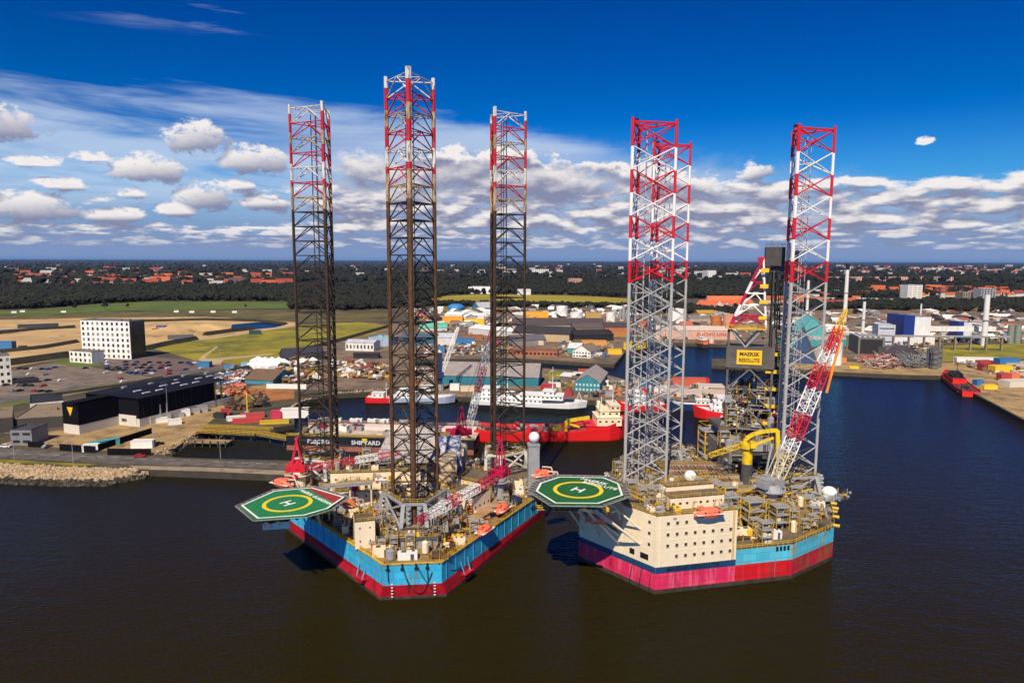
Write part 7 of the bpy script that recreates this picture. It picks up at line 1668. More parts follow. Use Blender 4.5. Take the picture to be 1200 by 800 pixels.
tank('white storage tank left of the left red and white leg', (716.5, 377), 366.5, 5.6, TKW)
tank('broad white storage tank seen through the left red and white leg', (796, 379), 363, 11, TKW)
tank('salmon pink storage tank left of the derrick A-frame', (856, 385), 369, 7, mat('tank_salmon', (0.60, 0.27, 0.18), 0.5, var=0.08), 'coloured tanks')
tank('rusty orange block-like tank beside the salmon pink one', (841, 384), 371, 6.5, mat('tank_rust', (0.48, 0.15, 0.03), 0.6, var=0.2), 'coloured tanks')
tank('large white storage tank at the quay edge right of the crane boom', (981.5, 428), 402, 8.0, TKW)
for i, u in enumerate((727, 731, 735)): tank(('first', 'second', 'third')[i] + ' of three slim grey silos right of the white tank', (u, 374), 363, 1.8, GREY, 'slim grey silos', 'silo')
for i, u in enumerate((1186, 1194)): tank(('left', 'right')[i] + ' of two grey-green silos at the right edge', (u, 403), 381, 3.4, mat('silo_green', (0.20, 0.23, 0.20), 0.5), 'grey-green silos', 'silo', 0.05)

o, c, L, rz, h = bld('grain_store', 'long pale warehouse with red lettering on its front at the far basin', 'warehouse', (765, 397), (862, 398), 387, 34, (0.58, 0.36, 0.26), (0.62, 0.50, 0.42), 'gx', rh=3)
put_text('ZACHO LIND', h * 0.46, mat('sign_red', (0.48, 0.02, 0.02), 0.5), o, (L * 0.22, -0.15, h * 0.55), (1, 0, 0), (0, 0, 1), bold=0.10, sx=1.25)
bld('red_roof_store', 'small store with a red roof in front of the broad white tank', 'building', (799, 384), (812, 384), 381, 14, W_, (0.5, 0.10, 0.05), 'gx', rh=4)
bld('harbour_shed', 'grey harbour shed right of the broad white tank', 'building', (808, 379), (832, 379), 373, 22, (0.40, 0.33, 0.26), (0.2, 0.18, 0.17), 'gx', rh=3)
bld('yellow_roof_shed', 'mustard-roofed shed behind the harbour shed', 'building', (818, 370), (838, 370), 367, 20, (0.3, 0.22, 0.1), (0.42, 0.24, 0.03), 'gx', rh=4)
bld('school_building', 'long white building with an orange roof, nearer of the two', 'building', (816, 361.5), (848, 364), 357.5, 16, (0.70, 0.64, 0.58), (0.60, 0.13, 0.05), 'gx', (12, 2, 0.45, 0.5), rh=7, group='orange-roofed white buildings')
bld('school_building', 'long white building with an orange roof beside the derrick, farther of the two', 'building', (848, 364), (884, 362), 356.5, 16, (0.70, 0.64, 0.58), (0.60, 0.13, 0.05), 'gx', (12, 2, 0.45, 0.5), rh=7, group='orange-roofed white buildings')
bld('school_building', 'orange roof ridge rising behind the nearer long white building', 'building', (830, 356), (872, 356), 352.5, 16, (0.66, 0.6, 0.55), (0.62, 0.14, 0.05), 'gx', rh=9, group='orange-roofed white buildings')

# --- right-hand shore: power plant and works
bld('teal_works', 'low teal works building behind the right red and white leg', 'building', (925, 406), (1003, 405.5), 398, 26, (0.05, 0.31, 0.34), (0.42, 0.42, 0.40), 'flat')
bld('teal_gable_hall', 'turquoise gabled hall with white emblem behind the right red and white leg', 'building', (936, 397), (968, 397), 388, 24, (0.10, 0.38, 0.40), (0.10, 0.36, 0.40), 'gy', rh=16)
bld('coal_roof', 'dark grey tent-like store roof at the quay behind the right leg', 'building', (922, 425), (955, 427), 424, 30, (0.03, 0.07, 0.16), (0.13, 0.11, 0.10), 'gy', rh=26)
o, c, L, rz, h = bld('black_hall', 'square dark hall with a grey frame on the right-hand quay', 'industrial hall', (1005, 415), (1036, 416), 396, 34, (0.155, 0.14, 0.125), (0.20, 0.18, 0.17), 'flat')
for i in range(6): m = MB(); m.bz(-L * .42, L * .42, -0.2, -0.02, h * (.05 + i * .145), h * (.05 + i * .145 + .14)); m.build('cladding_panel', mat('dark_louvre', (0.018, 0.017, 0.018), 0.6, var=0.3, scale=0.5), o)
for i in range(5): m = MB(); m.bz(-L * .45 + i * L * .2, -L * .45 + i * L * .2 + L * .1, 4, 30, h + .1, h + 0.9); m.build('roof_light', mat('roof_light', (0.55, 0.53, 0.5), 0.5), o)
bld('grey_office', 'grey concrete annex right of the square dark hall', 'building', (1038, 418), (1052, 418), 408, 16, (0.20, 0.19, 0.18), (0.12, 0.11, 0.11), 'flat', (3, 2, 0.5, 0.4))
bld('pale_office', 'pale blue-grey office block left of the blue and white incinerator', 'building', (1028, 404), (1048, 404.5), 381, 18, (0.48, 0.50, 0.58), (0.40, 0.42, 0.46), 'flat', (1, 3, 0.85, 0.16))
o, c, L, rz, h = bld('incinerator', 'tall white block with a blue left half, the incinerator', 'building', (1066, 403), (1089, 403), 371.5, 30, (0.70, 0.70, 0.70), GR, 'flat')
m = MB(); m.bz(-L / 2 - 11, -L / 2 - 0.02, -6, 24, 0, h + 2.0); m.build('blue_wing', mat('incinerator_blue', (0.012, 0.035, 0.20), 0.45, var=0.15), o)
m = MB(); m.bz(-L / 2 - 22, L / 2, -8, -4.2, 0, h * 0.28); m.build('low_wing', cmat(W_), o)
m = MB(); m.bz(L / 2 + 0.02, L / 2 + 72, 6, 14, h * 0.45, h * 0.62); m.build('conveyor_bridge', cmat(W_), o)
o, c, L, rz, h = bld('filter_house', 'small white block with a blue left half right of the incinerator', 'building', (1126, 399), (1138, 399), 378, 16, (0.62, 0.66, 0.70), GR, 'flat')
m = MB(); m.bz(-L / 2 - 6, -L / 2 - 0.02, -3, 12, 0, h + 1.0); m.build('blue_wing', mat('incinerator_blue', (0.012, 0.035, 0.20)), o)
bld('mound_shed', 'dark gabled shed behind the twisted steel heap', 'shed', (1053, 423), (1080, 423), 417, 22, (0.06, 0.055, 0.06), (0.07, 0.06, 0.075), 'gy', rh=7)
a, b_ = G(966, 408.5), G(1182, 411); d = b_ - a; o = thing('pipe_bridge', 'long grey pipe bridge on posts crossing the right-hand works', 'pipe bridge', a, math.atan2(d.y, d.x)); L = d.length
m = MB(); 
zb = HZ(1075, 392, a.y) - 2.5
m.bz(0, L, -1.5, 1.5, zb - 1.5, zb - 1.1); m.build('deck', GREY, o)
for y in (-1, 0, 1): m = MB(); m.tube((0, y, zb - 0.5), (L, y, zb - 0.5), 0.5, n=8); m.build('pipe', STEEL, o)
for i in range(12): m = MB(); m.box((L * (i + .5) / 12, 0, (zb - 1.5) / 2), (1.2, 2.5, zb - 1.5)); m.build('post', CONC, o)
def chimney(label, p, vtop, rpx, cap=None, rt=0.85, mt=None):
    b_ = G(*p); rad = rpx * b_.y / FOC; h = HZ(p[0], vtop, b_.y) - 2.5; o = thing('chimney', label, 'chimney', b_, 0, 'chimneys of the works')
    MB().tube((0, 0, 0), (0, 0, h * (0.9 if cap else 1)), rad, rad * rt, n=18).build('shaft', mt or mat('chimney_white', (0.68, 0.67, 0.65), 0.5, var=0.05, scale=0.05), o, smooth_=False)
    if cap: MB().tube((0, 0, h * 0.9), (0, 0, h), rad * rt * 1.15, rad * rt * 1.15, n=18).build('cap', BLACK, o)
    m = MB(); m.tube((0, 0, h * .5), (0, 0, h * .5 + 0.8), rad * 1.3, n=14); m.build('gallery', GREY, o)
chimney('tall white chimney with a black top right of the right red and white leg', (989.5, 377), 309, 2.3, True)
chimney('white chimney with a black top seen through the right red and white leg', (945, 376), 323, 1.7, True)
chimney('plain grey-white chimney behind the square dark hall', (1010.5, 396), 353.5, 1.9)
chimney('thickest white chimney near the right edge', (1152.5, 405), 345.5, 3.3)
chimney('thin chimney rising behind the incinerator', (1078, 380), 356, 1.0)

# twisted steel: dismantled lattice frames on the quay
def frame_pile(label, px, n, mt, seed, s0, s1, up=0.4):
    q = random.Random(seed); mb = MB(); us, vs_ = [p[0] for p in px], [p[1] for p in px]; k = 0
    while k < n:
        u, v = q.uniform(min(us), max(us)), q.uniform(min(vs_), max(vs_))
        if not inside((u, v), px): continue
        p = G(u, v); mb.use(q.randrange(len(mt))); L = q.uniform(s0, s1); a = q.uniform(0, 6.28)
        e = p + Vector((L * math.cos(a), L * math.sin(a) * .6, L * q.uniform(-.1, up)))
        mb.tube(p + Vector((0, 0, q.uniform(0, L * up))), e + Vector((0, 0, q.uniform(.5, L * up))), q.uniform(.15, .45), n=5); k += 1
    o = kind(mb.build('steel_heap', mt), 'stuff'); o['label'], o['category'] = label, 'scrap heap'
frame_pile('pink and pale heap of dismantled lattice steel on the right-hand quay', [(1010, 424), (1040, 417), (1062, 420), (1064, 431), (1030, 433)], 620, [cmat((0.45, 0.33, 0.28)), cmat((0.55, 0.5, 0.46)), cmat((0.34, 0.06, 0.06)), RUST], 3, 4, 11, 0.32)
frame_pile('grey heap of steel struts beside the pink one', [(1060, 425), (1072, 421), (1092, 431), (1062, 432)], 420, [cmat((0.24, 0.24, 0.24)), cmat((0.15, 0.15, 0.15))], 4, 4, 11, 0.55)
for i, (u, v, hh) in enumerate(((1089, 431, 17), (1094.5, 432.5, 19), (1099, 430.5, 18))):
    o = thing('stacked_towers', ('left', 'middle', 'right')[i] + ' upright stack of grey steel drums beside the steel heap', 'steel stack', G(u, v), 0, 'upright steel stacks')
    mm_ = cmat((0.12, 0.12, 0.125)); mr = MB().tube((0, 0, 0), (0, 0, 3.0), 2.5, 2.2, n=12).mesh('ring', mm_)
    for k in range(int(hh / 4)): place('ring', mr, o, (r_.uniform(-.4, .4), r_.uniform(-.4, .4), k * 4.0 + .3))
    m = MB()
    for a in range(6): m.tube((2.6 * math.cos(a), 2.6 * math.sin(a), 0), (2.6 * math.cos(a), 2.6 * math.sin(a), hh), 0.25, n=5)
    m.build('frame', mm_, o)
# right quay cargo
for i, (u, v, d, c, lab) in enumerate(((1145, 426, (34, 5, 5), W_, 'long white shelter behind the red tugboat'), (1153, 428, (12, 5, 4), (0.40, 0.05, 0.05), 'maroon container right of the long white shelter'), (1158, 434, (14, 6, 5), (0.28, 0.03, 0.04), 'dark maroon container stack'), (1172, 436, (14, 7, 5), (0.75, 0.50, 0.02), 'bright yellow container stack'), (1179, 430, (16, 7, 7), SB, 'bright blue container stack'),
        (1176, 446, (7, 5, 5), (0.40, 0.05, 0.05), 'maroon container near the right edge'), (1184, 445, (9, 5, 5), (0.60, 0.16, 0.08), 'orange-red container near the right edge'), (1192, 452, (22, 8, 4), (0.60, 0.55, 0.46), 'pale blade-like cargo near the right edge'), (1196, 443, (20, 6, 3), (0.60, 0.52, 0.40), 'pale cargo behind the blade-like one'), (1146, 451, (5, 4, 3.5), SB, 'small blue box on the open quay by the tugboat'), (1159, 455.5, (9, 3, 2.6), (0.80, 0.52, 0.02), 'yellow spreader frame on the open quay'), (1196, 430, (30, 9, 4), (0.42, 0.36, 0.28), 'grey-beige cargo rows at the right edge'), (987, 424.5, (5, 4, 4), (0.6, 0.2, 0.06), 'small orange box at the foot of the large white tank'), (1000, 431.5, (7, 3, 1.6), (0.75, 0.5, 0.02), 'low yellow plate on the quay right of the large white tank'),
        (964, 421, (10, 8, 10), W_, 'white machine house behind the crane boom tip'), (1022, 421, (20, 3, 3), (0.5, 0.06, 0.05), 'red steel frame in front of the square dark hall'))):
    boxy('quay_cargo', lab, 'cargo', (u, v), d, R(-6 + (i * 17) % 20), cmat(c), 'cargo on the right-hand quay')
# generic harbour buildings filling the yards
FILL = [(480, 600, 362, 384, 40, 'in the yards left of the rightmost leg'), (600, 740, 358, 374, 60, 'in the yards around the white tanks'), (742, 935, 366, 384, 50, 'behind the far blue basin'), (930, 1060, 366, 395, 48, 'around the chimneys of the works'), (1085, 1200, 364, 400, 85, 'in the works near the right edge')]
CN = {'white': W_, 'grey': GR, 'cream': CR, 'dark': (0.05, 0.045, 0.05), 'brown': BR, 'rust red': (0.36, 0.09, 0.05), 'pale blue': LB, 'tan': (0.42, 0.29, 0.15)}
q = random.Random(99)
for (x0, x1, y0, y1, n, where) in FILL:
    done = []
    for i in range(n):
        for _ in range(40):
            u, v = q.uniform(x0, x1), q.uniform(y0, y1)
            if all(abs(u - a) > 5 or abs(v - b2) > 1.6 for a, b2 in done): break
        done.append((u, v)); cn = q.choice(['white'] * 4 + ['grey', 'grey', 'cream', 'dark', 'dark', 'brown', 'rust red', 'pale blue', 'tan']); rc = q.choice(['white', 'white', 'grey', 'dark', 'brown', 'rust red'])
        w = q.uniform(3, 9.5); lab = '%s shed, %s-roofed, %s' % (cn, rc, where)
        ob, _c, bL, _r, bh = bld('harbour_building', lab, 'building', (u - w / 2, v), (u + w / 2, v + q.uniform(-.5, .5)), v - q.uniform(1.2, 2.9), q.uniform(10, 34), CN[cn], tuple(k * 1.1 for k in CN[rc]), q.choice(('gx', 'gx', 'gy', 'flat')), group='low harbour buildings ' + where, rh=q.uniform(1.5, 4))
        for k in range(q.randrange(1, 4)): place('door', unit_box(DGREY), ob, (q.uniform(-bL * .4, bL * .4), 0, 0), 0, (q.uniform(2, 5), 0.2, bh * q.uniform(.4, .75)))
        if q.random() < .5: place('skylight', unit_box(WHITE), ob, (q.uniform(-bL * .3, bL * .3), q.uniform(2, 5), bh - 0.2), 0, (q.uniform(2, 6), 2, 1.4))
# odds and ends strewn over the yards
for i, (px, n, lab) in enumerate(((([(490, 405), (600, 403), (600, 417), (490, 417)]), 260, 'loose goods strewn over the yard behind the long teal shed'), ([(655, 402), (720, 402), (716, 424), (655, 416)], 170, 'loose goods strewn over the open quay corner'), ([(500, 366), (600, 364), (740, 366), (740, 384), (600, 386), (500, 398)], 420, 'loose goods and vehicles strewn among the sheds and white tanks'),
        ([(745, 384), (930, 384), (930, 398), (745, 398)], 240, 'loose goods strewn behind the lettered warehouse'), ([(1090, 384), (1200, 384), (1200, 402), (1090, 402)], 360, 'loose goods and pipes strewn over the works near the right edge'), ([(1115, 424), (1200, 425), (1200, 446), (1160, 438)], 200, 'loose cargo strewn along the back of the right-hand quay'), ([(1000, 404), (1090, 403), (1090, 412), (1000, 412)], 160, 'loose goods strewn below the pipe bridge'), ([(640, 436), (740, 449), (860, 455), (858, 470), (680, 466), (640, 462)], 260, 'loose gear strewn along the finger pier'), ([(486, 432), (510, 432), (512, 462), (486, 462)], 140, 'loose gear strewn left of the long teal shed'))):
    heap('yard_clutter', lab, px, n, [W_, (0.3, 0.28, 0.26), BR, DK_, (0.45, 0.33, 0.2), (0.28, 0.09, 0.06), (0.07, 0.13, 0.22), (0.42, 0.30, 0.10), GR, (0.2, 0.17, 0.14)], 40 + i, 1.0, 3.1, kind_='yard clutter')

# ------------------------------------------------------------------ far town, trees, woods
def far_house(wc, rc):
    m = MB(); m.bz(-6, 6, -4.5, 4.5, 0, 5); m.add([(-6, -4.5, 5), (-6, 4.5, 5), (-6, 0, 8.6), (6, -4.5, 5), (6, 4.5, 5), (6, 0, 8.6)], [(0, 2, 1), (3, 4, 5)])
    m.use(1); m.add([(-6.5, -5.2, 4.6), (6.5, -5.2, 4.6), (6.5, 0, 8.8), (-6.5, 0, 8.8), (-6.5, 5.2, 4.6), (6.5, 5.2, 4.6)], [(0, 1, 2, 3), (3, 2, 5, 4)]); return m.mesh('house', [cmat(wc), cmat(rc)])
FH = {'red': far_house(W_, (0.26, 0.042, 0.028)), 'orange': far_house(CR, (0.42, 0.090, 0.028)), 'dark': far_house((0.4, 0.15, 0.1), (0.07, 0.05, 0.05)), 'white': far_house((0.45, 0.43, 0.40), (0.34, 0.32, 0.31))}
q = random.Random(17)
def town(zone, n, x0, x1, y0, y1, wts, where, grow=1.0):
    for i in range(n):
        u, v = q.uniform(x0, x1), y0 + (y1 - y0) * q.random() ** 0.8; k = q.choice(wts); s = q.uniform(0.9, 1.7) * grow
        tag(place('town_house', FH[k], None, G(u, v), q.uniform(-.6, .6), (s * q.uniform(1, 2.2), s, s * q.uniform(0.9, 1.3))), 'small %s-roofed house %s' % (k, where), 'house', '%s-roofed houses %s' % (k, where))
town('left', 120, 20, 340, 322, 336, ['red'] * 5 + ['orange', 'white', 'dark', 'white'], 'in the wooded town at the far left', 1.5)
town('left', 40, 0, 420, 311, 322, ['red', 'white', 'dark'], 'near the horizon at the far left', 1.5)
town('mid', 60, 420, 900, 310, 326, ['white', 'white', 'red', 'dark'], 'in the wooded town behind the middle legs', 1.6)
town('right', 90, 930, 1200, 311, 322, ['red', 'orange', 'white', 'dark'], 'near the horizon on the right', 1.6)
town('right', 48, 1010, 1200, 338, 348, ['orange'] * 5 + ['red', 'red'], 'among the trees right of the tower block', 0.95)
town('right', 24, 905, 1010, 345, 362, ['orange', 'red', 'orange', 'white'], 'among the trees by the black-topped chimneys', 0.85)
bld('tower_block', 'white high-rise tower block standing alone above the right-hand trees', 'building', (1063, 353.5), (1080, 353.5), 334, 26, (0.76, 0.73, 0.68), GR, 'flat', (3, 9, 0.8, 0.45), wmat=mat('balcony_shade', (0.40, 0.36, 0.33), 0.6))
bld('apartment_block', 'brown apartment block right of the tower block', 'building', (1128, 352), (1145, 352), 342.5, 24, (0.26, 0.20, 0.16), GR, 'flat', (6, 5, 0.5, 0.5))
bld('apartment_block', 'dark glazed apartment block with white stripes near the right edge', 'building', (1149, 353), (1166, 353), 338.5, 24, (0.35, 0.36, 0.40), GR, 'flat', (5, 6, 0.6, 0.6))
o = thing('water_tower', 'brick water tower with a wide top left of the brown apartment block', 'water tower', G(1104, 352)); s = G(1104, 352).y / FOC
MB().tube((0, 0, 0), (0, 0, 10 * s), 2.8 * s, n=14).build('shaft', cmat(CR), o); MB().tube((0, 0, 10 * s), (0, 0, 15 * s), 3.9 * s, n=14).build('tank', cmat((0.30, 0.10, 0.06)), o); MB().tube((0, 0, 15 * s), (0, 0, 18 * s), 4.2 * s, 0.3, n=14).build('roof', cmat((0.34, 0.09, 0.05)), o)
for i, u in enumerate((983, 1010, 1032, 1058, 1085, 1111)):
    w = 6 if i else 5; bld('terrace_block', ('leftmost', 'second', 'third', 'fourth', 'fifth', 'rightmost')[i] + ' of the row of white blocks with red ends under the right horizon', 'building', (u - w, 330), (u + w, 330), 324.5, 60, (0.66, 0.50, 0.48), (0.42, 0.20, 0.18), 'flat', (5, 1, 0.45, 0.9), group='white blocks with red ends', wmat=cmat((0.42, 0.05, 0.05)))
bld('hospital_tower', 'tall white hospital block above the woods right of the left red and white leg', 'building', (829, 328), (839, 328), 317, 60, (0.74, 0.73, 0.72), GR, 'flat', (4, 5, 0.35, 0.4), group='hospital blocks')
for i, (a, b_, vt) in enumerate((((838, 327), (846, 327), 323.5), ((806, 326.5), (829, 327), 323), ((812, 329), (822, 329), 326))): bld('hospital_wing', ('right-hand low', 'long low left-hand', 'small front')[i] + ' white wing of the hospital above the woods', 'building', a, b_, vt, 40, (0.68, 0.67, 0.66), GR, 'flat', group='hospital blocks')
bld('apartment_slab', 'white apartment slab seen beside the rightmost rusty leg', 'building', (624, 322.5), (643, 322.5), 315.5, 30, (0.74, 0.74, 0.72), GR, 'flat', (8, 5, 0.6, 0.4), group='far apartment slabs')
bld('apartment_slab', 'white apartment slab seen through the rightmost rusty leg', 'building', (590, 323), (605, 323), 315.5, 30, (0.70, 0.70, 0.68), GR, 'flat', (7, 5, 0.6, 0.4), group='far apartment slabs')
bld('apartment_slab', 'pinkish brick block standing alone in the woods', 'building', (667, 334), (682, 334), 326.5, 30, (0.50, 0.26, 0.20), (0.4, 0.24, 0.2), 'flat', (6, 4, 0.5, 0.4), group='far apartment slabs')
bld('white_factory', 'large white factory at the upper edge of the yellow field', 'building', (549, 344), (578, 344.5), 336.5, 40, (0.76, 0.76, 0.75), (0.62, 0.62, 0.62), 'flat')
bld('white_factory', 'low pale building left of the large white factory', 'building', (512, 341.5), (537, 341.5), 339, 30, (0.6, 0.6, 0.58), (0.5, 0.5, 0.5), 'flat')
bld('white_factory', 'small white store at the field edge right of the rightmost rusty leg', 'building', (607, 345.5), (622, 345.5), 341, 30, (0.70, 0.7, 0.7), (0.55, 0.55, 0.55), 'gx', rh=4)
bld('sports_hall', 'long white low hall among the trees left of the tower block', 'building', (1000, 353), (1052, 355), 350.5, 30, (0.62, 0.60, 0.56), (0.5, 0.48, 0.46), 'flat')
bld('far_hall', 'pale long hall close to the horizon above the right-hand town', 'building', (1092, 316.5), (1112, 316.5), 313.8, 60, (0.70, 0.6, 0.56), (0.5, 0.1, 0.12), 'flat')
for i in range(26):
    u = q.choice([q.uniform(700, 1000), q.uniform(1000, 1190), q.uniform(380, 700)]); v = q.uniform(312, 324); w = q.uniform(3, 9)
    bld('far_block', 'pale long building scattered in the far wooded town', 'building', (u - w / 2, v), (u + w / 2, v), v - q.uniform(1.2, 2.6), 40, (0.42, 0.38, 0.35), (0.30, 0.27, 0.26), 'flat', group='pale far buildings')

# trees: leafy clumps through the crown
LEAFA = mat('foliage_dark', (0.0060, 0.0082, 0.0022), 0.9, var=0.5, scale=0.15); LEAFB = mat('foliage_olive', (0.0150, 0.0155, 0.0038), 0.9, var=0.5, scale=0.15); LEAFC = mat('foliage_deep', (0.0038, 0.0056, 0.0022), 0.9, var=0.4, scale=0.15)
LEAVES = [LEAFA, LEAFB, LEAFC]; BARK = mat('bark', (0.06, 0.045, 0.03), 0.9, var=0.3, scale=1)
def clump(mb, c, s, qq, sq=0.75):
    ang = qq.uniform(0, 6.28); ca, sa = math.cos(ang), math.sin(ang)
    mb.add([(c[0] + (v.x * ca - v.y * sa) * s * qq.uniform(.62, 1.25), c[1] + (v.x * sa + v.y * ca) * s * qq.uniform(.62, 1.25), c[2] + v.z * s * sq * qq.uniform(.6, 1.25)) for v in ICO_V], ICO_F)
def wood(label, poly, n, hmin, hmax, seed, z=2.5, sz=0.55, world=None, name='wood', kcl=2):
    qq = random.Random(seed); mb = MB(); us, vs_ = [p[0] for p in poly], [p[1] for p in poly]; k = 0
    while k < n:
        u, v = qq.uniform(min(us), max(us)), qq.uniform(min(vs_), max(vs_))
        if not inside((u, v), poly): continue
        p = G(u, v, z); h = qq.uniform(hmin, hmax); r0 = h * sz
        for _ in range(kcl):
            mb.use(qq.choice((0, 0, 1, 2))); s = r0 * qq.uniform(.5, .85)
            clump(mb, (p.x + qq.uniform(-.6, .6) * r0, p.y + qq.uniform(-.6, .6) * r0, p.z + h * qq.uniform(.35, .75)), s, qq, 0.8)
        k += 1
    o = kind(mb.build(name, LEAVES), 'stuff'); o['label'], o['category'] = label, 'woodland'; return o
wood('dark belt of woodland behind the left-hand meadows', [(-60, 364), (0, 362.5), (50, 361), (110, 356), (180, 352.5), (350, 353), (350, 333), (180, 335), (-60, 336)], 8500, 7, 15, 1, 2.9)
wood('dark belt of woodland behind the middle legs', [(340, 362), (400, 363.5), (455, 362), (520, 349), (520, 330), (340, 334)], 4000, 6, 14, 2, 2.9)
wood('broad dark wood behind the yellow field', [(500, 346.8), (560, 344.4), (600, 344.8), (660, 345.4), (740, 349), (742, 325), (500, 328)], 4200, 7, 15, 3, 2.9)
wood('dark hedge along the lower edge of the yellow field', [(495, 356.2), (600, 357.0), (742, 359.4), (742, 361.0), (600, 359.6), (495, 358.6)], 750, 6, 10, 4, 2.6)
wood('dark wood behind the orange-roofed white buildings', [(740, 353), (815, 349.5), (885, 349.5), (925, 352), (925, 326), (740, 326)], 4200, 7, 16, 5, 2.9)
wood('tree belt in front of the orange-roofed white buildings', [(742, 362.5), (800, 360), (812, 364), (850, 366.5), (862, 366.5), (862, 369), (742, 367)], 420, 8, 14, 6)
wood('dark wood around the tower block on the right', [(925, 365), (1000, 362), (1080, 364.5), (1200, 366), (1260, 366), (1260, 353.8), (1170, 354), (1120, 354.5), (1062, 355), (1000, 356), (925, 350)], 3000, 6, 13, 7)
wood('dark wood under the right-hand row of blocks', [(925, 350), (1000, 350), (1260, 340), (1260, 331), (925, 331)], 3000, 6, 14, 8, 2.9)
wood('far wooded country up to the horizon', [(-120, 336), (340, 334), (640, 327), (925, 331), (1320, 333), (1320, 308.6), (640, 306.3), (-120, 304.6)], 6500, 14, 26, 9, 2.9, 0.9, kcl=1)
def tree(label, p, h, seed, group):
    qq = random.Random(seed); o = thing('tree', label, 'tree', G(*p), 0, group); m = MB(); m.tube((0, 0, -0.3), (0, 0, h * .55), h * .035, h * .015, n=6)
    for k in range(3): a = k * 2.1 + qq.random(); m.tube((0, 0, h * (.3 + .08 * k)), (h * .2 * math.cos(a), h * .2 * math.sin(a), h * .6), h * .015, h * .006, n=5)
    m.build('trunk', BARK, o); mb = MB()
    for _ in range(26):
        a, t_ = qq.uniform(0, 6.28), qq.uniform(-.5, 1); rr = h * .30 * math.sqrt(max(.05, 1 - t_ * t_)) * qq.uniform(.3, 1.0); mb.use(qq.choice((0, 0, 1, 2))); clump(mb, (rr * math.cos(a), rr * math.sin(a), h * (.62 + .33 * t_)), h * qq.uniform(.08, .15), qq, .85)
    mb.build('crown', LEAVES, o)
for i, (u, v, h, lab) in enumerate(((89, 364.5, 14, 'lone pale-edged tree at the left edge of the green field'), (123, 363.5, 15, 'rounded dark tree on the green field edge'), (150, 361.5, 9, 'small tree in the green field'), (288, 361, 7, 'bush-like tree at the right of the green field'), (862, 364, 13, 'dark round tree between the two orange-roofed buildings'), (843, 367, 11, 'dark round tree before the nearer orange-roofed building'), (1030, 366, 12, 'round tree behind the chimneys of the works'), (1002, 370, 11, 'round tree beside the tall black-topped chimney'))): tree(lab, (u, v), h, i, 'single trees')

# sand heaps, dark banks and machines on the building site left
def ridge(name, label, px, h, mt, w=6):
    pts = [G(*p) for p in px]; mb = MB()
    for a, b_ in zip(pts[:-1], pts[1:]):
        d = (b_ - a).normalized(); n = Vector((-d.y, d.x, 0)) * w; mb.add([a - n, b_ - n, b_ + n, a + n, a + Vector((0, 0, h)), b_ + Vector((0, 0, h))], [(0, 1, 5, 4), (2, 3, 4, 5), (0, 4, 3), (1, 2, 5)])
    return kind(mb.build(name, mt), 'structure')
BANK = mat('peat_bank', (0.022, 0.019, 0.010), 0.95, var=0.5, scale=0.1)
ridge('dark_bank', '', [(-20, 432), (30, 425), (80, 418)], 5, BANK, 5); ridge('dark_bank', '', [(170, 410), (196, 404), (230, 398)], 4, BANK, 4); ridge('dark_bank', '', [(240, 393), (270, 389), (296, 386)], 4, BANK, 4)
ridge('dark_bank', '', [(-10, 392), (40, 386.5), (88, 384)], 3, BANK, 5); ridge('dark_bank', '', [(0, 413), (50, 408), (90, 401)], 3, BANK, 4); ridge('dark_bank', '', [(165, 377), (205, 376), (240, 375), (300, 376.5), (335, 380)], 3, BANK, 4)
ridge('dark_bank', '', [(318, 430), (300, 429), (262, 438), (225, 447)], 2.4, BANK, 3); ridge('dark_bank', '', [(190, 443), (160, 449), (100, 458), (40, 466)], 1.6, BANK, 2); ridge('dark_bank', '', [(340, 415), (400, 399), (455, 383)], 3, BANK, 3)
for i, (u, v, h, w) in enumerate(((205, 387, 8, 40), (222, 386, 6, 34), (243, 385, 6, 26), (190, 389, 4, 30))):
    m = MB(); c = G(u, v); N = 12
    for k in range(N): a = 6.283 * k / N; a2 = 6.283 * (k + 1) / N; rr = w * (1 + .2 * math.sin(3 * a + i)); r2 = w * (1 + .2 * math.sin(3 * a2 + i)); m.add([c + Vector((rr * math.cos(a), rr * math.sin(a), 0)), c + Vector((r2 * math.cos(a2), r2 * math.sin(a2), 0)), c + Vector((r2 * .3 * math.cos(a2), r2 * .3 * math.sin(a2), h * .8)), c + Vector((rr * .3 * math.cos(a), rr * .3 * math.sin(a), h * .8)), c + Vector((0, 0, h))], [(0, 1, 2, 3), (3, 2, 4)])
    tag(m.build('sand_heap', SAND), ('tallest sand heap on the building site', 'low sand heap right of the tallest one', 'sand heap nearest the canal water', 'broad low sand heap left of the tallest one')[i], 'sand heap', 'sand heaps')
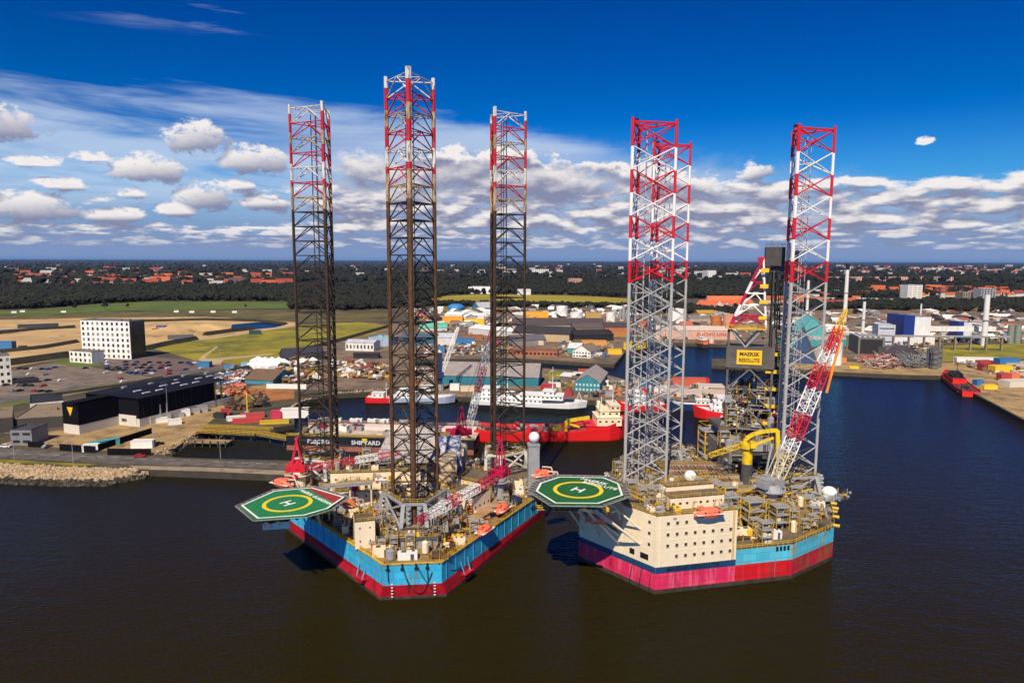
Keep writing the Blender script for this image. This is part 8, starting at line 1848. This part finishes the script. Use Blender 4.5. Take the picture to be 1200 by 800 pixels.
for i, (u, v, d, c, lab) in enumerate(((190, 388.5, (10, 6, 7), (0.06, 0.10, 0.22), 'blue digger-like machine on the sand'), (186, 389, (12, 6, 4), (0.30, 0.05, 0.04), 'red machine beside the blue one on the sand'), (200, 386.6, (16, 5, 5), BR, 'rusty dredging frame on the sand heap'), (7, 409, (14, 7, 7), SB, 'blue site cabin at the left edge of the sand'), (27, 409, (6, 3, 3), DK_, 'dark lorry on the sand road at the left'), (299, 391.5, (12, 7, 4), (0.02, 0.06, 0.05), 'dark green container at the corner of the meadow'), (212, 397, (24, 6, 4), (0.10, 0.10, 0.12), 'grey barge by the sand road'), (45, 383.5, (40, 7, 4), (0.05, 0.05, 0.06), 'long dark barge in the canal at the left'))):
    boxy('site_machine', lab, 'machinery', (u, v), d, R(-8 + i * 5), cmat(c), 'machines on the building site')
for i, (u, v) in enumerate(((27, 366), (75, 366.5), (207, 366), (225, 366.5), (250, 366.3), (275, 366.6), (17, 367))): boxy('caravan', 'small white caravan in the row along the scrub behind the sand', 'caravan', (u, v), (7, 3, 3), 0.2, WHITE, 'white caravans in the scrub', ribs=True)

# things that share a label are told apart by their place
ORD = ['leftmost', 'second', 'third', 'fourth', 'fifth', 'sixth', 'seventh', 'eighth', 'ninth', 'tenth', 'eleventh', 'twelfth', 'thirteenth', 'fourteenth', 'fifteenth', 'sixteenth', 'seventeenth', 'eighteenth', 'nineteenth']
TENS = {2: 'twenty', 3: 'thirty', 4: 'forty', 5: 'fifty', 6: 'sixty', 7: 'seventy', 8: 'eighty', 9: 'ninety'}
def ordinal(i):
    n = i + 1
    if n < 20: return ORD[i]
    return TENS[n // 10][:-1] + 'ieth' if n % 10 == 0 else TENS[n // 10] + '-' + (['first'] + ORD[1:])[n % 10 - 1]
by = {}
for o in bpy.data.objects:
    if o.parent is None and 'label' in o and 'category' in o: by.setdefault(o['label'], []).append(o)
for lab, os_ in by.items():
    if 1 < len(os_) < 99:
        os_.sort(key=lambda o: o.location.x / max(1, o.location.y))
        for i, o in enumerate(os_): o['label'] = lab + (', leftmost such' if i == 0 else ', %s from the left' % ordinal(i))

# ------------------------------------------------------------------ air
hz_ = MB(); hz_.bz(-61000, 61000, -900, 61800, -4, 150)
hm = bpy.data.materials.new('haze_air'); hm.use_nodes = True; ht = hm.node_tree; ht.nodes.clear()
pv = ht.nodes.new('ShaderNodeVolumePrincipled'); pv.inputs['Color'].default_value = (0.22, 0.46, 0.95, 1); pv.inputs['Density'].default_value = 0.0000125; pv.inputs['Anisotropy'].default_value = 0.0
ho = ht.nodes.new('ShaderNodeOutputMaterial'); ht.links.new(pv.outputs[0], ho.inputs['Volume'])
kind(hz_.build('haze', hm), 'stuff')
